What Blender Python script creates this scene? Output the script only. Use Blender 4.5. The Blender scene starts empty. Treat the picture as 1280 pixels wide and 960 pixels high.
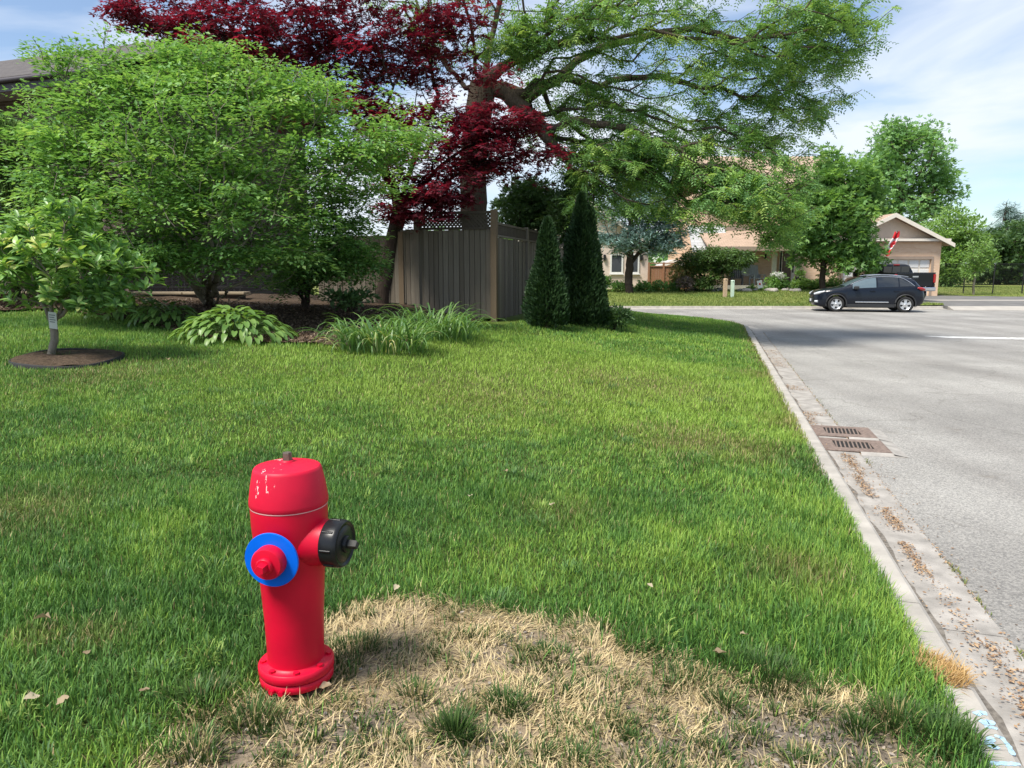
import bpy, bmesh, math, random
import numpy as np
from mathutils import Vector, Matrix

random.seed(7)
R = math.radians
scene = bpy.context.scene
COL = scene.collection

# ------------------------------------------------------------------ camera
EYE = 1.6
PITCH = R(8.7)
cam_d = bpy.data.cameras.new("camera")
cam_d.sensor_width = 36.0
cam_d.lens = 26.0
cam_d.clip_start = 0.05
cam_d.clip_end = 3000.0
cam = bpy.data.objects.new("camera", cam_d)
cam.location = (0.0, 0.0, EYE)
cam.rotation_euler = (math.pi / 2 - PITCH, 0.0, 0.0)
COL.objects.link(cam)
scene.camera = cam

# ------------------------------------------------------------------ sky and sun
SUN_DIR = Vector((-0.48, -0.38, 1.0)).normalized()          # towards the sun
SUN_EL = math.asin(SUN_DIR.z)
SUN_AZ = math.atan2(SUN_DIR.x, SUN_DIR.y)                    # clockwise from +Y
world = bpy.data.worlds.new("World")
scene.world = world
world.use_nodes = True
wn, wl = world.node_tree.nodes, world.node_tree.links
wn.clear()
w_out = wn.new("ShaderNodeOutputWorld")
w_bg = wn.new("ShaderNodeBackground")
w_bg.inputs["Strength"].default_value = 0.067
w_sky = wn.new("ShaderNodeTexSky")
w_sky.sky_type = 'NISHITA'
w_sky.sun_disc = False
w_sky.sun_elevation = SUN_EL
w_sky.sun_rotation = SUN_AZ
w_sky.air_density = 0.95
w_sky.dust_density = 0.7
w_sky.ozone_density = 2.5
w_tc = wn.new("ShaderNodeTexCoord")
w_map = wn.new("ShaderNodeMapping")
w_map.inputs["Scale"].default_value = (1.0, 1.0, 3.6)
w_map.inputs["Rotation"].default_value = (0.0, R(-14), R(20))
w_map.inputs["Location"].default_value = (0.35, 0.1, 0.22)
w_n = wn.new("ShaderNodeTexNoise")
w_n.inputs["Scale"].default_value = 2.0
w_n.inputs["Detail"].default_value = 7.0
w_n.inputs["Roughness"].default_value = 0.5
w_n.inputs["Distortion"].default_value = 0.5
w_rp = wn.new("ShaderNodeValToRGB")
w_rp.color_ramp.elements[0].position = 0.44
w_rp.color_ramp.elements[0].color = (0.05, 0.05, 0.05, 1)
w_rp.color_ramp.elements[1].position = 0.60
w_rp.color_ramp.elements[1].color = (0.95, 0.95, 0.95, 1)
w_mix = wn.new("ShaderNodeMix")
w_mix.data_type = 'RGBA'
w_mix.inputs[7].default_value = (5.3, 5.7, 6.3, 1)             # cloud radiance, before the strength
wl.new(w_tc.outputs["Generated"], w_map.inputs["Vector"])
wl.new(w_map.outputs["Vector"], w_n.inputs["Vector"])
wl.new(w_n.outputs["Fac"], w_rp.inputs["Fac"])
wl.new(w_rp.outputs["Color"], w_mix.inputs[0])
wl.new(w_sky.outputs["Color"], w_mix.inputs[6])
wl.new(w_mix.outputs[2], w_bg.inputs["Color"])
wl.new(w_bg.outputs[0], w_out.inputs["Surface"])

sun_d = bpy.data.lights.new("sun", 'SUN')
sun_d.energy = 2.5
sun_d.angle = R(17.0)
sun_d.color = (1.0, 0.95, 0.86)
sun = bpy.data.objects.new("sun", sun_d)
sun.rotation_euler = (-SUN_DIR).to_track_quat('-Z', 'Y').to_euler()
sun.location = (-10, 20, 40)
COL.objects.link(sun)

scene.view_settings.view_transform = 'Standard'
scene.view_settings.look = 'None'
scene.view_settings.gamma = 1.0
scene.view_settings.use_curve_mapping = False
scene.view_settings.exposure = 1.42
scene.cycles.max_bounces = 8
scene.cycles.diffuse_bounces = 5
scene.cycles.transmission_bounces = 5
scene.cycles.caustics_reflective = False
scene.cycles.caustics_refractive = False

# ------------------------------------------------------------------ helpers
FPX = 640.0 / (18.0 / 26.0)
_c, _s = math.cos(PITCH), math.sin(PITCH)

def ray(px, py):
    a, b = px - 640.0, 480.0 - py
    return (a, FPX * _c + b * _s, -FPX * _s + b * _c)

def at(px, py, Y):
    """point of the place at forward distance Y that was measured at (px, py) in the photograph"""
    d = ray(px, py)
    k = Y / d[1]
    return Vector((d[0] * k, Y, EYE + d[2] * k))

def sstep(x, a, b):
    t = np.clip((np.asarray(x, float) - a) / (b - a), 0, 1)
    return t * t * (3 - 2 * t)

def _hash(ix, iy, seed):
    h = (ix.astype(np.int64) * 374761393 + iy.astype(np.int64) * 668265263 + seed * 1442695041) & 0xFFFFFFFF
    h = ((h ^ (h >> 13)) * 1274126177) & 0xFFFFFFFF
    return ((h ^ (h >> 16)) & 0xFFFF) / 65535.0

def vnoise(x, y, scale=1.0, seed=0):
    x = np.asarray(x, float) * scale
    y = np.asarray(y, float) * scale
    ix, iy = np.floor(x), np.floor(y)
    fx, fy = x - ix, y - iy
    fx, fy = fx * fx * (3 - 2 * fx), fy * fy * (3 - 2 * fy)
    a, b = _hash(ix, iy, seed), _hash(ix + 1, iy, seed)
    c, d = _hash(ix, iy + 1, seed), _hash(ix + 1, iy + 1, seed)
    return (a * (1 - fx) + b * fx) * (1 - fy) + (c * (1 - fx) + d * fx) * fy

def fbm(x, y, scale=1.0, seed=0, n=3):
    v, a, t = 0, 1.0, 0
    for i in range(n):
        v = v + a * vnoise(x, y, scale * 2 ** i, seed + i * 17)
        t += a
        a *= 0.5
    return v / t

def world_of(o):
    m = o.matrix_parent_inverse @ o.matrix_basis if o.parent else o.matrix_basis
    return world_of(o.parent) @ m if o.parent else m.copy()

def link(name, data, parent=None, M=None):
    """an object whose mesh is given in place coordinates (or placed by M)"""
    o = bpy.data.objects.new(name, data)
    if M is not None:
        o.matrix_basis = M
    if parent is not None:
        o.parent = parent
        o.matrix_parent_inverse = world_of(parent).inverted()
    COL.objects.link(o)
    return o

def tag(o, label, cat, group=None):
    o["label"] = label
    o["category"] = cat
    if group:
        o["group"] = group
    return o

def thing(name, label, cat, loc, group=None):
    o = bpy.data.objects.new(name, None)
    o.empty_display_size = 0.2
    o.location = loc
    COL.objects.link(o)
    return tag(o, label, cat, group)

def kind(o, k):
    o["kind"] = k
    return o

def mesh_np(name, V, F, mat=None, rnd=None, col=None, smooth=False):
    """numpy arrays to a mesh; F is (m,3) or (m,4)"""
    V = np.asarray(V, np.float32).reshape(-1, 3)
    F = np.asarray(F, np.int32)
    k = F.shape[1]
    me = bpy.data.meshes.new(name)
    me.vertices.add(len(V))
    me.vertices.foreach_set("co", V.ravel())
    me.loops.add(F.size)
    me.loops.foreach_set("vertex_index", F.ravel())
    me.polygons.add(len(F))
    me.polygons.foreach_set("loop_start", np.arange(0, F.size, k, dtype=np.int32))
    me.polygons.foreach_set("loop_total", np.full(len(F), k, np.int32))
    if smooth:
        me.polygons.foreach_set("use_smooth", np.ones(len(F), bool))
    if rnd is not None:
        at_ = me.attributes.new("rnd", 'FLOAT', 'POINT')
        at_.data.foreach_set("value", np.asarray(rnd, np.float32).ravel())
    if col is not None:
        c = np.ones((len(V), 4), np.float32)
        c[:, :3] = col
        at_ = me.attributes.new("col", 'FLOAT_COLOR', 'POINT')
        at_.data.foreach_set("color", c.ravel())
    me.update(calc_edges=True)
    if mat:
        me.materials.append(mat)
    return me

class MB:
    """collects simple solids for ONE mesh"""
    def __init__(self):
        self.v, self.f, self.sm = [], [], []
    def add(self, vs, fs, smooth=False):
        o = len(self.v)
        self.v += [tuple(p) for p in vs]
        self.f += [tuple(i + o for i in f) for f in fs]
        self.sm += [smooth] * len(fs)
        return self
    def box(self, x0, x1, y0, y1, z0, z1):
        vs = [(x, y, z) for z in (z0, z1) for y in (y0, y1) for x in (x0, x1)]
        return self.add(vs, [(0, 2, 3, 1), (4, 5, 7, 6), (0, 1, 5, 4), (2, 6, 7, 3), (0, 4, 6, 2), (1, 3, 7, 5)])
    def cbox(self, x0, x1, y0, y1, z0, z1, b=0.01):
        """box with bevelled edges"""
        bm = bmesh.new()
        bmesh.ops.create_cube(bm, size=1.0)
        for v in bm.verts:
            v.co = Vector(((x0 + x1) / 2 + v.co.x * (x1 - x0), (y0 + y1) / 2 + v.co.y * (y1 - y0), (z0 + z1) / 2 + v.co.z * (z1 - z0)))
        bmesh.ops.bevel(bm, geom=bm.edges[:], offset=b, segments=2, profile=0.6, affect='EDGES')
        bm.verts.index_update()
        self.add([v.co for v in bm.verts], [[v.index for v in f.verts] for f in bm.faces])
        bm.free()
        return self
    def frame(self, d, up=Vector((0, 0, 1))):
        d = d.normalized()
        if abs(d.dot(up)) > 0.98:
            up = Vector((1, 0, 0))
        a = d.cross(up).normalized()
        return a, d.cross(a).normalized()
    def tube(self, pts, rad, n=8, caps=True):
        pts = [Vector(p) for p in pts]
        if not hasattr(rad, '__len__'):
            rad = [rad] * len(pts)
        rings = []
        for i, p in enumerate(pts):
            d = pts[min(i + 1, len(pts) - 1)] - pts[max(i - 1, 0)]
            a, b = self.frame(d)
            rings.append([p + (a * math.cos(t) + b * math.sin(t)) * rad[i] for t in [2 * math.pi * k / n for k in range(n)]])
        vs = [q for r in rings for q in r]
        fs = []
        for i in range(len(rings) - 1):
            for k in range(n):
                k2 = (k + 1) % n
                fs.append((i * n + k, i * n + k2, (i + 1) * n + k2, (i + 1) * n + k))
        self.add(vs, fs, True)
        if caps:
            self.add(rings[0], [tuple(range(n - 1, -1, -1))])
            self.add(rings[-1], [tuple(range(n))])
        return self
    def lathe(self, prof, origin=(0, 0, 0), axis=(0, 0, 1), n=32, smooth=True):
        """prof: (radius, height) pairs along axis; sharp where a pair repeats"""
        o, d = Vector(origin), Vector(axis).normalized()
        a, b = self.frame(d)
        seg = []
        run = [prof[0]]
        for p, q in zip(prof, prof[1:]):
            if p == q:
                seg.append(run)
                run = [q]
            else:
                run.append(q)
        seg.append(run)
        for run in seg:
            vs, fs = [], []
            for (r, h) in run:
                for k in range(n):
                    t = 2 * math.pi * k / n
                    vs.append(o + d * h + (a * math.cos(t) + b * math.sin(t)) * r)
            for i in range(len(run) - 1):
                for k in range(n):
                    k2 = (k + 1) % n
                    fs.append((i * n + k, i * n + k2, (i + 1) * n + k2, (i + 1) * n + k))
            self.add(vs, fs, smooth)
        return self
    def prism(self, poly, axis, a0, a1):
        """poly of 2D points extruded along axis 'x','y' or 'z'"""
        n = len(poly)
        def pt(p, h):
            return {'x': (h, p[0], p[1]), 'y': (p[0], h, p[1]), 'z': (p[0], p[1], h)}[axis]
        vs = [pt(p, a0) for p in poly] + [pt(p, a1) for p in poly]
        fs = [tuple(range(n - 1, -1, -1)), tuple(range(n, 2 * n))]
        fs += [(k, (k + 1) % n, n + (k + 1) % n, n + k) for k in range(n)]
        return self.add(vs, fs)
    def mesh(self, name, mat, fix=True):
        me = bpy.data.meshes.new(name)
        me.from_pydata(self.v, [], self.f)
        me.polygons.foreach_set("use_smooth", self.sm)
        if fix:
            bm = bmesh.new()
            bm.from_mesh(me)
            bmesh.ops.recalc_face_normals(bm, faces=bm.faces[:])
            bm.to_mesh(me)
            bm.free()
        me.materials.append(mat)
        me.update()
        return me
    def build(self, name, mat, parent=None, M=None):
        return link(name, self.mesh(name, mat), parent, M)

# ------------------------------------------------------------------ materials
def new_mat(name):
    m = bpy.data.materials.new(name)
    m.use_nodes = True
    nt = m.node_tree
    b = nt.nodes["Principled BSDF"]
    return m, nt.nodes, nt.links, b

def lerpc(c, k):
    return (min(c[0] * k, 1), min(c[1] * k, 1), min(c[2] * k, 1), 1)

def plain(name, c, rough=0.6, metal=0.0, var=0.15, scale=8.0, bump=0.0, bscale=60.0, spec=0.5, coat=0.0, stretch=None, dist=0.004):
    """one colour with real-world unevenness and a fine relief"""
    m, N, L, b = new_mat(name)
    tc = N.new("ShaderNodeTexCoord")
    mp = N.new("ShaderNodeMapping")
    if stretch:
        mp.inputs["Scale"].default_value = stretch
    L.new(tc.outputs["Object"], mp.inputs["Vector"])
    n = N.new("ShaderNodeTexNoise")
    n.inputs["Scale"].default_value = scale
    n.inputs["Detail"].default_value = 5
    n.inputs["Roughness"].default_value = 0.6
    L.new(mp.outputs["Vector"], n.inputs["Vector"])
    r = N.new("ShaderNodeValToRGB")
    r.color_ramp.elements[0].position = 0.3
    r.color_ramp.elements[1].position = 0.7
    r.color_ramp.elements[0].color = lerpc(c, 1 - var)
    r.color_ramp.elements[1].color = lerpc(c, 1 + var)
    L.new(n.outputs["Fac"], r.inputs["Fac"])
    L.new(r.outputs["Color"], b.inputs["Base Color"])
    b.inputs["Roughness"].default_value = rough
    b.inputs["Metallic"].default_value = metal
    b.inputs["Specular IOR Level"].default_value = spec
    b.inputs["Coat Weight"].default_value = coat
    if bump:
        n2 = N.new("ShaderNodeTexNoise")
        n2.inputs["Scale"].default_value = bscale
        n2.inputs["Detail"].default_value = 4
        L.new(mp.outputs["Vector"], n2.inputs["Vector"])
        bp = N.new("ShaderNodeBump")
        bp.inputs["Strength"].default_value = bump
        bp.inputs["Distance"].default_value = dist
        L.new(n2.outputs["Fac"], bp.inputs["Height"])
        L.new(bp.outputs["Normal"], b.inputs["Normal"])
    return m

def leaf_mat(name, cs, transl=0.4, rough=0.5, spec=0.35, src="attr", tint=(1.2, 1.18, 0.6)):
    """leaf colour from a per-leaf random value; light also comes through the blade"""
    cs = [tuple(v * 0.86 + 0.14 * (0.3 * c[0] + 0.6 * c[1] + 0.1 * c[2]) for v in c) for c in cs]
    m, N, L, b = new_mat(name)
    if src == "attr":
        a = N.new("ShaderNodeAttribute")
        a.attribute_name = "rnd"
        fac = a.outputs["Fac"]
    else:
        a = N.new("ShaderNodeObjectInfo")
        fac = a.outputs["Random"]
    r = N.new("ShaderNodeValToRGB")
    el = r.color_ramp.elements
    el[0].position, el[0].color = 0.0, (*cs[0], 1)
    el[1].position, el[1].color = 1.0, (*cs[-1], 1)
    for i, c in enumerate(cs[1:-1]):
        e = el.new((i + 1) / (len(cs) - 1))
        e.color = (*c, 1)
    L.new(fac, r.inputs["Fac"])
    L.new(r.outputs["Color"], b.inputs["Base Color"])
    b.inputs["Roughness"].default_value = rough
    b.inputs["Specular IOR Level"].default_value = spec
    t = N.new("ShaderNodeBsdfTranslucent")
    mul = N.new("ShaderNodeMix")
    mul.data_type = 'RGBA'
    mul.blend_type = 'MULTIPLY'
    mul.inputs[0].default_value = 1.0
    mul.inputs[7].default_value = (*tint, 1)
    L.new(r.outputs["Color"], mul.inputs[6])
    L.new(mul.outputs[2], t.inputs["Color"])
    mx = N.new("ShaderNodeMixShader")
    mx.inputs[0].default_value = transl
    L.new(b.outputs[0], mx.inputs[1])
    L.new(t.outputs[0], mx.inputs[2])
    L.new(mx.outputs[0], N["Material Output"].inputs["Surface"])
    return m

def blade_mat(name, transl=0.3, rough=0.55):
    m, N, L, b = new_mat(name)
    a = N.new("ShaderNodeAttribute")
    a.attribute_name = "col"
    L.new(a.outputs["Color"], b.inputs["Base Color"])
    b.inputs["Roughness"].default_value = rough
    b.inputs["Specular IOR Level"].default_value = 0.3
    t = N.new("ShaderNodeBsdfTranslucent")
    L.new(a.outputs["Color"], t.inputs["Color"])
    mx = N.new("ShaderNodeMixShader")
    mx.inputs[0].default_value = transl
    L.new(b.outputs[0], mx.inputs[1])
    L.new(t.outputs[0], mx.inputs[2])
    L.new(mx.outputs[0], N["Material Output"].inputs["Surface"])
    return m

def asphalt_mat():
    m, N, L, b = new_mat("weathered_asphalt")
    tc = N.new("ShaderNodeTexCoord")
    def noise(scale, detail=4, rough=0.6):
        n = N.new("ShaderNodeTexNoise")
        n.inputs["Scale"].default_value = scale
        n.inputs["Detail"].default_value = detail
        n.inputs["Roughness"].default_value = rough
        L.new(tc.outputs["Object"], n.inputs["Vector"])
        return n.outputs["Fac"]
    def ramp(f, p0, c0, p1, c1):
        r = N.new("ShaderNodeValToRGB")
        r.color_ramp.elements[0].position, r.color_ramp.elements[0].color = p0, (*c0, 1)
        r.color_ramp.elements[1].position, r.color_ramp.elements[1].color = p1, (*c1, 1)
        L.new(f, r.inputs["Fac"])
        return r.outputs["Color"]
    def mix(bt, f, a, c):
        x = N.new("ShaderNodeMix")
        x.data_type = 'RGBA'
        x.blend_type = bt
        if isinstance(f, float):
            x.inputs[0].default_value = f
        else:
            L.new(f, x.inputs[0])
        L.new(a, x.inputs[6])
        L.new(c, x.inputs[7])
        return x.outputs[2]
    vo = N.new("ShaderNodeTexVoronoi")
    vo.inputs["Scale"].default_value = 105.0
    L.new(tc.outputs["Object"], vo.inputs["Vector"])
    stones = N.new("ShaderNodeSeparateColor")
    L.new(vo.outputs["Color"], stones.inputs[0])
    agg = ramp(stones.outputs[0], 0.1, (0.20, 0.196, 0.19), 0.95, (0.35, 0.34, 0.322))
    tone = ramp(noise(0.45, 5), 0.32, (0.78, 0.77, 0.76), 0.7, (1.18, 1.17, 1.15))
    c = mix('MULTIPLY', 1.0, agg, tone)
    stain = ramp(noise(1.7, 6, 0.7), 0.6, (1, 1, 1), 0.82, (0.70, 0.65, 0.58))
    c = mix('MULTIPLY', 1.0, c, stain)
    mpt = N.new("ShaderNodeMapping")                         # wheel tracks and oil along the lane
    mpt.inputs["Rotation"].default_value = (0, 0, R(15))
    mpt.inputs["Scale"].default_value = (1.1, 0.06, 1)
    L.new(tc.outputs["Object"], mpt.inputs["Vector"])
    nt_ = N.new("ShaderNodeTexNoise")
    nt_.inputs["Scale"].default_value = 1.0
    nt_.inputs["Detail"].default_value = 5
    L.new(mpt.outputs["Vector"], nt_.inputs["Vector"])
    c = mix('MULTIPLY', 1.0, c, ramp(nt_.outputs["Fac"], 0.36, (0.86, 0.85, 0.84), 0.62, (1.06, 1.06, 1.05)))
    v2 = N.new("ShaderNodeTexVoronoi")                       # hairline cracks
    v2.feature = 'DISTANCE_TO_EDGE'
    v2.inputs["Scale"].default_value = 0.33
    wob = N.new("ShaderNodeTexNoise")
    wob.inputs["Scale"].default_value = 2.5
    wob.inputs["Detail"].default_value = 5
    L.new(tc.outputs["Object"], wob.inputs["Vector"])
    ad = N.new("ShaderNodeMix")
    ad.data_type = 'RGBA'
    ad.blend_type = 'LINEAR_LIGHT'
    ad.inputs[0].default_value = 0.25
    L.new(tc.outputs["Object"], ad.inputs[6])
    L.new(wob.outputs["Color"], ad.inputs[7])
    L.new(ad.outputs[2], v2.inputs["Vector"])
    crack = ramp(v2.outputs["Distance"], 0.0015, (0.45, 0.43, 0.4), 0.006, (1, 1, 1))
    c = mix('MULTIPLY', 0.35, c, crack)
    L.new(c, b.inputs["Base Color"])
    b.inputs["Roughness"].default_value = 0.85
    b.inputs["Specular IOR Level"].default_value = 0.25
    bp = N.new("ShaderNodeBump")
    bp.inputs["Strength"].default_value = 0.7
    bp.inputs["Distance"].default_value = 0.004
    L.new(vo.outputs["Distance"], bp.inputs["Height"])
    L.new(bp.outputs["Normal"], b.inputs["Normal"])
    return m

def brick_mat(name, c1, c2, mortar, bw=0.22, bh=0.075, rot=None):
    m, N, L, b = new_mat(name)
    tc = N.new("ShaderNodeTexCoord")
    mp = N.new("ShaderNodeMapping")
    mp.inputs["Rotation"].default_value = rot or (math.pi / 2, 0, 0)
    L.new(tc.outputs["Object"], mp.inputs["Vector"])
    br = N.new("ShaderNodeTexBrick")
    br.inputs["Color1"].default_value = (*c1, 1)
    br.inputs["Color2"].default_value = (*c2, 1)
    br.inputs["Mortar"].default_value = (*mortar, 1)
    br.inputs["Scale"].default_value = 1.0
    br.inputs["Brick Width"].default_value = bw
    br.inputs["Row Height"].default_value = bh
    br.inputs["Mortar Size"].default_value = 0.008
    L.new(mp.outputs["Vector"], br.inputs["Vector"])
    L.new(br.outputs["Color"], b.inputs["Base Color"])
    b.inputs["Roughness"].default_value = 0.85
    return m

def shingle_mat(name, c1, c2):
    m = brick_mat(name, c1, c2, tuple(x * 0.6 for x in c1), 0.3, 0.14, (0, 0, 0))
    return m

M = {}
M['asphalt'] = asphalt_mat()
M['concrete'] = plain("kerb_concrete", (0.36, 0.335, 0.30), 0.85, var=0.2, scale=5, bump=0.35, bscale=120, spec=0.25, dist=0.003)
M['gutter'] = plain('gutter_concrete', (0.31, 0.29, 0.265), 0.9, var=0.28, scale=7, bump=0.5, bscale=110, spec=0.2, dist=0.004)
M['bark'] = plain("grey_brown_bark", (0.105, 0.082, 0.062), 0.9, var=0.4, scale=14, bump=0.9, bscale=30, stretch=(3, 3, 0.5), spec=0.1, dist=0.02)
M['bark_dark'] = plain("dark_bark", (0.055, 0.042, 0.034), 0.9, var=0.35, scale=14, bump=0.8, bscale=40, stretch=(3, 3, 0.5), spec=0.1, dist=0.015)
M['bark_pale'] = plain("pale_smooth_bark", (0.24, 0.21, 0.165), 0.8, var=0.25, scale=18, bump=0.4, bscale=60, spec=0.2, dist=0.006)
M['blade'] = blade_mat("grass_blades")

# ------------------------------------------------------------------ the lie of the land
K0, KS = 0.862, 0.270                                        # kerb line X = K0 + KS * Y
RD = Vector((KS, 1.0, 0)).normalized()                        # along the road
RN = Vector((-RD.y, RD.x, 0))                                 # towards the lawn
ARC_R, ARC_Y0 = 5.5, 20.0
ARC_C = Vector((K0 + KS * ARC_Y0, ARC_Y0, 0)) + RN * ARC_R
TOP_Y = ARC_C.y + ARC_R

def kerb_d(x, y):
    """distance from the back of the kerb, positive on the lawn"""
    x, y = np.asarray(x, float), np.asarray(y, float)
    d1 = (K0 + KS * y - x) * RD.y
    d2 = TOP_Y - y
    d = np.minimum(d1, d2)
    qx, qy = x - ARC_C.x, y - ARC_C.y
    w = (qx * RD.x + qy * RD.y > 0) & (qx > 0)
    return np.where(w, ARC_R - np.hypot(qx, qy), d)

_pd = [0.0, 0.3, 2.0, 4.4, 8.0, 12.0, 20.0]
_pf = [0.117, 0.13, 0.27, 0.62, 0.70, 0.88, 1.0]
_pn = [0.117, 0.125, 0.20, 0.27, 0.40, 0.5, 0.6]

def terrain(x, y):
    x, y = np.asarray(x, float), np.asarray(y, float)
    d = kerb_d(x, y)
    f, n = np.interp(d, _pd, _pf), np.interp(d, _pd, _pn)
    k = sstep(y, 3.0, 10.0)
    z = n * (1 - k) + f * k
    z = z + 0.24 * sstep(y, 11.2, 13.8) * sstep(-x, 0.6, 2.4)
    z = z + 0.02 * (fbm(x, y, 0.7, 5) - 0.5) * sstep(d, 0.2, 1.5)
    return z

def gz(x, y):
    return float(terrain(x, y))

_YS = np.concatenate([np.arange(1.0, 20, 0.04), np.arange(20, 80, 0.1)])
def pix_ground(px, py, zf=None):
    """where the sight line through a photo point meets the ground"""
    d = ray(px, py)
    k = _YS / d[1]
    h = EYE + d[2] * k - (zf or terrain)(d[0] * k, _YS)
    i = int(np.argmax(h <= 0)) if (h <= 0).any() else len(_YS) - 1
    i = max(i, 1)
    t = h[i - 1] / (h[i - 1] - h[i]) if h[i] < 0 else 1.0
    Y = _YS[i - 1] + (_YS[i] - _YS[i - 1]) * t
    return Vector((d[0] * Y / d[1], Y, 0))

def in_poly(x, y, poly):
    """signed distance, positive inside"""
    x, y = np.asarray(x, float), np.asarray(y, float)
    ins = np.zeros(x.shape, bool)
    dist = np.full(x.shape, 1e9)
    n = len(poly)
    for i in range(n):
        (x0, y0), (x1, y1) = poly[i], poly[(i + 1) % n]
        c = ((y0 > y) != (y1 > y)) & (x < (x1 - x0) * (y - y0) / ((y1 - y0) or 1e-9) + x0)
        ins ^= c
        dx, dy = x1 - x0, y1 - y0
        t = np.clip(((x - x0) * dx + (y - y0) * dy) / (dx * dx + dy * dy), 0, 1)
        dist = np.minimum(dist, np.hypot(x - x0 - t * dx, y - y0 - t * dy))
    return np.where(ins, dist, -dist)

PATCH = [tuple(pix_ground(*p)[:2]) for p in [(392, 770), (440, 752), (520, 748), (600, 757), (690, 768), (745, 795), (850, 812),
         (950, 845), (1040, 852), (1105, 868), (1150, 915), (1160, 990), (1000, 1100), (260, 1100), (180, 970), (235, 905), (300, 880), (385, 862)]]
BED = [tuple(pix_ground(*p)[:2]) for p in [(-260, 392), (0, 390), (70, 388), (160, 402), (215, 414), (270, 427), (350, 431), (405, 432), (450, 438),
       (525, 428), (562, 414), (596, 403), (616, 400)]] + [(-0.1, 13.6), (-1.0, 22.0), (-22.0, 22.0), (-22.0, 14.0)]
RING_C = pix_ground(86, 450)
RING_R = 62.0 * RING_C.y / FPX
HYD = pix_ground(372, 853)
FALL_R = 0.1

def dry_mask(x, y):
    d = in_poly(x, y, PATCH) + 0.28 * (fbm(x, y, 3.2, 11) - 0.5) + 0.08 * (vnoise(x, y, 14, 3) - 0.5)
    return sstep(d, -0.13, 0.17)

SPOTS = [(pix_ground(860, 552), 0.55, 0.55), (pix_ground(905, 560), 0.5, 0.6), (pix_ground(30, 640), 0.35, 0.5), (pix_ground(990, 715), 0.22, 0.6),
         (pix_ground(1180, 845), 0.07, 1.0), (pix_ground(985, 530), 0.3, 0.5), (pix_ground(960, 470), 0.5, 0.55), (pix_ground(140, 470), 0.7, 0.35),
         (pix_ground(620, 500), 0.9, 0.3), (pix_ground(790, 480), 1.0, 0.35), (pix_ground(120, 800), 0.12, 0.35), (pix_ground(55, 800), 0.1, 0.4), (pix_ground(700, 640), 0.25, 0.3)]

def yellow_mask(x, y):
    v = np.zeros(np.shape(x))
    for p, r, k in SPOTS:
        v = np.maximum(v, k * np.exp(-((x - p.x) ** 2 + (y - p.y) ** 2) / (r * r)))
    d = kerb_d(x, y)
    v = np.maximum(v, 0.8 * np.exp(-np.clip(d, 0, 9) / 0.07) * sstep(y, 4.0, 8.0))
    return np.clip(v * (0.4 + 1.2 * fbm(x, y, 4.0, 21)), 0, 1)

SOIL_Q = pix_ground(1010, 925)
SOIL_P = [(pix_ground(a, b), c) for a, b, c in ((575, 925, .12), (655, 800, .1), (440, 915, .16), (270, 935, .14), (620, 930, .1), (820, 935, .14), (640, 820, .09), (1080, 940, .2))]
def soil_mask(x, y):
    """bare ground inside the dry patch"""
    q = SOIL_Q
    v = np.exp(-(((x - q.x) / 0.42) ** 2 + ((y - q.y) / 0.16) ** 2)) * 1.3
    for p, r in SOIL_P:
        v = np.maximum(v, 0.85 * np.exp(-((x - p.x) ** 2 + (y - p.y) ** 2) / (r * r)))
    return np.clip(v * (0.5 + fbm(x, y, 7.0, 31)), 0, 1) * dry_mask(x, y)

# ---- ground to the horizon, road, driveway
def sheet(name, poly, z, mat, step=None):
    me = bpy.data.meshes.new(name)
    me.from_pydata([(x, y, z) for x, y in poly], [], [tuple(range(len(poly)))])
    me.materials.append(mat)
    return kind(link(name, me), "structure")

def ground_mat():
    m, N, L, b = new_mat("lawn_soil")
    a = N.new("ShaderNodeAttribute")
    a.attribute_name = "col"
    tc = N.new("ShaderNodeTexCoord")
    n = N.new("ShaderNodeTexNoise")
    n.inputs["Scale"].default_value = 60
    n.inputs["Detail"].default_value = 6
    n.inputs["Roughness"].default_value = 0.75
    L.new(tc.outputs["Object"], n.inputs["Vector"])
    r = N.new("ShaderNodeValToRGB")
    r.color_ramp.elements[0].position, r.color_ramp.elements[0].color = 0.3, (0.45, 0.43, 0.42, 1)
    r.color_ramp.elements[1].position, r.color_ramp.elements[1].color = 0.72, (1.45, 1.4, 1.35, 1)
    L.new(n.outputs["Fac"], r.inputs["Fac"])
    x = N.new("ShaderNodeMix")
    x.data_type = 'RGBA'
    x.blend_type = 'MULTIPLY'
    x.inputs[0].default_value = 1
    L.new(a.outputs["Color"], x.inputs[6])
    L.new(r.outputs["Color"], x.inputs[7])
    L.new(x.outputs[2], b.inputs["Base Color"])
    b.inputs["Roughness"].default_value = 0.95
    b.inputs["Specular IOR Level"].default_value = 0.1
    bp = N.new("ShaderNodeBump")
    bp.inputs["Strength"].default_value = 1.0
    bp.inputs["Distance"].default_value = 0.015
    L.new(n.outputs["Fac"], bp.inputs["Height"])
    L.new(bp.outputs["Normal"], b.inputs["Normal"])
    return m
M['soil'] = ground_mat()
M['field'] = plain("far_meadow", (0.07, 0.12, 0.03), 0.95, var=0.3, scale=0.6, bump=0.5, bscale=20, spec=0.1, dist=0.03)

sheet("ground", [(-1500, -400), (1500, -400), (1500, 2500), (-1500, 2500)], -0.06, M['field'])
sheet("road", [(-90, -40), (120, -40), (120, 31.4), (-90, 31.4)], 0.0, M['asphalt'])

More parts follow.
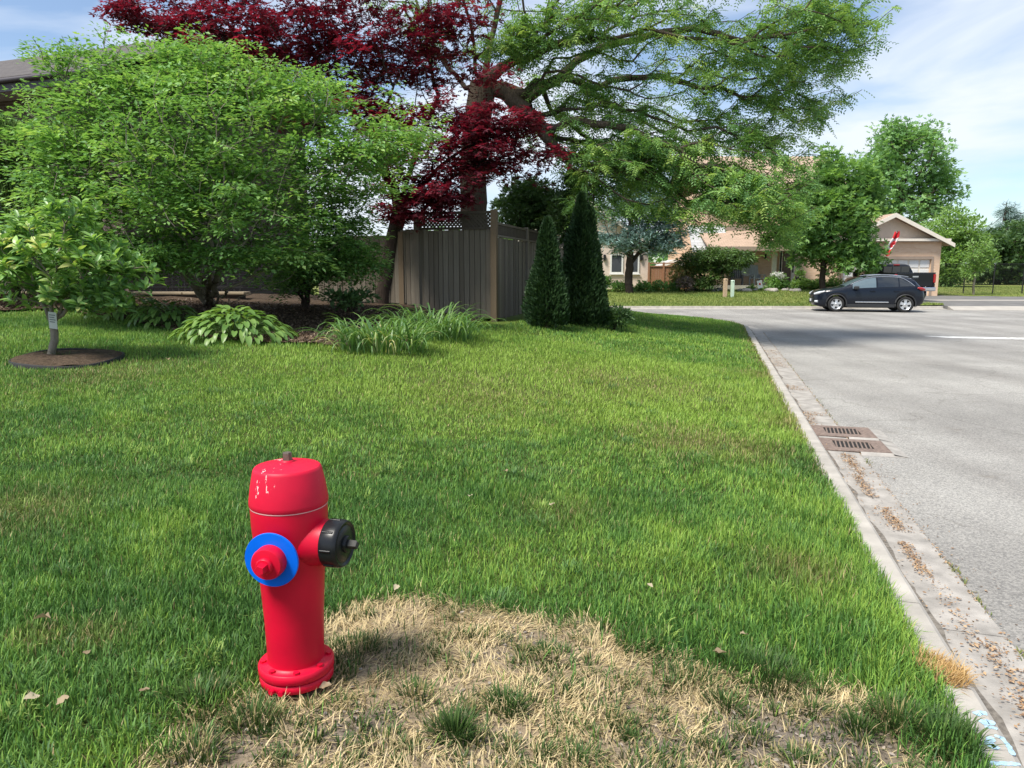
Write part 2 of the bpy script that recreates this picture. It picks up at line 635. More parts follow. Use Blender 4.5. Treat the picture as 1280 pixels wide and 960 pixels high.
def height_grid(name, xs, ys, zf, colf, mat, keep=None):
    X, Y = np.meshgrid(xs, ys)
    Z = zf(X, Y)
    V = np.stack([X, Y, Z], -1).reshape(-1, 3)
    nx = len(xs)
    i, j = np.meshgrid(np.arange(nx - 1), np.arange(len(ys) - 1))
    a = (j * nx + i).ravel()
    F = np.stack([a, a + 1, a + nx + 1, a + nx], -1)
    if keep is not None:
        cx, cy = V[F][:, :, 0].mean(1), V[F][:, :, 1].mean(1)
        F = F[keep(cx, cy)]
    return link(name, mesh_np(name, V, F, mat, col=colf(V[:, 0], V[:, 1]), smooth=True))

def lawn_z(x, y):
    d = kerb_d(x, y)
    z = terrain(x, y)
    return np.where(d > 0.0, z, z - 0.35 * sstep(-d, 0.0, 0.1))

def mixc(a, b, t):
    t = np.asarray(t)[..., None]
    return np.asarray(a) * (1 - t) + np.asarray(b) * t

def lawn_col(x, y):
    c = mixc((0.05, 0.075, 0.022), (0.09, 0.115, 0.035), fbm(x, y, 2.0, 9))
    far = sstep(y, 9, 16)
    c = mixc(c, (0.13, 0.2, 0.04), far)
    c = mixc(c, (0.20, 0.17, 0.08), yellow_mask(x, y) * 0.7)
    dr = dry_mask(x, y)
    c = mixc(c, mixc((0.50, 0.40, 0.25), (0.30, 0.245, 0.18), fbm(x, y, 6, 13)), dr)
    c = mixc(c, mixc((0.27, 0.235, 0.2), (0.15, 0.13, 0.11), fbm(x, y, 9, 14)), soil_mask(x, y))
    return c

lawn_x = np.concatenate([np.arange(-26, -9, 0.5), np.arange(-9, 7.6, 0.11)])
lawn_y = np.concatenate([np.arange(-2, 14, 0.11), np.arange(14, TOP_Y + 0.6, 0.2)])
kind(height_grid("lawn", lawn_x, lawn_y, lawn_z, lawn_col, M['soil']), "structure")

# mulch bed, a sheet over the lawn soil
M['mulch'] = plain("brown_bark_mulch", (0.09, 0.064, 0.045), 0.95, var=0.5, scale=25, bump=1.0, bscale=60, spec=0.1, dist=0.03)
def bed_in(x, y):
    return in_poly(x, y, BED) + 0.1 * (vnoise(x, y, 3, 4) - 0.5) > 0
bed_x = np.concatenate([np.arange(-22, -9, 0.5), np.arange(-9, 0.2, 0.08)])
kind(height_grid("mulch_bed", bed_x, np.concatenate([np.arange(8.5, 13.6, 0.08), np.arange(13.6, 22, 0.4)]),
     lambda x, y: terrain(x, y) + 0.02 + 0.03 * vnoise(x, y, 5, 8), lambda x, y: np.ones((len(x), 3)) * 0.1, M['mulch'], bed_in), "structure")

# the far side of the cross street
def zfar(x, y):
    x, y = np.asarray(x, float), np.asarray(y, float)
    return 0.12 + 0.45 * sstep(y, 31.6, 39.5) * (1 - sstep(x, 15.5, 18.5)) + 0.25 * sstep(y, 42, 60) * sstep(x, 25, 27)
def far_col(x, y):
    c = mixc((0.13, 0.19, 0.045), (0.22, 0.25, 0.07), fbm(x, y, 0.5, 3))
    return mixc(c, (0.2, 0.19, 0.08), 0.5 * sstep(vnoise(x, y, 0.35, 6), 0.5, 0.9))
far_edge = 31.45
kind(height_grid("front_lawn", np.arange(-45, 17.9, 0.45), np.arange(far_edge, 62, 0.45), zfar, far_col, M['soil']), "structure")
VERGE = [(25.4, 45.4), (27.0, 43.9), (29.6, 42.6), (36.0, 41.0), (60.0, 38.0), (140, 30), (140, 170), (17.0, 170), (17.0, 50.5), (25.4, 50.5)]
kind(height_grid("park_lawn", np.arange(17, 140, 0.8), np.arange(30, 170, 0.8), lambda x, y: zfar(x, y) + 0.02, far_col, M['soil'],
     lambda x, y: in_poly(x, y, VERGE) > 0), "structure")
M['drive'] = plain("driveway_asphalt", (0.15, 0.145, 0.14), 0.9, var=0.25, scale=1.3, bump=0.4, bscale=90, spec=0.2)
M['walk'] = plain("pale_pavement", (0.36, 0.335, 0.3), 0.9, var=0.12, scale=2, bump=0.2, bscale=60, spec=0.2)
kind(MB().prism([(18.3, 31.2), (60, 31.2), (60, 50), (17.6, 50), (17.6, 36)], "z", -0.05, 0.135).build("driveway", M["drive"]), "structure")
sheet("pavement", [(17.7, 36.9), (60, 35.4), (60, 36.6), (17.7, 38.2)], 0.142, M['walk'])
me = bpy.data.meshes.new("driveway_apron")
me.from_pydata([(18.3, 31.197, 0.135), (60, 31.197, 0.135), (60, 30.2, 0.006), (18.0, 30.2, 0.006), (18.3, 31.197, -0.02), (18.0, 30.2, -0.02)], [], [(0, 3, 2, 1), (0, 4, 5, 3)])
me.materials.append(M['walk'])
kind(link("driveway_apron", me), "structure")
# a tongue of grass between pavement and street
kind(height_grid("grass_verge", np.arange(16.4, 19.6, 0.2), np.arange(31.5, 34.2, 0.2), lambda x, y: 0.15 + 0.03 * vnoise(x, y, 2, 2), far_col, M['soil'],
     lambda x, y: in_poly(x, y, [(16.3, 31.3), (18.2, 31.3), (19.4, 33.6), (16.3, 34.3)]) > 0), "structure")

# stop line
def worn_paint():
    m, N, L, b = new_mat("worn_white_road_paint")
    tc = N.new("ShaderNodeTexCoord")
    n = N.new("ShaderNodeTexNoise")
    n.inputs["Scale"].default_value = 9
    n.inputs["Detail"].default_value = 8
    n.inputs["Roughness"].default_value = 0.7
    L.new(tc.outputs["Object"], n.inputs["Vector"])
    r = N.new("ShaderNodeValToRGB")
    r.color_ramp.elements[0].position, r.color_ramp.elements[0].color = 0.38, (0.3, 0.29, 0.27, 1)
    r.color_ramp.elements[1].position, r.color_ramp.elements[1].color = 0.5, (0.72, 0.71, 0.68, 1)
    L.new(n.outputs["Fac"], r.inputs["Fac"])
    L.new(r.outputs["Color"], b.inputs["Base Color"])
    b.inputs["Roughness"].default_value = 0.8
    return m
M['paint'] = worn_paint()
sl = [(10.15, 18.35), (10.5, 17.75), (17.0, 16.1), (17.0, 16.55)]
sheet("stop_line", sl, 0.005, M['paint'])

# ---- kerb with its gutter, cast in lengths
KPROF = [(0.0, -0.05), (0.0, 0.118), (-0.012, 0.126), (-0.112, 0.126), (-0.13, 0.116), (-0.158, 0.04), (-0.170, 0.012), (-0.171, -0.05)]
GPROF = [(-0.1745, -0.05), (-0.1745, 0.012), (-0.20, 0.0165), (-0.47, 0.011), (-0.475, -0.05)]
def kerb_path():
    pts = []
    for yy in np.arange(-2.0, ARC_Y0, 0.25):
        pts.append((Vector((K0 + KS * yy, yy, 0)), RN.copy()))
    a0 = math.atan2(-RN.y, -RN.x)
    for k in range(33):
        a = a0 + (math.pi / 2 - a0) * k / 32
        e = Vector((math.cos(a), math.sin(a), 0))
        pts.append((ARC_C + e * ARC_R, -e))
    for xx in np.arange(ARC_C.x - 0.5, -22, -1.0):
        pts.append((Vector((xx, TOP_Y, 0)), Vector((0, -1, 0))))
    return pts
KP = kerb_path()
KL = [0.0]
for (p, _), (q, _) in zip(KP, KP[1:]):
    KL.append(KL[-1] + (q - p).length)
def kerb_at(s):
    i = max(0, min(len(KL) - 2, int(np.searchsorted(KL, s)) - 1))
    t = (s - KL[i]) / (KL[i + 1] - KL[i])
    return KP[i][0].lerp(KP[i + 1][0], t), KP[i][1].lerp(KP[i + 1][1], t).normalized()
kerb = kind(bpy.data.objects.new("kerb", None), "structure")
COL.objects.link(kerb)
KOFF = 2.0 / RD.y                                             # path length at Y = 0
def kerb_section(s0, s1, prof, name="kerb_section", mat="concrete"):
    n = max(2, int((s1 - s0) / 0.25) + 1)
    vs, fs = [], []
    k = len(prof)
    for i in range(n):
        p, nn = kerb_at(s0 + (s1 - s0) * i / (n - 1))
        for d, z in prof:
            vs.append(p + nn * d + Vector((0, 0, z)))
    for i in range(n - 1):
        for j in range(k - 1):
            fs.append((i * k + j, i * k + j + 1, (i + 1) * k + j + 1, (i + 1) * k + j))
    fs.append(tuple(range(k)))
    fs.append(tuple(range((n - 1) * k + k - 1, (n - 1) * k - 1, -1)))
    return MB().add(vs, fs).build(name, M[mat], kerb)
cuts = [0.05]
while cuts[-1] < KL[-1] - 3:
    cuts.append(cuts[-1] + random.choice((2.4, 2.9, 3.1)))
for s0, s1 in zip(cuts, cuts[1:]):
    kerb_section(s0, s1 - 0.008, KPROF)
    kerb_section(s0, s1 - 0.008, GPROF, 'gutter_section', 'gutter')
FK = [(-0.13, -0.05), (-0.13, 0.125), (0.0, 0.125), (0.035, 0.03), (0.33, 0.012), (0.33, -0.05)]
xx = -40.0
while xx < 17.9:
    x1 = min(xx + 3.0, 18.2)
    vs = [(x, 31.35 - d, z) for x in (xx, x1 - 0.01) for d, z in FK]
    k = len(FK)
    fs = [(j, j + 1, k + j + 1, k + j) for j in range(k - 1)] + [tuple(range(k)), tuple(range(2 * k - 1, k - 1, -1))]
    MB().add(vs, fs).build("kerb_section", M['concrete'], kerb)
    xx = x1

# ------------------------------------------------------------------ storm grates in the gutter
M['rust'] = plain("rusty_cast_iron", (0.2, 0.148, 0.122), 0.8, metal=0.2, var=0.35, scale=30, bump=0.5, bscale=90)
M['dark_slab'] = plain("drain_darkness", (0.012, 0.011, 0.01), 0.9, var=0.1)
def grate(s0, s1, label):
    def P(u, w, z):
        return Vector((K0, 0, 0)) + RD * u + RN * (-w) + Vector((0, 0, z))
    base = Vector((K0, 0, 0)) + RD * (s0 + s1) / 2 - RN * 0.45
    t = thing("storm_grate", label, "grate", base, "storm grates in the gutter")
    def slab(mb, quad, z0, z1):
        vs = [P(u, w, z0) for u, w in quad] + [P(u, w, z1) for u, w in quad]
        mb.add(vs, [(3, 2, 1, 0), (4, 5, 6, 7), (0, 1, 5, 4), (1, 2, 6, 5), (2, 3, 7, 6), (3, 0, 4, 7)])
    w0, w1 = 0.19, 0.74
    mb = MB()
    slab(mb, [(s0, w0), (s1, w0), (s1, w1), (s0, w1)], 0.001, 0.0178)
    mb.build("dark_slab", M['dark_slab'], t)  # flat slab painted near-black for the darkness below the bars
    mb = MB()
    b, zt = 0.05, 0.0245
    a0, a1, c0, c1 = s0 + 0.13, s1 - 0.09, w0 + 0.11, w1 - 0.12
    slab(mb, [(s0, w0), (a0, w0), (a0, w1), (s0, w1)], 0.0182, zt)
    slab(mb, [(a1, w0), (s1, w0), (s1, w1), (a1, w1)], 0.0182, zt)
    slab(mb, [(a0, w0), (a1, w0), (a1, c0), (a0, c0)], 0.0182, zt)
    slab(mb, [(a0, c1), (a1, c1), (a1, w1), (a0, w1)], 0.0182, zt)
    mb.build("frame", M['rust'], t)
    mb = MB()
    mb.add([P(s0 - 0.04, w1 + 0.002, 0.0235), P(s1 + 0.04, w1 + 0.002, 0.0235), P(s1 + 0.05, w1 + 0.12, 0.001), P(s0 - 0.05, w1 + 0.12, 0.001)], [(0, 1, 2, 3)])
    mb.add([P(s0 - 0.055, 0.48, 0.0012), P(s0 - 0.002, 0.48, 0.0235), P(s0 - 0.002, w1, 0.0235), P(s0 - 0.055, w1 + 0.1, 0.0012)], [(0, 1, 2, 3)])
    mb.build("collar", M['gutter'], t)
    n = 9
    for k in range(n):
        mb = MB()
        w = c0 + (c1 - c0) * (k + 0.55) / n
        sh = 0.012
        slab(mb, [(a0 + 0.0005, w - 0.006 - sh), (a1 - 0.0005, w - 0.006 + sh), (a1 - 0.0005, w + 0.007 + sh), (a0 + 0.0005, w + 0.007 - sh)], 0.0184, zt - 0.0015)
        mb.build("bar", M['rust'], t)
    return t
grate(6.72, 7.22, "rusty storm grate in the gutter, the nearer of the two")
grate(7.33, 7.83, "rusty storm grate in the gutter, the one farther up the road")

# ------------------------------------------------------------------ blades of grass
def blades(P, h, w, az, lean, col, seg=2, droop=0.0):
    """P (n,3) roots; h, w, az, lean (n,); col (n,3); seg 1 = one triangle, 2 = quad + tip, 3 = two quads + tip"""
    n = len(P)
    dx, dy = np.cos(az), np.sin(az)
    sx, sy = -dy * w * 0.5, dx * w * 0.5
    up = h * np.cos(lean)
    out = h * np.sin(lean)
    levels = {1: [(0, 0, 1.0)], 2: [(0, 0, 1.0), (0.55, 0.38, 0.8)], 3: [(0, 0, 0.8), (0.42, 0.22, 1.0), (0.8, 0.6, 0.75)]}[seg]
    vs = []
    for fz, fo, fw in levels:
        cx, cy, cz = P[:, 0] + dx * out * fo, P[:, 1] + dy * out * fo, P[:, 2] + up * fz - droop * h * fo * fo * 0.4
        vs.append(np.stack([cx - sx * fw, cy - sy * fw, cz], -1))
        vs.append(np.stack([cx + sx * fw, cy + sy * fw, cz], -1))
    vs.append(np.stack([P[:, 0] + dx * out, P[:, 1] + dy * out, P[:, 2] + up - droop * h], -1))
    k = len(vs)
    V = np.stack(vs, 1).reshape(-1, 3)
    b = np.arange(n)[:, None] * k
    fs = []
    for s in range(seg - 1):
        fs += [[2 * s, 2 * s + 1, 2 * s + 3], [2 * s, 2 * s + 3, 2 * s + 2]]
    fs.append([k - 3, k - 2, k - 1])
    F = np.concatenate([b + np.array(f) for f in fs], 0)
    root_tip = np.linspace(0.75, 1.12, k)[None, :, None]          # blade colour runs from darker root to paler tip
    C = (col[:, None, :] * root_tip).reshape(-1, 3)
    return V, F, C

rng = np.random.default_rng(3)
def scatter(y0, y1, dens, pad=1.05):
    """random points over the visible wedge of ground between two distances"""
    xm = 0.71 * y1 + pad
    n = int(dens * (y1 - y0) * 2 * xm)
    x, y = rng.uniform(-xm, xm, n), rng.uniform(y0, y1, n)
    k = np.abs(x) < 0.71 * y + pad
    return x[k], y[k]

def lawn_ok(x, y, edge=0.0):
    ok = kerb_d(x, y) > edge
    ok &= in_poly(x, y, BED) < 0.03
    ok &= np.hypot(x - RING_C.x, (y - RING_C.y)) > RING_R
    ok &= np.hypot(x - HYD.x, y - HYD.y) > 0.105
    ok &= ~((y > 13.4) & (x < -0.2 + (y - 13) * 0.24))
    return ok

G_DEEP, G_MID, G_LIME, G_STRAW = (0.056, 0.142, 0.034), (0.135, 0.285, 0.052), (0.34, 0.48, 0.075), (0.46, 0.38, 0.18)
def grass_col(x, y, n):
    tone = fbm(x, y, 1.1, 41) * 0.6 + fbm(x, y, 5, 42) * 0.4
    t = np.clip(tone * 1.5 - 0.30 + rng.normal(0, 0.22, n) + (0.16 * sstep(y, 4.8, 8.0) + 0.9 * np.exp(-((x - 1.2) / 3.2) ** 2 - ((y - 8.6) / 2.9) ** 2)) * (0.6 + 0.8 * fbm(x, y, 0.5, 44)), 0, 1)  # sunlight across the mid lawn painted as lime blades; nearer blades stay deep green
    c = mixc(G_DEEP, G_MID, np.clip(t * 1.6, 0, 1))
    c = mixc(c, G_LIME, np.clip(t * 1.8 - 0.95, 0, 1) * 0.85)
    ym = yellow_mask(x, y)
    c = mixc(c, (0.20, 0.21, 0.055), np.clip(ym * 0.9, 0, 0.8))
    straw = rng.random(n) < 0.016 + 0.35 * ym
    c = np.where(straw[:, None], np.array(G_STRAW) * rng.uniform(0.6, 1.1, (n, 1)), c)
    return c * rng.uniform(0.8, 1.2, (n, 1))

parts = []
def band(y0, y1, dens, hmin, hmax, w, seg):
    x, y = scatter(y0, y1, dens)
    k = lawn_ok(x, y, -0.02)
    x, y = x[k], y[k]
    dm = dry_mask(x, y)
    k = rng.random(len(x)) > np.clip(dm * 1.25, 0, 0.985)
    x, y = x[k], y[k]
    ym = yellow_mask(x, y)
    k = rng.random(len(x)) > ym * 0.35
    x, y = x[k], y[k]
    n = len(x)
    lush = fbm(x, y, 2.2, 51, 4)
    h = (hmin + (hmax - hmin) * rng.random(n)) * (0.55 + 0.9 * lush)
    d = kerb_d(x, y)
    h *= 1 + 0.35 * np.exp(-np.clip(d - 0.15, 0, 9) / 0.35) * (y < 12)
    swirl = fbm(x, y, 1.6, 61) * 12
    az = swirl + rng.normal(0, 2.0, n)
    lean = np.abs(rng.normal(0.5, 0.38, n)).clip(0, 1.35)
    P = np.stack([x, y, terrain(x, y) - 0.004], -1)
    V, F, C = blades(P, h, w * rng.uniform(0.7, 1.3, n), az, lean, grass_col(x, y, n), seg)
    parts.append((V, F, C))

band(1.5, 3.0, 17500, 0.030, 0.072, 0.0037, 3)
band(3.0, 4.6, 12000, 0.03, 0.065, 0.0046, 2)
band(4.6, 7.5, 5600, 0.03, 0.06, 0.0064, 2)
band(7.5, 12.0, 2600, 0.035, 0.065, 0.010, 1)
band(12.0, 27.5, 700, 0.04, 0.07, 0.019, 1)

# green tufts standing in the dry patch, and its own straw
def tuft(px, py, r, n, h, dry=0.0):
    p = pix_ground(px, py)
    rr, aa = r * np.sqrt(rng.random(n)), rng.uniform(0, 6.283, n)
    x, y = p.x + rr * np.cos(aa), p.y + rr * np.sin(aa)
    P = np.stack([x, y, terrain(x, y) - 0.004], -1)
    hh = h * rng.uniform(0.5, 1.1, n)
    lean = (0.15 + 0.8 * rr / r) * rng.uniform(0.5, 1.3, n)
    c = mixc((0.035, 0.085, 0.02), (0.09, 0.15, 0.035), rng.random(n))
    c = np.where((rng.random(n) < dry)[:, None], np.array(G_STRAW) * 0.8, c)
    V, F, C = blades(P, hh, 0.0042 * rng.uniform(0.7, 1.2, n), aa + rng.normal(0, 0.5, n), lean, c, 3)
    parts.append((V, F, C))
for a in ((568, 918, .055, 260, .085), (632, 886, .06, 200, .07), (690, 825, .09, 220, .05, .15), (318, 905, .075, 260, .075, .1), (806, 808, .10, 260, .06, .1),
          (905, 885, .06, 140, .06, .2), (1072, 912, .05, 160, .07), (940, 925, .05, 120, .05, .2), (1180, 930, .10, 500, .10), (1120, 905, .09, 350, .09, .15),
          (960, 850, .13, 500, .09), (440, 815, .10, 260, .06, .3), (520, 870, .08, 120, .05, .4), (760, 905, .10, 180, .05, .3), (250, 880, .12, 420, .075, .1),
          (415, 845, .08, 160, .06, .2), (720, 955, .08, 160, .055, .2), (1015, 890, .06, 120, .05, .3), (340, 868, .05, 90, .05, .3), (480, 930, .07, 120, .05, .3),
          (860, 855, .12, 240, .06, .25), (600, 800, .09, 110, .045, .5), (240, 945, .09, 220, .07, .3), (1000, 955, .06, 100, .05, .2), (890, 940, .07, 120, .05, .2)):
    tuft(*a)
for a in ((70, 447, .05, 60, .12), (60, 446, .05, 40, .10), (84, 449, .07, 60, .10), (100, 450, .06, 30, .07)):
    tuft(*a)
for k in range(520):                                          # weak seedlings all over it
    a, b = random.uniform(200, 1150), random.uniform(760, 1000)
    p = pix_ground(a, b)
    if dry_mask(np.array([p.x]), np.array([p.y]))[0] > 0.6:
        tuft(a, b, random.uniform(.02, .07), random.randint(12, 45), random.uniform(.03, .055), random.uniform(.1, .6))

for k in range(260):                                          # coarser clumps through the lawn
    a, b = random.uniform(-40, 1250), random.uniform(560, 990) if k % 3 else random.uniform(470, 600)
    p = pix_ground(a, b)
    X_, Y_ = np.array([p.x]), np.array([p.y])
    if lawn_ok(X_, Y_, 0.06)[0] and dry_mask(X_, Y_)[0] < 0.3:
        n = random.randint(14, 60)
        r = random.uniform(.03, .10)
        rr, aa = r * np.sqrt(rng.random(n)), rng.uniform(0, 6.283, n)
        x, y = p.x + rr * np.cos(aa), p.y + rr * np.sin(aa)
        c = mixc((0.06, 0.14, 0.045), (0.16, 0.29, 0.07), rng.random(n)) if k % 4 else mixc((0.2, 0.33, 0.06), (0.36, 0.46, 0.12), rng.random(n))
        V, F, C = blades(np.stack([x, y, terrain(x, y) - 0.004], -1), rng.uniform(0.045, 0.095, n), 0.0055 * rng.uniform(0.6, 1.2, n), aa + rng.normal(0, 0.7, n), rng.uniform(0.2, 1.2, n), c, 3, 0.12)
        parts.append((V, F, C))
x, y = scatter(1.3, 4.2, 13000)
k = (dry_mask(x, y) > 0.25) & lawn_ok(x, y) & (rng.random(len(x)) > soil_mask(x, y) * 0.93) & (rng.random(len(x)) < 0.85 * fbm(x, y, 5, 71, 4) - 0.02)
x, y = x[k], y[k]
n = len(x)
az = fbm(x, y, 4, 72) * 14 + rng.normal(0, 1.0, n)
lean = np.clip(rng.normal(1.2, 0.28, n), 0.2, 1.52)
c = mixc((0.46, 0.36, 0.19), (0.86, 0.71, 0.41), np.clip(rng.random(n) * 0.7 + 0.5 * fbm(x, y, 3, 73) - 0.1, 0, 1))
V, F, C = blades(np.stack([x, y, terrain(x, y) + 0.001], -1), rng.uniform(0.025, 0.075, n), 0.0034 * rng.uniform(0.6, 1.4, n), az, lean, c, 2)
parts.append((V, F, C))
# orange dead tuft hanging over the kerb
p = pix_ground(1182, 843)
n = 700
rr, aa = 0.075 * np.sqrt(rng.random(n)), rng.uniform(0, 6.283, n)
x, y = p.x - 0.02 + rr * np.cos(aa), p.y + 1.5 * rr * np.sin(aa)
c = mixc((0.42, 0.25, 0.09), (0.62, 0.44, 0.2), rng.random(n))
V, F, C = blades(np.stack([x, y, np.maximum(terrain(x, y), 0.12)], -1), rng.uniform(0.04, 0.085, n), np.full(n, 0.0035), rng.normal(-0.3, 1.2, n), np.clip(rng.normal(0.9, 0.3, n), 0, 1.4), c, 2)
parts.append((V, F, C))

def join_parts(ps):
    o, Vs, Fs, Cs = 0, [], [], []
    for V, F, C in ps:
        Vs.append(V)
        Fs.append(F + o)
        Cs.append(C)
        o += len(V)
    return np.concatenate(Vs), np.concatenate(Fs), np.concatenate(Cs)
V, F, C = join_parts(parts)
g = link("lawn_grass", mesh_np("lawn_grass", V, F, M['blade'], col=C))
kind(tag(g, "green lawn grass with a dry straw coloured patch beside the hydrant", "grass"), "stuff")

# grass of the lawns across the street
x, y = rng.uniform(2, 19, 26000), rng.uniform(31.5, 40, 26000)
k = (x < 17.4) | (in_poly(x, y, [(16.3, 31.3), (18.2, 31.3), (19.4, 33.6), (16.3, 34.3)]) > 0)
x, y = x[k], y[k]
x2, y2 = rng.uniform(25, 40, 16000), rng.uniform(41, 58, 16000)
k = in_poly(x2, y2, VERGE) > 0
x, y = np.concatenate([x, x2[k]]), np.concatenate([y, y2[k]])
n = len(x)
c = mixc((0.12, 0.2, 0.04), (0.26, 0.3, 0.08), np.clip(fbm(x, y, 0.8, 81) + rng.normal(0, 0.2, n), 0, 1))
P = np.stack([x, y, np.where((x > 16.3) & (y < 34.4), 0.15, zfar(x, y))], -1)
V, F, C = blades(P, rng.uniform(0.06, 0.11, n), np.full(n, 0.035), rng.uniform(0, 6.28, n), np.abs(rng.normal(0.3, 0.3, n)), c, 1)
g = link("front_lawn_grass", mesh_np("front_lawn_grass", V, F, M['blade'], col=C))
kind(tag(g, "sunlit mown grass of the lawns across the street", "grass"), "stuff")

# ------------------------------------------------------------------ fire hydrant
def paint_mat(name, c, chips=0.0, rough=0.42):
    m, N, L, b = new_mat(name)
    tc = N.new("ShaderNodeTexCoord")
    n = N.new("ShaderNodeTexNoise")
    n.inputs["Scale"].default_value = 7
    n.inputs["Detail"].default_value = 6
    L.new(tc.outputs["Object"], n.inputs["Vector"])
    r = N.new("ShaderNodeValToRGB")
    r.color_ramp.elements[0].position, r.color_ramp.elements[0].color = 0.3, lerpc(c, 0.86)
    r.color_ramp.elements[1].position, r.color_ramp.elements[1].color = 0.7, lerpc(c, 1.1)
    L.new(n.outputs["Fac"], r.inputs["Fac"])
    out = r.outputs["Color"]
    if chips:
        mp = N.new("ShaderNodeMapping")
        mp.inputs["Scale"].default_value = (1, 1, 0.3)
        L.new(tc.outputs["Object"], mp.inputs["Vector"])
        n2 = N.new("ShaderNodeTexNoise")
        n2.inputs["Scale"].default_value = 60
        n2.inputs["Detail"].default_value = 7
        n2.inputs["Roughness"].default_value = 0.7
        L.new(mp.outputs["Vector"], n2.inputs["Vector"])
        n3 = N.new("ShaderNodeTexNoise")
        n3.inputs["Scale"].default_value = 9
        L.new(mp.outputs["Vector"], n3.inputs["Vector"])
        ad = N.new("ShaderNodeMath")
        ad.operation = 'MULTIPLY'
        L.new(n2.outputs["Fac"], ad.inputs[0])
        L.new(n3.outputs["Fac"], ad.inputs[1])
        r2 = N.new("ShaderNodeValToRGB")
        r2.color_ramp.elements[0].position, r2.color_ramp.elements[0].color = chips, (0, 0, 0, 1)
        r2.color_ramp.elements[1].position, r2.color_ramp.elements[1].color = chips + 0.015, (1, 1, 1, 1)
        L.new(ad.outputs[0], r2.inputs["Fac"])
        x = N.new("ShaderNodeMix")
        x.data_type = 'RGBA'
        L.new(r2.outputs["Color"], x.inputs[0])
        L.new(out, x.inputs[6])
        x.inputs[7].default_value = (0.78, 0.62, 0.6, 1)
        out = x.outputs[2]
    L.new(out, b.inputs["Base Color"])
    b.inputs["Roughness"].default_value = rough
    b.inputs["Specular IOR Level"].default_value = 0.28
    n4 = N.new("ShaderNodeTexNoise")
    n4.inputs["Scale"].default_value = 45
    n4.inputs["Detail"].default_value = 3
    L.new(tc.outputs["Object"], n4.inputs["Vector"])
    bp = N.new("ShaderNodeBump")
    bp.inputs["Strength"].default_value = 0.15
    bp.inputs["Distance"].default_value = 0.002
    L.new(n4.outputs["Fac"], bp.inputs["Height"])
    L.new(bp.outputs["Normal"], b.inputs["Normal"])
    return m

RED = (0.58, 0.003, 0.029)
M['red'] = paint_mat("hydrant_red_paint", RED)
M['red_chip'] = paint_mat("hydrant_red_paint_chipped", (0.59, 0.006, 0.036), chips=0.376, rough=0.5)
M['blue'] = paint_mat("blue_ring_paint", (0.0, 0.13, 0.72), rough=0.35)
M['blackpaint'] = paint_mat("black_cap_paint", (0.012, 0.013, 0.015), rough=0.3)
M['blackmatt'] = plain('worn_black_iron', (0.03, 0.029, 0.027), 0.7, var=0.3, scale=60)
M['nutmetal'] = plain("bare_grey_brown_steel", (0.16, 0.13, 0.105), 0.55, metal=0.6, var=0.3, scale=40)
M['palecrack'] = plain("pale_flaked_seam", (0.6, 0.3, 0.3), 0.7, var=0.2)

hz = gz(HYD.x, HYD.y)
H0 = Vector((HYD.x, HYD.y, hz))
hyd = thing("fire_hydrant", "red fire hydrant with a blue ring and a black side cap on the lawn", "fire hydrant", H0)
def hl(prof, mat, name, parent=hyd, o=None, ax=(0, 0, 1), n=40):
    mb = MB()
    mb.lathe(prof, o or H0, ax, n)
    return mb.build(name, mat, parent)
S = 0.97
hl([(0.085 * S, -0.05), (0.085 * S, 0.03)], M['blackpaint'], "standpipe")
fl1 = hl([(0.0, 0.024), (0.118, 0.024), (0.118, 0.024), (0.122, 0.028), (0.122, 0.048), (0.118, 0.052), (0.118, 0.052), (0.09, 0.054)], M['red'], "lower_flange")
fl2 = hl([(0.10, 0.056), (0.120, 0.056), (0.120, 0.056), (0.125, 0.061), (0.125, 0.084), (0.120, 0.089), (0.120, 0.089), (0.094, 0.093), (0.093, 0.10)], M['red'], "upper_flange")
hl([(0.0935, 0.088), (0.0940, 0.14), (0.0975, 0.25), (0.106, 0.40), (0.1165, 0.50), (0.1225, 0.57), (0.1235, 0.622), (0.123, 0.634)], M['red'], "barrel")
hl([(0.118, 0.6335), (0.1242, 0.6345), (0.1242, 0.6345), (0.1247, 0.636), (0.124, 0.6375)], M['palecrack'], "seam", n=48)
hl([(0.1235, 0.637), (0.1265, 0.642), (0.1265, 0.655), (0.1195, 0.705), (0.1095, 0.754), (0.107, 0.760), (0.103, 0.764), (0.103, 0.764), (0.075, 0.772), (0.03, 0.777), (0.022, 0.778), (0.022, 0.778), (0.02, 0.784), (0.0, 0.784)], M['red_chip'], "bonnet", n=48)
mb = MB()
mb.lathe([(0.0, 0.781), (0.0165, 0.781), (0.0165, 0.781), (0.0155, 0.806), (0.0145, 0.809), (0.0145, 0.809), (0.0, 0.809)], H0, (0, 0, 1), 5, smooth=False)
mb.build("operating_nut", M['nutmetal'], hyd)
for k in range(8):                                            # flange bolts
    a = 2 * math.pi * (k + 0.35) / 8
    p = H0 + Vector((math.cos(a) * 0.108, math.sin(a) * 0.108, 0.0))
    mb = MB()
    mb.lathe([(0.0, 0.098), (0.0105, 0.098), (0.0105, 0.098), (0.0105, 0.086)], p, (0, 0, 1), 6, smooth=False)
    mb.build("bolt", M['red'], fl2)
for k in range(2):                                            # bolt ends of the breakaway clamp, facing the camera
    a = R(-112 + k * 15)
    e = Vector((math.cos(a), math.sin(a), 0))
    mb = MB()
    mb.lathe([(0.0, 0.018), (0.009, 0.018), (0.009, 0.018), (0.0095, 0.004), (0.0095, -0.02)], H0 + e * 0.118 + Vector((0, 0, 0.037)), e, 10)
    mb.build("clamp_bolt", M['red'], fl1)
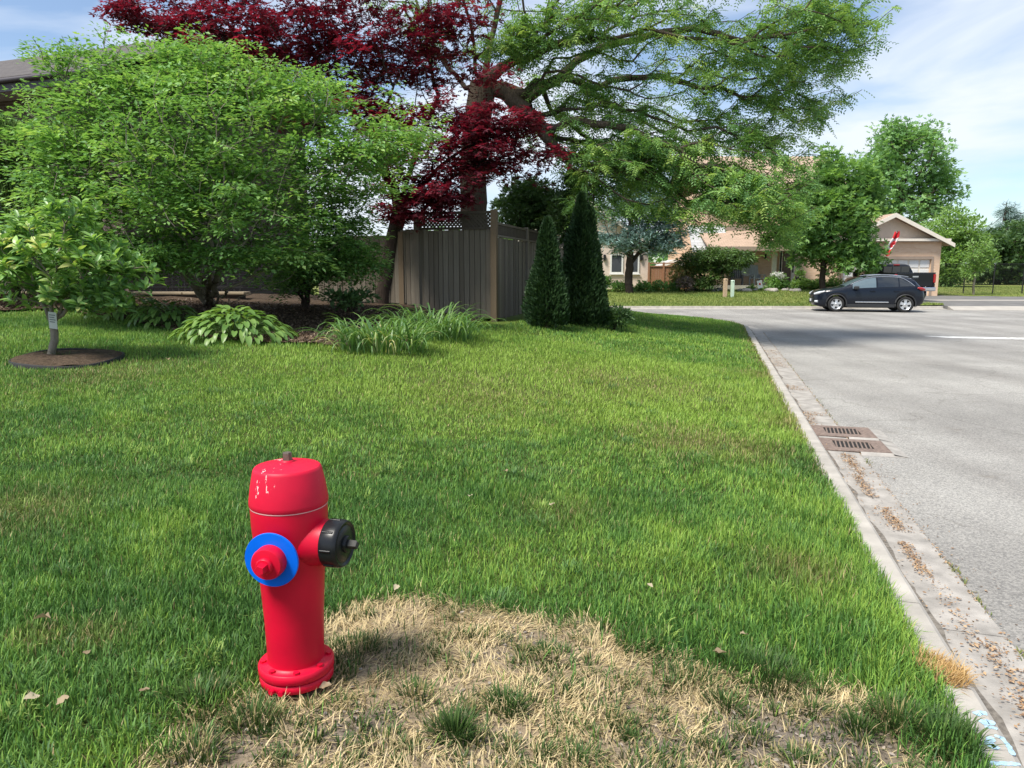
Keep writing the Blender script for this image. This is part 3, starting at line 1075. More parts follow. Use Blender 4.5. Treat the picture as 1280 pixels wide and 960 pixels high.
# hose nozzle with the blue ring
a = R(-98)
e = Vector((math.cos(a), math.sin(a), -0.02)).normalized()
o = H0 + Vector((0, 0, 0.50))
hl([(0.066, 0.06), (0.060, 0.125), (0.056, 0.135)], M['red'], "hose_nozzle", o=o, ax=e)
mb = MB()
mb.lathe([(0.045, 0.136), (0.0875, 0.136), (0.0875, 0.136), (0.0885, 0.138), (0.0885, 0.143), (0.0875, 0.145), (0.0875, 0.145), (0.045, 0.145)], o, e, 56)
mb.build("blue_ring", M['blue'], hyd)
cap = hl([(0.052, 0.14), (0.052, 0.172), (0.048, 0.182), (0.048, 0.182), (0.02, 0.186), (0.0, 0.186)], M['red'], "hose_cap", o=o, ax=e)
hl([(0.026, 0.184), (0.026, 0.196), (0.023, 0.199), (0.023, 0.199), (0.0, 0.2)], M['red'], "cap_boss", parent=cap, o=o, ax=e, n=24)
mb = MB()
mb.lathe([(0.0185, 0.19), (0.0165, 0.224), (0.0155, 0.226), (0.0155, 0.226), (0.0, 0.226)], o, e, 5, smooth=False)
mb.build("cap_nut", M['red'], cap)
# pumper nozzle with the black cap
a = R(-14)
e = Vector((math.cos(a), math.sin(a), 0.0)).normalized()
o = H0 + Vector((0, 0, 0.515))
hl([(0.098, 0.035), (0.089, 0.08), (0.079, 0.112), (0.0735, 0.132), (0.072, 0.15)], M['red'], "pumper_nozzle", o=o, ax=e)
cap = hl([(0.066, 0.140), (0.0765, 0.140), (0.0765, 0.140), (0.0785, 0.144), (0.0785, 0.185), (0.0755, 0.196), (0.072, 0.199), (0.072, 0.199), (0.064, 0.197), (0.062, 0.193), (0.058, 0.197), (0.030, 0.199), (0.0, 0.2)], M['blackpaint'], "pumper_cap", o=o, ax=e, n=48)
for k in range(8):
    aa = 2 * math.pi * k / 8
    f1, f2 = MB().frame(e)
    q = o + e * 0.165 + (f1 * math.cos(aa) + f2 * math.sin(aa)) * 0.0775
    MB().tube([q - e * 0.018, q + e * 0.018], 0.0045, 6).build("rib", M['blackpaint'], cap)
hl([(0.028, 0.197), (0.028, 0.206), (0.025, 0.210), (0.025, 0.210), (0.0, 0.211)], M['blackpaint'], "cap_boss", parent=cap, o=o, ax=e, n=24)
mb = MB()
mb.lathe([(0.0165, 0.205), (0.0145, 0.238), (0.0135, 0.24), (0.0135, 0.24), (0.0, 0.24)], o, e, 4, smooth=False)
mb.build("cap_nut", M['blackmatt'], cap)
# far hose nozzle: its black cap peeps out behind the bonnet
a = R(80)
e = Vector((math.cos(a), math.sin(a), 0)).normalized()
o = H0 + Vector((0, 0, 0.545))
far_n = hl([(0.062, 0.06), (0.058, 0.13)], M['red'], "hose_nozzle", o=o, ax=e, n=24)
hl([(0.062, 0.125), (0.062, 0.165), (0.055, 0.175), (0.0, 0.178)], M['blackpaint'], "hose_cap", o=o, ax=e, n=24)

# ------------------------------------------------------------------ growing trees and shrubs
class Skel:
    """a branching skeleton: every shoot attaches where the way back to the root is short"""
    def __init__(self, root, cap=60000):
        self.p = np.zeros((cap, 3))
        self.par = np.full(cap, -1, int)
        self.len = np.zeros(cap)
        self.fix = {}
        self.p[0] = root
        self.n = 1
    def add(self, pos, par):
        i = self.n
        self.p[i] = pos
        self.par[i] = par
        self.len[i] = self.len[par] + np.linalg.norm(self.p[i] - self.p[par])
        self.n += 1
        return i
    def path(self, pts, start=None, step=0.25, wob=0.0):
        pts = [np.array(q, float) for q in pts]
        if start is None:
            d = np.linalg.norm(self.p[:self.n] - pts[0], axis=1)
            start = int(d.argmin())
        cur, prev = start, self.p[start].copy()
        for q in pts:
            k = max(1, int(np.linalg.norm(q - prev) / step))
            for i in range(k):
                t = (i + 1) / k
                pos = prev + (q - prev) * t
                if wob:
                    pos = pos + rng.normal(0, wob, 3) * (0.3 if i == k - 1 else 1)
                cur = self.add(pos, cur)
            prev = q
        return cur
    def grow(self, T, step=0.2, alpha=0.45, bend=0.35, sag=0.0, wob=0.02, minlen=0.0):
        T = np.asarray(T)
        order = np.argsort(np.linalg.norm(T - self.p[0], axis=1))
        ends, dirs = np.zeros(len(T), int), np.zeros((len(T), 3))
        for ti in order:
            t = T[ti]
            d = np.linalg.norm(self.p[:self.n] - t, axis=1)
            i = int((d + alpha * self.len[:self.n]).argmin())
            a = self.p[i]
            L = d[i]
            pd = self.p[i] - self.p[self.par[i]] if self.par[i] >= 0 else np.array([0, 0, 1.0])
            pd = pd / (np.linalg.norm(pd) + 1e-9)
            c = (a + t) / 2 + pd * L * bend * 0.5 + np.array([0, 0, -sag * L])
            k = max(1, int(L / step))
            cur = i
            for j in range(1, k + 1):
                u = j / k
                pos = (1 - u) ** 2 * a + 2 * u * (1 - u) * c + u * u * t
                if j < k:
                    pos = pos + rng.normal(0, wob, 3)
                cur = self.add(pos, cur)
            ends[ti] = cur
            q = self.p[cur] - self.p[self.par[cur]]
            dirs[ti] = q / (np.linalg.norm(q) + 1e-9)
        return ends, dirs
    def radii(self, tip, base):
        n = self.n
        lo, hi = 1.4, 5.0
        par = self.par[:n]
        for _ in range(14):
            e = (lo + hi) / 2
            acc = np.zeros(n)
            haskid = np.zeros(n, bool)
            haskid[par[1:]] = True
            acc[~haskid] = tip ** e
            for i in range(n - 1, 0, -1):
                acc[par[i]] += acc[i]
            if acc[0] ** (1 / e) > base:
                lo = e
            else:
                hi = e
        return acc ** (1 / e)
    def mesh(self, name, tip, base, mat, cap=None):
        n = self.n
        r = self.radii(tip, base)
        if cap:
            r[cap[0]:] = np.minimum(r[cap[0]:], cap[1] * (0.75 + 0.25 * np.clip(r[cap[0]:] / r[cap[0]], 0, 1)))
        A, B = self.p[self.par[1:n]], self.p[1:n]
        ra, rb = r[self.par[1:n]], r[1:n]
        ra = np.minimum(ra, rb * 1.35 + 0.002)
        Vs, Fs, o = [], [], 0
        for lo_, hi_, ns in ((0, 0.012, 3), (0.012, 0.05, 5), (0.05, 9, 9)):
            m = (rb >= lo_) & (rb < hi_)
            if not m.any():
                continue
            a, b, r0, r1 = A[m], B[m], ra[m], rb[m]
            d = b - a
            l = np.linalg.norm(d, axis=1, keepdims=True) + 1e-9
            d = d / l
            a = a - d * (r0 * 0.35)[:, None]
            ref = np.where(np.abs(d[:, 2:3]) > 0.9, [[1.0, 0, 0]], [[0, 0, 1.0]])
            s = np.cross(d, ref)
            s /= np.linalg.norm(s, axis=1, keepdims=True)
            t = np.cross(d, s)
            ang = np.arange(ns) * 2 * math.pi / ns
            cs, sn = np.cos(ang)[None, :, None], np.sin(ang)[None, :, None]
            ring = s[:, None, :] * cs + t[:, None, :] * sn
            v0 = a[:, None, :] + ring * r0[:, None, None]
            v1 = b[:, None, :] + ring * r1[:, None, None]
            V = np.concatenate([v0, v1], 1).reshape(-1, 3)
            k = np.arange(ns)
            k2 = (k + 1) % ns
            f = np.stack([k, k2, ns + k2, ns + k], -1)
            F = (np.arange(len(a))[:, None, None] * 2 * ns + f[None]).reshape(-1, 4) + o
            o += len(V)
            Vs.append(V)
            Fs.append(F)
        return mesh_np(name, np.concatenate(Vs), np.concatenate(Fs), mat, smooth=True)

def unit(a):
    return a / (np.linalg.norm(a, axis=-1, keepdims=True) + 1e-9)

T_DIAMOND = (np.array([[0, 0, 0], [0.45, 0.5, 0.08], [1, 0, -0.05], [0.45, -0.5, 0.08]]), [[0, 1, 2], [0, 2, 3]])
T_OVAL = (np.array([[0, 0, 0], [0.28, 0.42, 0.07], [0.68, 0.42, 0.05], [1, 0, -0.1], [0.68, -0.42, 0.05], [0.28, -0.42, 0.07], [0.5, 0, -0.01]]),
          [[0, 1, 6], [1, 2, 6], [2, 3, 6], [3, 4, 6], [4, 5, 6], [5, 0, 6]])
T_TRI = (np.array([[0, 0.3, 0], [0, -0.3, 0], [1, 0, 0]]), [[0, 1, 2]])
_l = []
for _a in (-75, -38, 0, 38, 75):
    _c2, _s2, _len = math.cos(R(_a)), math.sin(R(_a)), 1.0 - abs(_a) / 190
    _l.append((_a, _c2, _s2, _len))
_v, _f = [[0, 0, 0]], []
for _a, _c2, _s2, _len in _l:
    k_ = len(_v)
    _v += [[_c2 * _len * 0.45 - _s2 * 0.1, _s2 * _len * 0.45 + _c2 * 0.1, 0.03], [_c2 * _len, _s2 * _len, -0.12], [_c2 * _len * 0.45 + _s2 * 0.1, _s2 * _len * 0.45 - _c2 * 0.1, 0.03]]
    _f += [[0, k_ + 1, k_], [0, k_ + 2, k_ + 1]]
T_PALM = (np.array(_v), _f)
_v, _f = [[0.0, 0, 0]], []
for _a in (-50, 0, 50):
    _c2, _s2 = math.cos(R(_a)), math.sin(R(_a))
    k_ = len(_v)
    _v += [[_c2 * 0.5 - _s2 * 0.2, _s2 * 0.5 + _c2 * 0.2, 0.03], [_c2, _s2, -0.08], [_c2 * 0.5 + _s2 * 0.2, _s2 * 0.5 - _c2 * 0.2, 0.03]]
    _f += [[0, k_ + 1, k_], [0, k_ + 2, k_ + 1]]
T_LOBED = (np.array(_v), _f)

def leaves(pos, d, up, L, W, tmpl, rnd):
    tv, tf = tmpl
    d = unit(d)
    s = np.cross(d, up)
    s = unit(s)
    nr = np.cross(s, d)
    L = np.broadcast_to(np.asarray(L, float), (len(pos),))
    W = np.broadcast_to(np.asarray(W, float), (len(pos),))
    V = (pos[:, None, :] + d[:, None, :] * (tv[None, :, 0:1] * L[:, None, None]) + s[:, None, :] * (tv[None, :, 1:2] * W[:, None, None])
         + nr[:, None, :] * (tv[None, :, 2:3] * L[:, None, None]))
    k = len(tv)
    F = (np.arange(len(pos))[:, None, None] * k + np.array(tf)[None]).reshape(-1, 3)
    return V.reshape(-1, 3), F, np.repeat(rnd, k)

def blob_pts(blobs, rnd_shell=0.5):
    """shoot tips in soft ellipsoids: (px, py, Y, rx px, ry px, rdepth m, n)"""
    out = []
    for px, py, Y, rx, ry, rd, n in blobs:
        c = at(px, py, Y)
        k = Y / FPX
        v = unit(rng.normal(size=(n, 3)))
        r = (rng.random(n) ** rnd_shell)[:, None]
        out.append(np.array(c)[None] + v * r * np.array([rx * k, rd, ry * k])[None])
    return np.concatenate(out)

def spray_flat(E, D, n, rad, L, W, tmpl, droop=0.25, thick=0.12, jit=0.35, rb=None):
    """leaves in a flattish layer round each shoot tip"""
    m = len(E)
    a = rng.uniform(0, 6.283, (m, n))
    r = rad * np.sqrt(rng.random((m, n))) * rng.uniform(0.6, 1.25, (m, 1))
    off = np.stack([r * np.cos(a), r * np.sin(a), -droop * r * r / rad + thick * rad * rng.normal(size=(m, n))], -1)
    tilt = np.stack([rng.normal(0, 0.22, m), rng.normal(0, 0.22, m)], -1)
    off[..., 2] += off[..., 0] * tilt[:, None, 0] + off[..., 1] * tilt[:, None, 1]
    pos = (E[:, None, :] - D[:, None, :] * rad * 0.3 + off).reshape(-1, 3)
    d = np.stack([np.cos(a), np.sin(a), -0.25 + 0 * a], -1).reshape(-1, 3) + np.repeat(D, n, 0) * 0.5 + rng.normal(0, jit, (m * n, 3))
    up = np.array([0, 0, 1.0]) + rng.normal(0, jit, (m * n, 3))
    base = rng.random(m) if rb is None else rb
    rnd = np.clip(np.repeat(base, n) * 0.6 + rng.random(m * n) * 0.4, 0, 1)
    s = rng.uniform(0.5, 1.35, m * n)
    return leaves(pos, d, up, L * s, W * s, tmpl, rnd)

def spray_ball(E, D, n, rad, L, W, tmpl, jit=0.9, flat=0.7):
    m = len(E)
    v = unit(rng.normal(size=(m, n, 3))) * (rng.random((m, n, 1)) ** 0.5) * rad
    v[..., 2] *= flat
    pos = (E[:, None, :] + v).reshape(-1, 3)
    d = unit(v.reshape(-1, 3)) + np.repeat(D, n, 0) * 0.6 + rng.normal(0, jit, (m * n, 3)) * 0.6
    up = np.array([0, 0, 1.0]) + rng.normal(0, jit, (m * n, 3)) * 0.6
    rnd = np.clip(np.repeat(rng.random(m), n) * 0.55 + rng.random(m * n) * 0.45, 0, 1)
    s = rng.uniform(0.5, 1.4, m * n)
    return leaves(pos, d, up, L * s, W * s, tmpl, rnd)

def spray_pinnate(E, D, n, rach, pairs, L, W):
    """feathery compound leaves hanging round each shoot tip"""
    m = len(E)
    a = rng.uniform(0, 6.283, (m, n))
    back = rng.random((m, n, 1)) * 0.45
    o = E[:, None, :] - D[:, None, :] * back + rng.normal(0, 0.03, (m, n, 3))
    dr = np.stack([np.cos(a), np.sin(a), rng.uniform(-0.95, 0.15, (m, n))], -1) + D[:, None, :] * 0.5
    dr = unit(dr).reshape(-1, 3)
    o = o.reshape(-1, 3)
    ln = rach * rng.uniform(0.7, 1.3, m * n)
    up = np.array([0, 0, 1.0]) + rng.normal(0, 0.3, (m * n, 3))
    s = unit(np.cross(dr, up))
    P, Dd, U = [], [], []
    for k in range(pairs):
        t = (k + 0.8) / pairs
        q = o + dr * (ln * t)[:, None] + np.array([0, 0, -1.0])[None] * (ln * 0.25 * t * t)[:, None]
        for sg in (-1, 1):
            P.append(q)
            Dd.append(s * sg + dr * 0.55 + np.array([0, 0, -0.25]))
            U.append(np.cross(s, dr) + rng.normal(0, 0.25, dr.shape))
    P, Dd, U = np.concatenate(P), np.concatenate(Dd), np.concatenate(U)
    rb = np.clip(np.repeat(rng.random(m), n) * 0.65 + rng.random(m * n) * 0.35, 0, 1)
    rnd = np.tile(rb, pairs * 2)
    return leaves(P, Dd, U, L * rng.uniform(0.8, 1.2, len(P)), W, T_DIAMOND, rnd)

def cat3(*a):
    o, Vs, Fs, Rs = 0, [], [], []
    for V, F, r_ in a:
        Vs.append(V)
        Fs.append(F + o)
        Rs.append(r_)
        o += len(V)
    return np.concatenate(Vs), np.concatenate(Fs), np.concatenate(Rs)

def crown_obj(parent, VFR, mat, name="crown"):
    V, F, r_ = VFR
    return kind(link(name, mesh_np(name, V, F, mat, rnd=r_), parent), "stuff")

# leaf colours
M['l_locust'] = leaf_mat("honey_locust_leaf", [(0.083, 0.200, 0.070), (0.142, 0.319, 0.083), (0.260, 0.471, 0.095), (0.471, 0.620, 0.117)], 0.42)
M['l_maple'] = leaf_mat("dark_red_maple_leaf", [(0.043, 0.008, 0.017), (0.099, 0.012, 0.025), (0.184, 0.017, 0.039), (0.283, 0.031, 0.064)], 0.4, tint=(1.8, 0.6, 0.8))
M['l_shrub'] = leaf_mat("shrub_leaf", [(0.086, 0.227, 0.060), (0.151, 0.344, 0.076), (0.236, 0.464, 0.098), (0.387, 0.570, 0.129)], 0.4)
M['l_magnolia'] = leaf_mat("magnolia_leaf", [(0.122, 0.287, 0.062), (0.227, 0.451, 0.082), (0.349, 0.574, 0.103), (0.616, 0.620, 0.164)], 0.35, rough=0.38, spec=0.5, src="obj")
M['l_magnolia_s'] = leaf_mat("magnolia_leaf_mass", [(0.103, 0.246, 0.062), (0.205, 0.410, 0.082), (0.329, 0.554, 0.103)], 0.35, rough=0.38, spec=0.5)
M['l_hosta'] = leaf_mat("hosta_leaf", [(0.095, 0.214, 0.036), (0.155, 0.309, 0.047), (0.238, 0.393, 0.071)], 0.35, rough=0.4, spec=0.45, src="obj")
M['l_daylily'] = leaf_mat("daylily_leaf", [(0.067, 0.178, 0.042), (0.111, 0.253, 0.052), (0.194, 0.342, 0.075)], 0.35, rough=0.42, spec=0.45, src="obj")
M['l_pale'] = leaf_mat("pale_dying_leaf", [(0.594, 0.564, 0.208), (0.600, 0.600, 0.327), (0.416, 0.505, 0.149)], 0.35, src="obj")
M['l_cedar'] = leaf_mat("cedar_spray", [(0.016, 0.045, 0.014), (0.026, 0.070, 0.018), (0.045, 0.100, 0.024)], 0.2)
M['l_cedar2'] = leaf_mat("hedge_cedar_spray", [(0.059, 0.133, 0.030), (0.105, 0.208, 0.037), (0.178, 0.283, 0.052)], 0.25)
M['l_spruce'] = leaf_mat("blue_spruce_needles", [(0.086, 0.172, 0.146), (0.155, 0.275, 0.240), (0.275, 0.430, 0.395)], 0.15, tint=(1, 1, 0.9))
M['l_tree'] = leaf_mat("street_tree_leaf", [(0.086, 0.214, 0.052), (0.153, 0.332, 0.068), (0.274, 0.478, 0.093)], 0.42)
M['l_tree2'] = leaf_mat("tall_tree_leaf", [(0.111, 0.252, 0.077), (0.176, 0.374, 0.111), (0.286, 0.506, 0.155)], 0.38)
M['l_tree3'] = leaf_mat("light_green_leaf", [(0.119, 0.238, 0.059), (0.194, 0.356, 0.075), (0.297, 0.475, 0.119)], 0.42)
M['l_dark'] = leaf_mat("dark_bush_leaf", [(0.033, 0.090, 0.026), (0.067, 0.149, 0.038), (0.120, 0.224, 0.053)], 0.3)
M['l_yew'] = leaf_mat("yew_needles", [(0.045, 0.105, 0.030), (0.089, 0.178, 0.037), (0.149, 0.267, 0.045)], 0.25)

# ---- big honey locust behind the fence
LY = 17.0
lb = at(592, 262, LY)
base = Vector((lb.x, LY, gz(lb.x, LY)))
t = thing("honey_locust_tree", "big spreading honey locust with feathery green leaves behind the corner of the wooden fence", "tree", base)
sk = Skel(base)
q = lambda px, py, dy=0.0: at(px, py, LY + dy)
fork = sk.path([q(592, 250), q(591, 215), q(594, 170), q(600, 128)], 0, 0.3, 0.015)
forkA = sk.path([q(604, 105)], fork, 0.3)
limbs = [
    [(582, 110, 0.1), (560, 85, 0.3), (541, 55, 0.6), (520, 0, 1.2), (480, -90, 2.0)],
    [(594, 92, -0.2), (592, 50, -0.5), (580, 5, -1.0), (560, -80, -1.8)],
    [(610, 66, 0.2), (626, 0, 0.6), (640, -90, 1.0), (660, -160, 1.2)],
    [(628, 84, -0.2), (655, 62, -0.6), (692, 38, -1.2), (745, 6, -1.9), (820, -60, -2.6)],
    [(632, 110, 0.4), (662, 121, 0.5), (694, 101, 0.6), (720, 76, 0.6), (756, 58, 0.4), (816, 43, 0.1), (868, 35, -0.3), (930, 52, -0.8), (1000, 40, -1.2), (1060, 25, -1.4)],
]
tips = []
for lm in limbs:
    tips.append(sk.path([q(*p) for p in lm], forkA, 0.3, 0.02))
sk.path([q(742, 119, 0.9), (*q(800, 150, 1.0),), q(870, 185, 1.0)], None, 0.3, 0.02)
sk.path([q(690, 140, 0.9), q(740, 176, 0.2), q(802, 198, -0.6), q(870, 222, -1.2), (*q(930, 250, -1.6),)], None, 0.3, 0.02)
sk.path([q(880, 30, 1.2), q(930, 110, 1.4), q(990, 140, 1.2)], None, 0.3, 0.02)
sk.path([q(840, -20, -1.0), q(930, -40, -1.5), q(1020, -40, -1.6)], None, 0.3, 0.02)
LB = [(1050, 28, LY - 1, 62, 40, 1.2, 95), (960, 55, LY - 0.6, 110, 50, 1.8, 135), (1010, 105, LY, 70, 42, 1.4, 85), (955, 150, LY + 0.4, 85, 32, 1.6, 80),
      (945, 235, LY - 1, 62, 48, 1.5, 120), (870, 185, LY, 105, 42, 2.0, 150), (800, 205, LY - 0.4, 85, 40, 1.8, 150), (900, 243, LY - 1.2, 66, 38, 1.4, 95),
      (765, 185, LY, 70, 60, 1.8, 80), (698, 36, LY - 1, 62, 30, 1.2, 75), (642, 48, LY - 0.8, 34, 34, 0.9, 40), (775, 20, LY - 1.2, 110, 36, 1.6, 85),
      (850, 95, LY, 120, 52, 2.2, 95), (728, 250, LY - 0.6, 24, 36, 0.8, 28), (985, 275, LY - 1.2, 34, 38, 1.0, 50), (700, 130, LY + 0.5, 60, 60, 1.8, 55), (750, 130, LY - 0.6, 60, 40, 1.2, 50), (730, 215, LY - 0.2, 40, 40, 1.0, 40),
      (700, -110, LY, 240, 100, 4.0, 230), (940, -50, LY - 1, 180, 60, 2.6, 130), (500, -80, LY + 1.0, 150, 90, 2.5, 90), (560, 20, LY + 0.8, 70, 60, 1.5, 30),
      (815, 258, LY - 0.8, 60, 18, 0.8, 34), (1005, 215, LY - 0.8, 30, 36, 0.9, 24)]
T = blob_pts(LB, 0.42)
sk.len[:forkA] += 30.0
E, D = sk.grow(T, 0.22, 0.42, 0.45, 0.03, 0.03)
link("trunk", sk.mesh("trunk", 0.0065, 0.30, M['bark'], (forkA + 1, 0.17)), t)
crown_obj(t, spray_pinnate(sk.p[E], D, 9, 0.26, 5, 0.076, 0.033), M['l_locust'])

# ---- dark red maple, leaning over the fence
MY = 14.9
mb_ = at(478, 380, MY)
base = Vector((mb_.x, MY, gz(mb_.x, MY)))
t = thing("japanese_maple_tree", "dark red leaved maple leaning over the top of the wooden fence", "tree", base)
sk = Skel(base)
q = lambda px, py, dy=0.0: at(px, py, MY + dy)
f1 = sk.path([q(486, 330), q(500, 260)], 0, 0.25, 0.02)
sk.path([q(520, 190), q(548, 120, 0.2), q(532, 66, 0.3), q(510, 0, 0.5)], f1, 0.25, 0.02)
sk.path([q(470, 180, -0.2), q(420, 110, -0.4), q(340, 60, -0.6), (*q(240, 25, -0.8),)], f1, 0.25, 0.03)
sk.path([q(560, 200, -0.3), q(610, 170, -0.4), (*q(660, 160, -0.3),)], f1, 0.25, 0.02)
sk.path([q(440, 80, 0), q(430, 20, 0.2), q(400, -60, 0.4)], None, 0.25, 0.02)
MBL = [(235, 18, MY - 0.4, 95, 32, 1.0, 90), (325, 45, MY - 0.4, 105, 48, 1.3, 150), (430, 55, MY, 105, 62, 1.5, 180), (525, 62, MY + 0.2, 58, 52, 1.0, 90),
       (622, 150, MY - 0.5, 58, 24, 0.8, 75), (590, 188, MY - 0.6, 68, 34, 0.9, 110), (545, 238, MY - 0.7, 55, 32, 0.8, 90), (525, 135, MY - 0.4, 95, 22, 0.9, 70),
       (165, 14, MY - 0.4, 26, 16, 0.6, 18), (662, 190, MY - 0.2, 40, 42, 0.7, 26), (490, 190, MY - 0.5, 60, 50, 1.0, 70), (505, 265, MY - 1.05, 40, 12, 0.35, 26),
       (390, -60, MY, 190, 50, 1.8, 130), (610, 95, MY - 0.2, 40, 18, 0.6, 14), (575, 10, MY, 50, 30, 0.8, 25), (420, 130, MY - 0.3, 80, 36, 1.0, 60)]
T = blob_pts(MBL, 0.45)
sk.len[:f1] += 30.0
E, D = sk.grow(T, 0.2, 0.5, 0.3, 0.0, 0.025)
link("trunk", sk.mesh("trunk", 0.004, 0.15, M['bark_dark']), t)
crown_obj(t, spray_flat(sk.p[E], D, 26, 0.30, 0.09, 0.09, T_LOBED, 0.35, 0.10, 0.3), M['l_maple'])

# ---- wide green shrub on the left, and the smaller one beside it
SY = 11.6
base = pix_ground(262, 382)
base = Vector((base.x, base.y, gz(base.x, base.y)))
t = thing("spreading_shrub", "tall wide green shrub with layered leaves and bare twisted stems above the hostas", "shrub", base)
sk = Skel(base)
q = lambda px, py, dy=0.0: at(px, py, SY + dy)
for st in ([(252, 345), (235, 300), (180, 240), (120, 180)], [(262, 340), (268, 290), (255, 200), (230, 110)], [(275, 350), (300, 300, .3), (330, 220, .4), (350, 130, .5)],
           [(290, 358), (330, 338), (352, 305, .2), (400, 250, .3), (470, 190, .4)], [(245, 355, -.2), (215, 325, -.3), (170, 300, -.6), (110, 270, -.6)],
           [(270, 352, .5), (320, 280, .9), (390, 180, 1.2)], [(256, 350, .4), (210, 260, .8), (150, 150, 1.0)], [(300, 372), (352, 352), (385, 330, .1), (425, 300, .2)]):
    sk.path([q(*p) for p in st], 0, 0.15, 0.025)
SB = [(265, 170, SY, 185, 80, 1.6, 210), (175, 235, SY - 0.2, 120, 80, 1.4, 150), (315, 250, SY - 0.2, 120, 70, 1.4, 140), (105, 140, SY, 72, 45, 0.9, 60),
      (445, 180, SY, 78, 34, 0.9, 60), (225, 95, SY, 105, 42, 1.0, 70), (110, 68, SY + 0.1, 50, 20, 0.4, 16), (165, 95, SY, 60, 26, 0.6, 30), (180, 310, SY - 0.5, 60, 26, 0.9, 60),
      (330, 315, SY - 0.3, 80, 20, 0.9, 40), (260, 62, SY, 60, 22, 0.6, 22), (505, 165, SY + 0.2, 40, 22, 0.5, 16), (380, 110, SY + 0.3, 60, 36, 0.8, 40), (70, 200, SY - 0.2, 45, 50, 0.8, 60), (110, 320, SY - 0.5, 60, 34, 0.8, 60), (60, 290, SY - 0.4, 45, 40, 0.7, 45)]
T = blob_pts(SB, 0.4)
E, D = sk.grow(T, 0.15, 0.5, 0.3, 0.0, 0.02)
TW = blob_pts([(90, 75, SY, 70, 30, 0.8, 26), (200, 55, SY, 90, 22, 0.8, 30), (310, 85, SY, 80, 28, 0.9, 30), (420, 115, SY, 80, 30, 0.8, 30), (525, 150, SY, 45, 30, 0.6, 24), (45, 150, SY, 40, 50, 0.7, 24), (40, 230, SY - 0.3, 30, 50, 0.6, 18), (250, 180, SY - 1.6, 200, 110, 0.4, 70)], 0.35)
EW, DW = sk.grow(TW, 0.15, 0.5, 0.3, -0.02, 0.02)
link("stems", sk.mesh("stems", 0.0035, 0.13, M['bark_pale']), t)
crown_obj(t, cat3(spray_flat(sk.p[E], D, 62, 0.44, 0.09, 0.045, T_DIAMOND, 0.35, 0.065, 0.3), spray_flat(sk.p[EW], DW, 20, 0.24, 0.075, 0.036, T_DIAMOND, 0.2, 0.1, 0.3)), M['l_shrub'])

base = pix_ground(380, 388)
base = Vector((base.x, base.y, gz(base.x, base.y)))
S2 = base.y
t = thing("layered_shrub", "smaller green shrub with layered leaves between the wide shrub and the fence", "shrub", base)
sk = Skel(base)
q = lambda px, py, dy=0.0: at(px, py, S2 + dy)
for st in ([(380, 350), (372, 310), (390, 260), (420, 200)], [(384, 355), (400, 320), (440, 280), (470, 230)], [(376, 352), (350, 330), (345, 300)], [(388, 358), (420, 340), (450, 310)]):
    sk.path([q(*p) for p in st], 0, 0.12, 0.02)
T = blob_pts([(415, 270, S2 - 0.4, 52, 54, 0.8, 130), (400, 320, S2 - 0.5, 62, 32, 0.7, 95), (460, 225, S2 - 0.2, 36, 30, 0.6, 24), (455, 325, S2 - 0.3, 30, 26, 0.5, 34), (365, 345, S2 - 0.2, 34, 22, 0.5, 30)], 0.42)
E, D = sk.grow(T, 0.12, 0.5, 0.3, 0.0, 0.015)
link("stems", sk.mesh("stems", 0.003, 0.07, M['bark_dark']), t)
crown_obj(t, spray_flat(sk.p[E], D, 62, 0.36, 0.082, 0.041, T_DIAMOND, 0.35, 0.07, 0.3), M['l_shrub'])

# ---- columns of cedar foliage
def column(name, label, cat, base, h, r, n, L, W, mat, lean=0.0, group=None, prof=None, trunk=True, tips=None):
    t = thing(name, label, cat, base, group)
    if trunk:
        MB().tube([base + Vector((0, 0, -0.05)), base + Vector((0, 0, h * 0.9))], [r * 0.12, 0.012], 8).build("trunk", M['bark_dark'], t)
    u = rng.random(n) ** 0.8
    prof = prof or (lambda s: np.where(s < 0.12, 0.80 + 0.2 * s / 0.12, (1 - s) ** 0.72 * 1.12))
    a = rng.uniform(0, 6.283, n)
    bump = 1 + 0.32 * (vnoise(a * 2.2 + 7, u * h * 2.4, 1.0, 91) - 0.5) * 2
    rr = r * prof(u) * bump * rng.uniform(0.62, 1.0, n) ** 0.5
    pos = np.stack([base.x + rr * np.cos(a), base.y + rr * np.sin(a), base.z + u * h + 0.03], -1)
    d = np.stack([np.cos(a) * 0.55, np.sin(a) * 0.55, np.full(n, 0.8)], -1) + rng.normal(0, 0.28, (n, 3))
    up = np.stack([-np.sin(a), np.cos(a), 0 * a], -1) + rng.normal(0, 0.5, (n, 3))
    rnd = np.clip(rng.random(n) * 0.6 + 0.4 * vnoise(a * 3, u * h * 4, 1, 92), 0, 1)
    s = rng.uniform(0.7, 1.3, n)
    if tips:                                                  # side leaders share the foliage
        for fx, fy, fh, fr, share in tips:
            k = rng.random(n) < share
            pos[k, 0] = base.x + fx + (pos[k, 0] - base.x) * fr
            pos[k, 1] = base.y + fy + (pos[k, 1] - base.y) * fr
            pos[k, 2] = base.z + (pos[k, 2] - base.z) * fh
    crown_obj(t, leaves(pos, d, up, L * s, W * s, T_DIAMOND, rnd), mat)
    return t
p = pix_ground(684, 410)
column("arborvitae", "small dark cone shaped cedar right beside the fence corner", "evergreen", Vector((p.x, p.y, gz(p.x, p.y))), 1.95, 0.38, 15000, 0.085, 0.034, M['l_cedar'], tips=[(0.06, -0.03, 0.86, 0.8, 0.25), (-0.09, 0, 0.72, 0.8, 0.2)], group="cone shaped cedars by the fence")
p = pix_ground(726, 408)
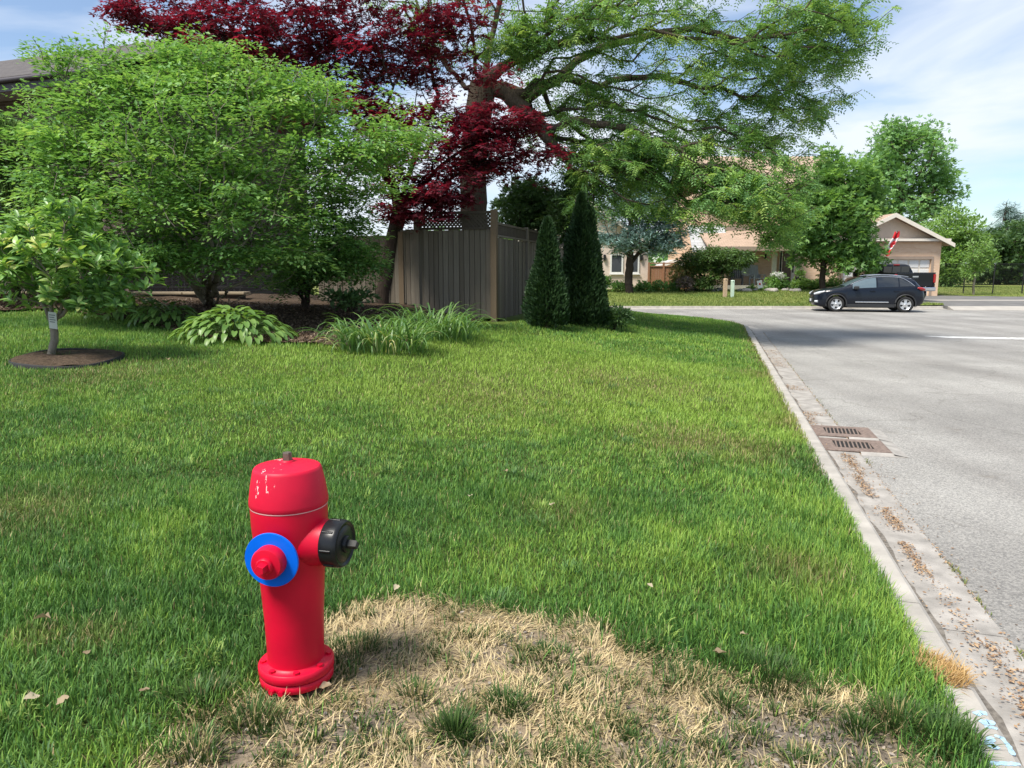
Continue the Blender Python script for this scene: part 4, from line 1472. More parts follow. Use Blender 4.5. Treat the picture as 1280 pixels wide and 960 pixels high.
column("arborvitae", "larger, taller dark cone shaped cedar standing farther from the fence", "evergreen", Vector((p.x, p.y + 0.15, gz(p.x, p.y))), 2.6, 0.5, 26000, 0.085, 0.034, M['l_cedar'], tips=[(0.17, 0.0, 0.9, 0.7, 0.3), (-0.13, -0.08, 0.74, 0.75, 0.2), (0.24, -0.05, 0.62, 0.6, 0.12)], group="cone shaped cedars by the fence")
p = at(12, 300, 13.0)
column("cedar_hedge", "green cedar bush at the left edge in front of the dark house", "evergreen", Vector((p.x, 13.0, gz(p.x, 13.0))), 3.0, 0.75, 20000, 0.11, 0.045, M['l_cedar2'], prof=lambda s: np.where(s < 0.75, 1.0, np.sqrt(np.clip((1 - s) / 0.25, 0, 1))))

def bush(name, label, cat, px, py, Y, rx, ry, rd, nt, nl, rad, L, W, mat, tmpl=T_DIAMOND, zf=gz, group=None, base_py=None, stem=0.03, bark='bark_dark', blobs=None, basept=None):
    """a rounded shrub measured in the photograph, standing on the ground below it"""
    c = at(px, py, Y)
    base = basept or Vector((c.x, Y, zf(c.x, Y)))
    t = thing(name, label, cat, base, group)
    sk = Skel(base)
    sk.path([base + Vector((0, 0, (c.z - base.z) * 0.4))], 0, 0.1)
    T = blob_pts(blobs or [(px, py, Y, rx, ry, rd, nt)], 0.42)
    T[:, 2] = np.maximum(T[:, 2], base.z + 0.05)
    E, D = sk.grow(T, max(0.1, rad * 0.7), 0.5, 0.3, 0.0, 0.01)
    link("stems", sk.mesh("stems", stem * 0.12, stem, M[bark]), t)
    crown_obj(t, spray_ball(sk.p[E], D, nl, rad, L, W, tmpl), mat)
    return t
bush("low_shrub", "low round dark green shrub beside the larger cone shaped cedar", "shrub", 768, 396, 15.3, 19, 12, 0.3, 90, 24, 0.10, 0.07, 0.035, M['l_dark'])
bush("dark_groundcover", "low dark plant in the mulch in front of the fence", "plant", 440, 372, 12.2, 36, 9, 0.4, 60, 16, 0.1, 0.08, 0.04, M['l_dark'])
bush("vine_shrub", "dense green leafy shrub showing above the side fence", "shrub", 668, 262, 18.4, 48, 34, 0.9, 150, 40, 0.26, 0.13, 0.07, M['l_dark'], T_LOBED, stem=0.06)
bush("vine_shrub", "dark slender green bush rising behind the two cone shaped cedars", "shrub", 712, 262, 17.2, 22, 48, 0.5, 90, 40, 0.2, 0.10, 0.05, M['l_dark'], stem=0.05)

# ---- young magnolia in its ring
MGY = RING_C.y + 0.1
mg = pix_ground(67, 446)
base = Vector((mg.x, MGY, gz(mg.x, MGY)))
t = thing("young_magnolia_tree", "young broad leaved tree with a paper tag on its thin pale trunk", "tree", base)
sk = Skel(base)
q = lambda px, py, dy=0.0: at(px, py, MGY + dy)
f1 = sk.path([q(68, 425), q(66, 405)], 0, 0.06, 0.003)
f2 = sk.path([q(64, 380), q(62, 350)], f1, 0.08, 0.006)
for st in ([(85, 385), (110, 365), (150, 345)], [(60, 340), (40, 320), (10, 310)], [(72, 330), (80, 290), (90, 262)], [(90, 360), (120, 325), (140, 300)], [(50, 370), (20, 355), (-20, 345)]):
    sk.path([q(*p) for p in st], f2 if st[0][1] < 350 else f1, 0.08, 0.008)
T = blob_pts([(70, 305, MGY, 78, 46, 0.6, 100), (150, 340, MGY, 42, 30, 0.4, 40), (15, 330, MGY, 48, 46, 0.5, 50), (85, 262, MGY, 38, 14, 0.3, 18), (80, 368, MGY, 62, 20, 0.45, 44), (125, 375, MGY, 40, 16, 0.4, 20)], 0.42)
E, D = sk.grow(T, 0.08, 0.5, 0.3, 0.0, 0.006)
link("trunk", sk.mesh("trunk", 0.004, 0.042, M['bark_pale']), t)
nl = 12
pos, dd, uu = [], [], []
for e_, d_ in zip(sk.p[E], D):
    ax = np.array(d_) * 0.5 + np.array([0, 0, 0.7])
    ax /= np.linalg.norm(ax)
    for k in range(nl):
        a = 2.4 * k + random.random()
        s1 = np.cross(ax, [0.3, 0.9, 0.1])
        s1 /= np.linalg.norm(s1)
        s2 = np.cross(ax, s1)
        el = random.uniform(0.15, 1.0)
        dv = (s1 * math.cos(a) + s2 * math.sin(a)) * math.cos(el) + ax * math.sin(el)
        pos.append(e_ - ax * 0.09 * (k / nl) + dv * 0.012)
        dd.append(dv)
        uu.append(ax + np.random.default_rng(k).normal(0, 0.15, 3))
pos, dd, uu = np.array(pos), np.array(dd), np.array(uu)
near = np.argsort(pos[:, 1])
big, rest = near[:300], near[300:]
crown_obj(t, leaves(pos[rest], dd[rest], uu[rest], 0.125 * rng.uniform(0.7, 1.15, len(rest)), 0.052, T_OVAL, rng.random(len(rest))), M['l_magnolia_s'])
def leaf_mesh(name, L, W, curl, mat, heart=False, segs=5):
    """one broad leaf along +X with a fold along its midrib"""
    mb = MB()
    vs, fs = [], []
    for i in range(segs + 1):
        u = i / segs
        w = (math.sin(math.pi * u ** 0.75) ** 0.75 if not heart else (1.25 * (u + 0.12) ** 0.42 * (1 - u) ** 0.62 if u < 1 else 0)) * W / 2
        if not heart and i == 0:
            w = W * 0.04
        z = -curl * L * u * u + 0.02 * L * math.sin(5 * u)
        for sgn in (-1, 0, 1):
            vs.append((u * L - (0.1 * L if heart and sgn and i == 0 else 0), sgn * w, z + abs(sgn) * w * 0.35))
    for i in range(segs):
        for j in range(2):
            a = i * 3 + j
            fs.append((a, a + 1, a + 4, a + 3))
    mb.add(vs, fs, True)
    return mb.mesh(name, mat, fix=False)
def frame_m(p, d, up, s):
    d = Vector(d).normalized()
    y = Vector(up).cross(d).normalized()
    z = d.cross(y)
    m = Matrix((d, y, z)).transposed().to_4x4()
    return Matrix.Translation(Vector(p)) @ m @ Matrix.Diagonal((s, s, s, 1))
mags = [leaf_mesh("magnolia_leaf", 0.13, 0.058, c, M['l_magnolia'], segs=4) for c in (0.05, 0.2, 0.35)]
for i in big:
    link("leaf", random.choice(mags), t, frame_m(pos[i], dd[i], uu[i], random.uniform(0.7, 1.15)))
# paper tag
M['tag'] = plain("white_paper_tag", (0.62, 0.64, 0.62), 0.5, var=0.06)
M['ink'] = plain("grey_print", (0.22, 0.24, 0.25), 0.6, var=0.05)
tp = at(66, 400, MGY - 0.06)
tagm = Matrix.Translation(tp) @ Matrix.Rotation(R(8), 4, 'Y') @ Matrix.Rotation(R(12), 4, 'X')
tg = MB().cbox(-0.045, 0.045, -0.002, 0.002, -0.10, 0.09, 0.0015).build("tag", M['tag'], t, tagm)
for k in range(4):
    MB().box(-0.034, 0.03 - 0.008 * (k % 2), -0.0035, -0.0025, 0.05 - k * 0.026, 0.062 - k * 0.026).build("print_line", M['ink'], tg, tagm)

# ring edging and its soil
M['plastic'] = plain("black_plastic_edging", (0.014, 0.014, 0.015), 0.75, var=0.2)
rt = thing("tree_ring", "round black plastic edging ring with bark mulch round the young tree", "tree ring", Vector((RING_C.x, RING_C.y, gz(RING_C.x, RING_C.y))))
vs, fs = [], []
nn = 64
for i in range(nn):
    a = 2 * math.pi * i / nn
    for rr, zz in ((RING_R - 0.008, -0.02), (RING_R - 0.012, 0.036), (RING_R + 0.002, 0.042), (RING_R + 0.008, 0.036), (RING_R + 0.01, -0.02)):
        x_, y_ = RING_C.x + rr * math.cos(a), RING_C.y + rr * math.sin(a)
        vs.append((x_, y_, gz(x_, y_) + zz + 0.012 * math.sin(3 * a + 1)))
for i in range(nn):
    for j in range(4):
        b0, b1 = i * 5, ((i + 1) % nn) * 5
        fs.append((b0 + j, b1 + j, b1 + j + 1, b0 + j + 1))
MB().add(vs, fs, True).build("edging", M['plastic'], rt)
vs, fs = [], []
for i in range(nn):
    a = 2 * math.pi * i / nn
    for k in range(6):
        rr = (RING_R - 0.012) * (k + 0.01) / 5
        x_, y_ = RING_C.x + rr * math.cos(a), RING_C.y + rr * math.sin(a)
        vs.append((x_, y_, gz(x_, y_) + 0.02 + 0.03 * float(vnoise(x_, y_, 8, 5)) + 0.02 * (1 - k / 5)))
for i in range(nn):
    for k in range(5):
        b0, b1 = i * 6, ((i + 1) % nn) * 6
        fs.append((b0 + k, b1 + k, b1 + k + 1, b0 + k + 1))
MB().add(vs, fs, True).build("mulch", M['mulch'], rt)

# ---- hostas
def hosta(label, px, py, r, h, n, seed):
    rr_ = random.Random(seed)
    p = pix_ground(px, py)
    base = Vector((p.x, p.y + r * 0.8, gz(p.x, p.y + r * 0.8)))
    t = thing("hosta", label, "plant", base, "hostas at the edge of the bed")
    ms = [leaf_mesh("hosta_leaf", 0.15, 0.108, c, M['l_hosta'], True, 5) for c in (0.12, 0.3, 0.5)]
    for k in range(n):
        u = math.sqrt((k + 0.5) / n)
        a = 2.399 * k + rr_.uniform(-0.3, 0.3)
        x_, y_ = base.x + r * 1.25 * u * math.cos(a), base.y + r * u * math.sin(a)
        z_ = gz(x_, y_) + h * (1 - 0.75 * u ** 2.2) * rr_.uniform(0.8, 1.08)
        tilt = -0.5 * u + 0.5 * (1 - u) + rr_.uniform(-0.25, 0.2)
        d = (math.cos(a) * math.cos(tilt), math.sin(a) * math.cos(tilt), math.sin(tilt))
        s = rr_.uniform(0.75, 1.15)
        o = link("leaf", rr_.choice(ms), t, frame_m((x_, y_, z_), d, (math.cos(a) * 0.3 + rr_.uniform(-.2, .2), math.sin(a) * 0.3 + rr_.uniform(-.2, .2), 1), s))
    mb = MB()
    for k in range(0, n, 3):
        u = math.sqrt((k + 0.5) / n)
        a = 2.399 * k
        q_ = Vector((base.x + r * 1.2 * u * math.cos(a), base.y + r * u * math.sin(a), base.z + h * (1 - 0.75 * u ** 2.2) * 0.85))
        b_ = base + Vector((0.1 * r * math.cos(a), 0.1 * r * math.sin(a), 0))
        mb.tube([b_, b_.lerp(q_, 0.5) + Vector((0, 0, 0.06)), q_], 0.004, 4, False)
    mb.build("stalks", M['l_hosta'], t)
hosta("large bright green hosta mound at the front of the bed", 278, 431, 0.60, 0.42, 270, 1)
hosta("smaller hosta between the large mound and the young tree", 196, 412, 0.46, 0.38, 130, 2)
hosta("hosta half hidden behind the leaves of the young tree", 142, 400, 0.5, 0.36, 110, 3)

# ---- daylilies: arching strap leaves
def strap(name, L, W, arch, mat):
    vs, fs = [], []
    n = 7
    x_, z_, th = 0.0, 0.0, R(82)
    for i in range(n + 1):
        u = i / n
        w = W / 2 * (1 - u ** 3) * (0.75 + 0.5 * min(1, u * 3) * 0.5)
        vs += [(x_, -w, z_ + w * 0.5), (x_, 0, z_), (x_, w, z_ + w * 0.5)]
        x_ += math.cos(th) * L / n
        z_ += math.sin(th) * L / n
        th -= arch * (0.25 + 1.5 * u) / n
    for i in range(n):
        for j in range(2):
            a = i * 3 + j
            fs.append((a, a + 1, a + 4, a + 3))
    return MB().add(vs, fs, True).mesh(name, mat, fix=False)
def daylily(label, px, py, back, rx, ry, n, Ls, seed, pale=0.0):
    rr_ = random.Random(seed)
    p = pix_ground(px, py)
    c = Vector((p.x, p.y + back, gz(p.x, p.y + back)))
    t = thing("daylily", label, "plant", c, "daylilies in front of the fence")
    ms = [strap("daylily_leaf", Ls * k, 0.025, ar, M['l_daylily']) for k, ar in ((1.0, 2.2), (0.9, 2.9), (1.1, 3.1), (0.85, 3.6), (0.75, 1.6))]
    mp = [strap("pale_leaf", Ls * k, 0.022, ar, M['l_pale']) for k, ar in ((0.8, 3.2), (0.7, 2.4))]
    for k in range(n):
        a0, u = rr_.uniform(0, 6.283), math.sqrt(rr_.random())
        x_, y_ = c.x + rx * u * math.cos(a0), c.y + ry * u * math.sin(a0)
        a = a0 + rr_.gauss(0, 0.9)
        is_p = rr_.random() < pale * (1.6 if a0 > 3.14 else 0.4)
        m_ = Matrix.Translation((x_, y_, gz(x_, y_))) @ Matrix.Rotation(a, 4, 'Z') @ Matrix.Rotation(R(rr_.uniform(-4, 34)), 4, 'Y')
        s = rr_.uniform(0.75, 1.12)
        link("leaf", rr_.choice(mp if is_p else ms), t, m_ @ Matrix.Diagonal((s, s, s, 1)))
daylily("clump of strap leaves with pale dying ones, at the front of the bed", 470, 446, 0.42, 0.55, 0.34, 300, 0.66, 3, 0.13)
daylily("darker clump of strap leaves nearest the fence", 535, 430, 0.75, 0.62, 0.5, 300, 0.72, 4)

# ------------------------------------------------------------------ wooden fence
def wood_mat(name, c1, c2, c3):
    m, N, L, b = new_mat(name)
    oi = N.new("ShaderNodeObjectInfo")
    tc = N.new("ShaderNodeTexCoord")
    mp = N.new("ShaderNodeMapping")
    mp.inputs["Scale"].default_value = (9, 9, 0.7)
    L.new(tc.outputs["Object"], mp.inputs["Vector"])
    ad = N.new("ShaderNodeVectorMath")
    ad.operation = 'ADD'
    L.new(mp.outputs["Vector"], ad.inputs[0])
    L.new(oi.outputs["Location"], ad.inputs[1])
    n = N.new("ShaderNodeTexNoise")
    n.inputs["Scale"].default_value = 5
    n.inputs["Detail"].default_value = 6
    n.inputs["Roughness"].default_value = 0.65
    L.new(ad.outputs[0], n.inputs["Vector"])
    r = N.new("ShaderNodeValToRGB")
    r.color_ramp.elements[0].position, r.color_ramp.elements[0].color = 0.3, (*c1, 1)
    r.color_ramp.elements[1].position, r.color_ramp.elements[1].color = 0.72, (*c2, 1)
    L.new(n.outputs["Fac"], r.inputs["Fac"])
    x = N.new("ShaderNodeMix")
    x.data_type = 'RGBA'
    rr = N.new("ShaderNodeMath")
    rr.operation = 'MULTIPLY'
    rr.inputs[1].default_value = 0.85
    L.new(oi.outputs["Random"], rr.inputs[0])
    L.new(rr.outputs[0], x.inputs[0])
    L.new(r.outputs["Color"], x.inputs[6])
    x.inputs[7].default_value = (*c3, 1)
    L.new(x.outputs[2], b.inputs["Base Color"])
    b.inputs["Roughness"].default_value = 0.9
    b.inputs["Specular IOR Level"].default_value = 0.15
    bp = N.new("ShaderNodeBump")
    bp.inputs["Strength"].default_value = 0.6
    bp.inputs["Distance"].default_value = 0.006
    L.new(n.outputs["Fac"], bp.inputs["Height"])
    L.new(bp.outputs["Normal"], b.inputs["Normal"])
    return m
M['wood'] = wood_mat("weathered_grey_fence_wood", (0.105, 0.088, 0.068), (0.37, 0.325, 0.265), (0.155, 0.128, 0.1))
M['wood_brown'] = wood_mat("brown_fence_wood", (0.12, 0.085, 0.055), (0.26, 0.19, 0.125), (0.18, 0.135, 0.09))
M['wood_dark'] = wood_mat("dark_lattice_wood", (0.07, 0.058, 0.046), (0.15, 0.125, 0.1), (0.09, 0.075, 0.06))
M['wood_red'] = wood_mat("reddish_fence_wood", (0.24, 0.12, 0.07), (0.36, 0.2, 0.12), (0.3, 0.15, 0.09))

def unit_box(name, mat, b=0.0):
    return MB().box(-0.5, 0.5, -0.5, 0.5, 0, 1).mesh(name, mat)
_ub = {}
def piece(name, mat, p0, p1, w, th, zoff=None, parent=None, side=None):
    """a straight bar of section w x th from p0 to p1; side = direction of th"""
    key = mat.name
    if key not in _ub:
        _ub[key] = unit_box("plank", mat)
    p0, p1 = Vector(p0), Vector(p1)
    d = p1 - p0
    z = d.normalized()
    y = Vector(side) if side is not None else Vector((0, 1, 0))
    y = (y - z * y.dot(z)).normalized()
    x = y.cross(z)
    m = Matrix((x * w, y * th, d)).transposed().to_4x4()
    m.translation = p0
    return link(name, _ub[key], parent, m)

FC = pix_ground(618, 402)                                     # fence corner
FC.y += 0.05
UP = Vector((0, 0, 1))
f_top = at(617, 262, FC.y).z
f_lat_top, f_lat_bot = at(617, 265, FC.y).z, at(617, 285, FC.y).z
fence = thing("wooden_fence", "weathered grey board fence topped with lattice, facing the lawn", "fence", Vector((FC.x, FC.y, gz(FC.x, FC.y))), "wooden fences at the corner")
rf = random.Random(5)
def board_run(parent, start, direc, face, length, ztop, zbot_f, w=0.104, mat='wood', jitter=0.012):
    s = 0.0
    while s < length - 0.02:
        bw = w * rf.uniform(0.85, 1.12)
        p = start + direc * (s + bw / 2) + face * rf.uniform(-0.014, 0.014)
        z0 = zbot_f(p.x, p.y)
        tilt = direc * rf.uniform(-0.004, 0.004)
        piece("board", M[mat], Vector((p.x, p.y, z0 + rf.uniform(0, 0.02))), Vector((p.x, p.y, ztop + rf.uniform(-jitter, jitter))) + tilt, bw - 0.011, 0.02, parent=parent, side=face)
        pb = p - face * 0.034 + direc * bw / 2
        piece("board", M[mat], Vector((pb.x, pb.y, z0 + 0.02)), Vector((pb.x, pb.y, ztop - 0.01)), 0.09, 0.018, parent=parent, side=face)
        s += bw
corner = Vector((FC.x, FC.y, 0))
fdir, fface = RN, -RD                                         # front run goes left, faces the lawn
def post(p, z1, w=0.1, mat='wood', parent=None, cap=False):
    z0 = gz(p.x, p.y) - 0.05
    return piece("post", M[mat], Vector((p.x, p.y, z0)), Vector((p.x, p.y, z1)), w, w, parent=parent, side=fface)
post(corner, f_top, 0.115, 'wood_brown', fence)
zb = lambda x, y: gz(x, y) + 0.05
a = corner + fdir * 0.06
board_run(fence, a - fface * 0.0, fdir, fface, 1.46, f_lat_bot - 0.02, zb)
p1 = corner + fdir * 1.57
post(p1, f_lat_top + 0.02, 0.1, 'wood', fence)
for z_, th in ((f_lat_top, 0.05), (f_lat_bot + 0.005, 0.05)):
    piece("rail", M['wood_dark'], a + UP * z_, a + fdir * 1.46 + UP * z_, 0.055, 0.05, parent=fence, side=UP)
# lattice slats of the front panel
def lattice(parent, o, direc, face, length, z0, z1, mat, single=True, sp=0.072, w=0.036):
    h = z1 - z0
    mbj = MB()
    for sg, off in ((1, 0.006), (-1, -0.006)):
        s = -h
        while s < length + h:
            e0, e1 = (s, s + h) if sg > 0 else (s + h, s)       # along the run at bottom, top
            t0 = t1 = None
            lo, hi = 0.0, 1.0
            de = e1 - e0
            for bnd in (0.0, length):
                tt = (bnd - e0) / de
                if (bnd == 0.0) == (de > 0):
                    lo = max(lo, tt)
                else:
                    hi = min(hi, tt)
            if hi - lo > 0.08:
                A = o + direc * (e0 + de * lo) + UP * (z0 + h * lo) + face * off
                B = o + direc * (e0 + de * hi) + UP * (z0 + h * hi) + face * off
                if single:
                    piece("slat", M[mat], A, B, w, 0.009, parent=parent, side=face)
                else:
                    d = (B - A).normalized()
                    sx = d.cross(face).normalized() * w / 2
                    fy = face * 0.0045
                    mbj.add([A - sx - fy, A + sx - fy, A + sx + fy, A - sx + fy, B - sx - fy, B + sx - fy, B + sx + fy, B - sx + fy],
                            [(0, 1, 5, 4), (1, 2, 6, 5), (2, 3, 7, 6), (3, 0, 4, 7), (0, 3, 2, 1), (4, 5, 6, 7)])
            s += sp
    if not single:
        kind(mbj.build("lattice", M[mat], parent), "stuff")
lattice(fence, a, fdir, fface, 1.46, f_lat_bot + 0.03, f_lat_top - 0.02, 'wood_dark')
# lower run going on behind the shrubs
a2 = p1 + fdir * 0.05
zl = at(494, 291, p1.y + 0.1).z
board_run(fence, a2, fdir, fface, 0.22, zl + 0.06, zb)
post(p1 + fdir * 0.33, zl + 0.02, 0.1, 'wood_brown', fence)
board_run(fence, p1 + fdir * 0.39, fdir, fface, 1.7, zl - 0.05, zb)
for z_ in (1.25, 2.05):
    piece("rail", M['wood'], a - fface * 0.075 + UP * z_, p1 + fdir * 2.1 - fface * 0.075 + UP * z_, 0.09, 0.038, parent=fence, side=fface)

sf = thing("wooden_fence", "side run of the grey board fence receding behind the cone shaped cedars", "fence", Vector((FC.x, FC.y + 1, gz(FC.x, FC.y + 1))), "wooden fences at the corner")
sdir, sface = RD, -RN                                         # side run goes away, faces the street
s_top, s_bot = at(623, 279, FC.y + 0.1).z, at(623, 296, FC.y + 0.1).z
zb2 = lambda x, y: gz(x, y) + 0.03
for i in range(4):
    o = corner + sdir * (0.07 + i * 2.5)
    board_run(sf, o, sdir, sface, 2.38, s_bot - 0.01, zb2, 0.11)
    post(corner + sdir * (2.5 + i * 2.5 + 0.01), s_top + 0.05, 0.095, 'wood', sf)
    piece("rail", M['wood'], o + UP * s_top, o + sdir * 2.38 + UP * s_top, 0.05, 0.045, parent=sf, side=UP)
    piece("rail", M['wood'], o + UP * (s_bot + 0.02) + sface * 0.012, o + sdir * 2.38 + UP * (s_bot + 0.02) + sface * 0.012, 0.07, 0.04, parent=sf, side=UP)
    lattice(sf, o, sdir, sface, 2.38, s_bot + 0.05, s_top - 0.025, 'wood_dark', False, 0.06)

# ------------------------------------------------------------------ the dark house on the left
M['brown_brick'] = brick_mat("dark_brown_brick", (0.06, 0.04, 0.032), (0.09, 0.06, 0.045), (0.13, 0.11, 0.095))
M['fascia'] = plain("dark_brown_fascia", (0.05, 0.042, 0.05), 0.55, var=0.15)
M['soffit'] = plain("grey_soffit", (0.33, 0.33, 0.34), 0.6, var=0.08)
M['roof_dark'] = shingle_mat("dark_shingles", (0.07, 0.06, 0.058), (0.10, 0.088, 0.082))
M['glass'] = plain("window_glass", (0.02, 0.025, 0.03), 0.06, var=0.1, spec=0.8)
M['white'] = plain("white_trim", (0.72, 0.71, 0.68), 0.5, var=0.05)
A0, A1 = at(-230, 122, 19.6), at(135, 82, 16.4)
eu = Vector((A1.x - A0.x, A1.y - A0.y, 0)).normalized()
ev = Vector((-eu.y, eu.x, 0))                                 # into the house
hl_ = (Vector((A1.x, A1.y, 0)) - Vector((A0.x, A0.y, 0))).length
hm = Matrix((eu, ev, UP)).transposed().to_4x4()
hm.translation = Vector((A0.x, A0.y, 0))
hz_ = A1.z
gh = thing("brick_house", "dark brown brick house with a wide eave behind the shrub on the left", "house", hm.translation.copy())
MB().box(0, hl_ - 0.7, 0.75, 8, 0.3, hz_ - 0.22).build("wall", M['brown_brick'], gh, hm)
rfm = MB().prism([(-0.06, hz_), (4.2, hz_ + 1.9), (8.6, hz_), (8.6, hz_ - 0.06), (4.2, hz_ + 1.82), (-0.06, hz_ - 0.05)], 'x', -0.1, hl_ + 0.05).build("roof", M['roof_dark'], gh, hm)
MB().box(-0.05, hl_, -0.03, 0.0, hz_ - 0.30, hz_ - 0.03).build("fascia", M['fascia'], gh, hm)
MB().box(-0.05, hl_ - 0.05, 0.003, 0.745, hz_ - 0.27, hz_ - 0.235).build("soffit", M['soffit'], gh, hm)
MB().tube([(-0.05, -0.09, hz_ - 0.08), (hl_, -0.09, hz_ - 0.08)], 0.055, 8).build("gutter", M['fascia'], gh, hm)
for x0 in (1.2, 4.4):
    wn_ = MB().box(x0, x0 + 1.4, 0.70, 0.747, 2.0, 3.6).build("window", M['fascia'], gh, hm)
    MB().box(x0 + 0.07, x0 + 0.67, 0.685, 0.699, 2.08, 3.52).build("pane", M['glass'], wn_, hm)
    MB().box(x0 + 0.73, x0 + 1.33, 0.685, 0.699, 2.08, 3.52).build("pane", M['glass'], wn_, hm)
# patio wall with capping stones and iron railing under the shrub
M['capstone'] = plain("tan_capping_stone", (0.36, 0.29, 0.2), 0.85, var=0.2, scale=4, bump=0.3)
M['iron'] = plain("black_iron", (0.012, 0.012, 0.013), 0.5, var=0.1)
wy = 14.4
w0, w1 = at(-40, 365, wy), at(300, 365, wy)
wzt = w1.z
pw = thing("patio_wall", "low brown brick wall with tan capping stones under the wide shrub", "wall", Vector(((w0.x + w1.x) / 2, wy, gz(-6, wy))))
MB().box(w0.x, w1.x, wy, wy + 0.3, gz(-6, wy) - 0.3, wzt - 0.05).build("wall", M['brown_brick'], pw)
x_ = w0.x - 0.04
while x_ < w1.x:
    MB().cbox(x_, x_ + 0.585, wy - 0.04, wy + 0.34, wzt - 0.048, wzt, 0.008).build("capstone", M['capstone'], pw)
    x_ += 0.6
ir = thing("iron_railing", "black iron railing standing on the low patio wall", "railing", Vector(((w0.x + w1.x) / 2, wy + 0.15, wzt)))
MB().box(w0.x, w1.x, wy + 0.13, wy + 0.17, wzt + 0.82, wzt + 0.86).build("rail", M['iron'], ir)
MB().box(w0.x, w1.x, wy + 0.135, wy + 0.165, wzt + 0.08, wzt + 0.11).build("rail", M['iron'], ir)
bar = MB().box(-0.008, 0.008, -0.008, 0.008, 0.0, 0.84).mesh("bar", M['iron'])
x_ = w0.x + 0.05
k = 0
while x_ < w1.x:
    if k % 12 == 0:
        MB().box(x_ - 0.025, x_ + 0.025, wy + 0.125, wy + 0.175, wzt, wzt + 0.92).build("post", M['iron'], ir)
    else:
        link("bar", bar, ir, Matrix.Translation((x_, wy + 0.15, wzt + 0.01)))
    x_ += 0.12
    k += 1

# ------------------------------------------------------------------ houses across the street
M['tan_brick'] = brick_mat("tan_brick", (0.66, 0.43, 0.27), (0.74, 0.52, 0.35), (0.66, 0.52, 0.4))
M['pink_brick'] = brick_mat("pinkish_brick", (0.60, 0.47, 0.39), (0.68, 0.54, 0.45), (0.68, 0.6, 0.53))
M['roof_tan'] = shingle_mat("tan_shingles", (0.36, 0.26, 0.19), (0.43, 0.31, 0.23))
M['roof_grey'] = shingle_mat("pale_grey_shingles", (0.42, 0.42, 0.42), (0.5, 0.5, 0.5))
M['siding'] = plain("beige_siding", (0.68, 0.56, 0.44), 0.6, var=0.06)
M['cream'] = plain("cream_paint", (0.74, 0.67, 0.57), 0.55, var=0.06)
M['taupe'] = plain("taupe_trim", (0.34, 0.26, 0.2), 0.55, var=0.08)
M['blind'] = plain("pale_window_blind", (0.5, 0.58, 0.55), 0.25, var=0.08, spec=0.7)
M['doorbrown'] = plain("brown_door", (0.16, 0.11, 0.08), 0.45, var=0.1)
M['grey_chair'] = plain("grey_painted_wood", (0.32, 0.35, 0.38), 0.55, var=0.1)
M['dark_chair'] = plain("dark_painted_wood", (0.06, 0.06, 0.065), 0.5, var=0.1)
ZF = 0.56

def px_x(px, Y):
    return (px - 640.0) / FPX * Y / 1.0 * (1.0)            # near the horizon: good to a few cm
def win(parent, x0, x1, z0, z1, y, frame='white', pane='glass', bars=1, fw=0.08):
    w = MB()
    w.box(x0, x1, y - 0.06, y - 0.003, z1 - fw, z1)
    w.box(x0, x1, y - 0.06, y - 0.003, z0, z0 + fw)
    w.box(x0, x0 + fw, y - 0.06, y - 0.003, z0 + fw, z1 - fw)
    w.box(x1 - fw, x1, y - 0.06, y - 0.003, z0 + fw, z1 - fw)
    o = w.build("window", M[frame], parent)
    n = bars + 1
    pw_ = (x1 - x0 - 2 * fw - 0.04 * bars) / n
    for i in range(n):
        xa = x0 + fw + i * (pw_ + 0.04)
        MB().box(xa, xa + pw_, y - 0.03, y - 0.012, z0 + fw, z1 - fw).build("pane", M[pane], o)
        if i:
            MB().box(xa - 0.038, xa - 0.002, y - 0.05, y - 0.004, z0 + fw, z1 - fw).build("mullion", M[frame], o)
    MB().box(x0 - 0.06, x1 + 0.06, y - 0.11, y - 0.062, z0 - 0.06, z0).build("sill", M[frame], o)
    return o
def gable(parent, x0, x1, y0, y1, ze, za, mat, over=0.35, th=0.12, trim='cream', wallmat=None, name="roof"):
    """roof with its gable towards the street"""
    xm = (x0 + x1) / 2
    sl = (za - ze) / ((x1 - x0) / 2)
    mb = MB()
    e0, e1, zo = x0 - over, x1 + over, ze - over * sl
    mb.prism([(e0, zo), (xm, za), (e1, zo), (e1, zo + th), (xm, za + th * 1.25), (e0, zo + th)], 'y', y0 - over + 0.03, y1)
    r_ = mb.build(name, M[mat], parent)
    tr = MB()
    tr.prism([(e0, zo - 0.1), (xm, za - 0.1), (e1, zo - 0.1), (e1, zo + th + 0.02), (xm, za + th * 1.25 + 0.02), (e0, zo + th + 0.02)], 'y', y0 - over - 0.02, y0 - over + 0.028)
    tr.build("barge_board", M[trim], r_)
    if wallmat:
        MB().prism([(x0, ze), (x1, ze), (xm, za - 0.02)], 'y', y0 + 0.05, y0 + 0.2).build("gable_wall", M[wallmat], parent)
    return r_

# beige house
by = 43.0
bh = thing("beige_house", "beige house with two tall dark windows behind the blue spruce", "house", Vector((4.5, by, ZF)))
bx0, bx1 = px_x(640, by), px_x(808, by)
bz = at(780, 306, by).z
MB().box(bx0, bx1, by, by + 9, 0.2, bz).build("wall", M['pink_brick'], bh)
gable(bh, bx0, bx1, by, by + 9, bz, bz + 2.6, 'roof_tan', 0.45, 0.12, 'cream', 'siding')
for a_, b_ in ((761, 777), (783, 797)):
    win(bh, px_x(a_, by), px_x(b_, by), at(0, 342, by).z, at(0, 317, by).z, by, 'white', 'glass', 0, 0.09)
for px_ in (755.5, 801.5):
    p = at(px_, 322, by)
    MB().cbox(p.x - 0.07, p.x + 0.07, by - 0.16, by - 0.004, p.z - 0.17, p.z + 0.17, 0.03).build("wall_lamp", M['iron'], bh)
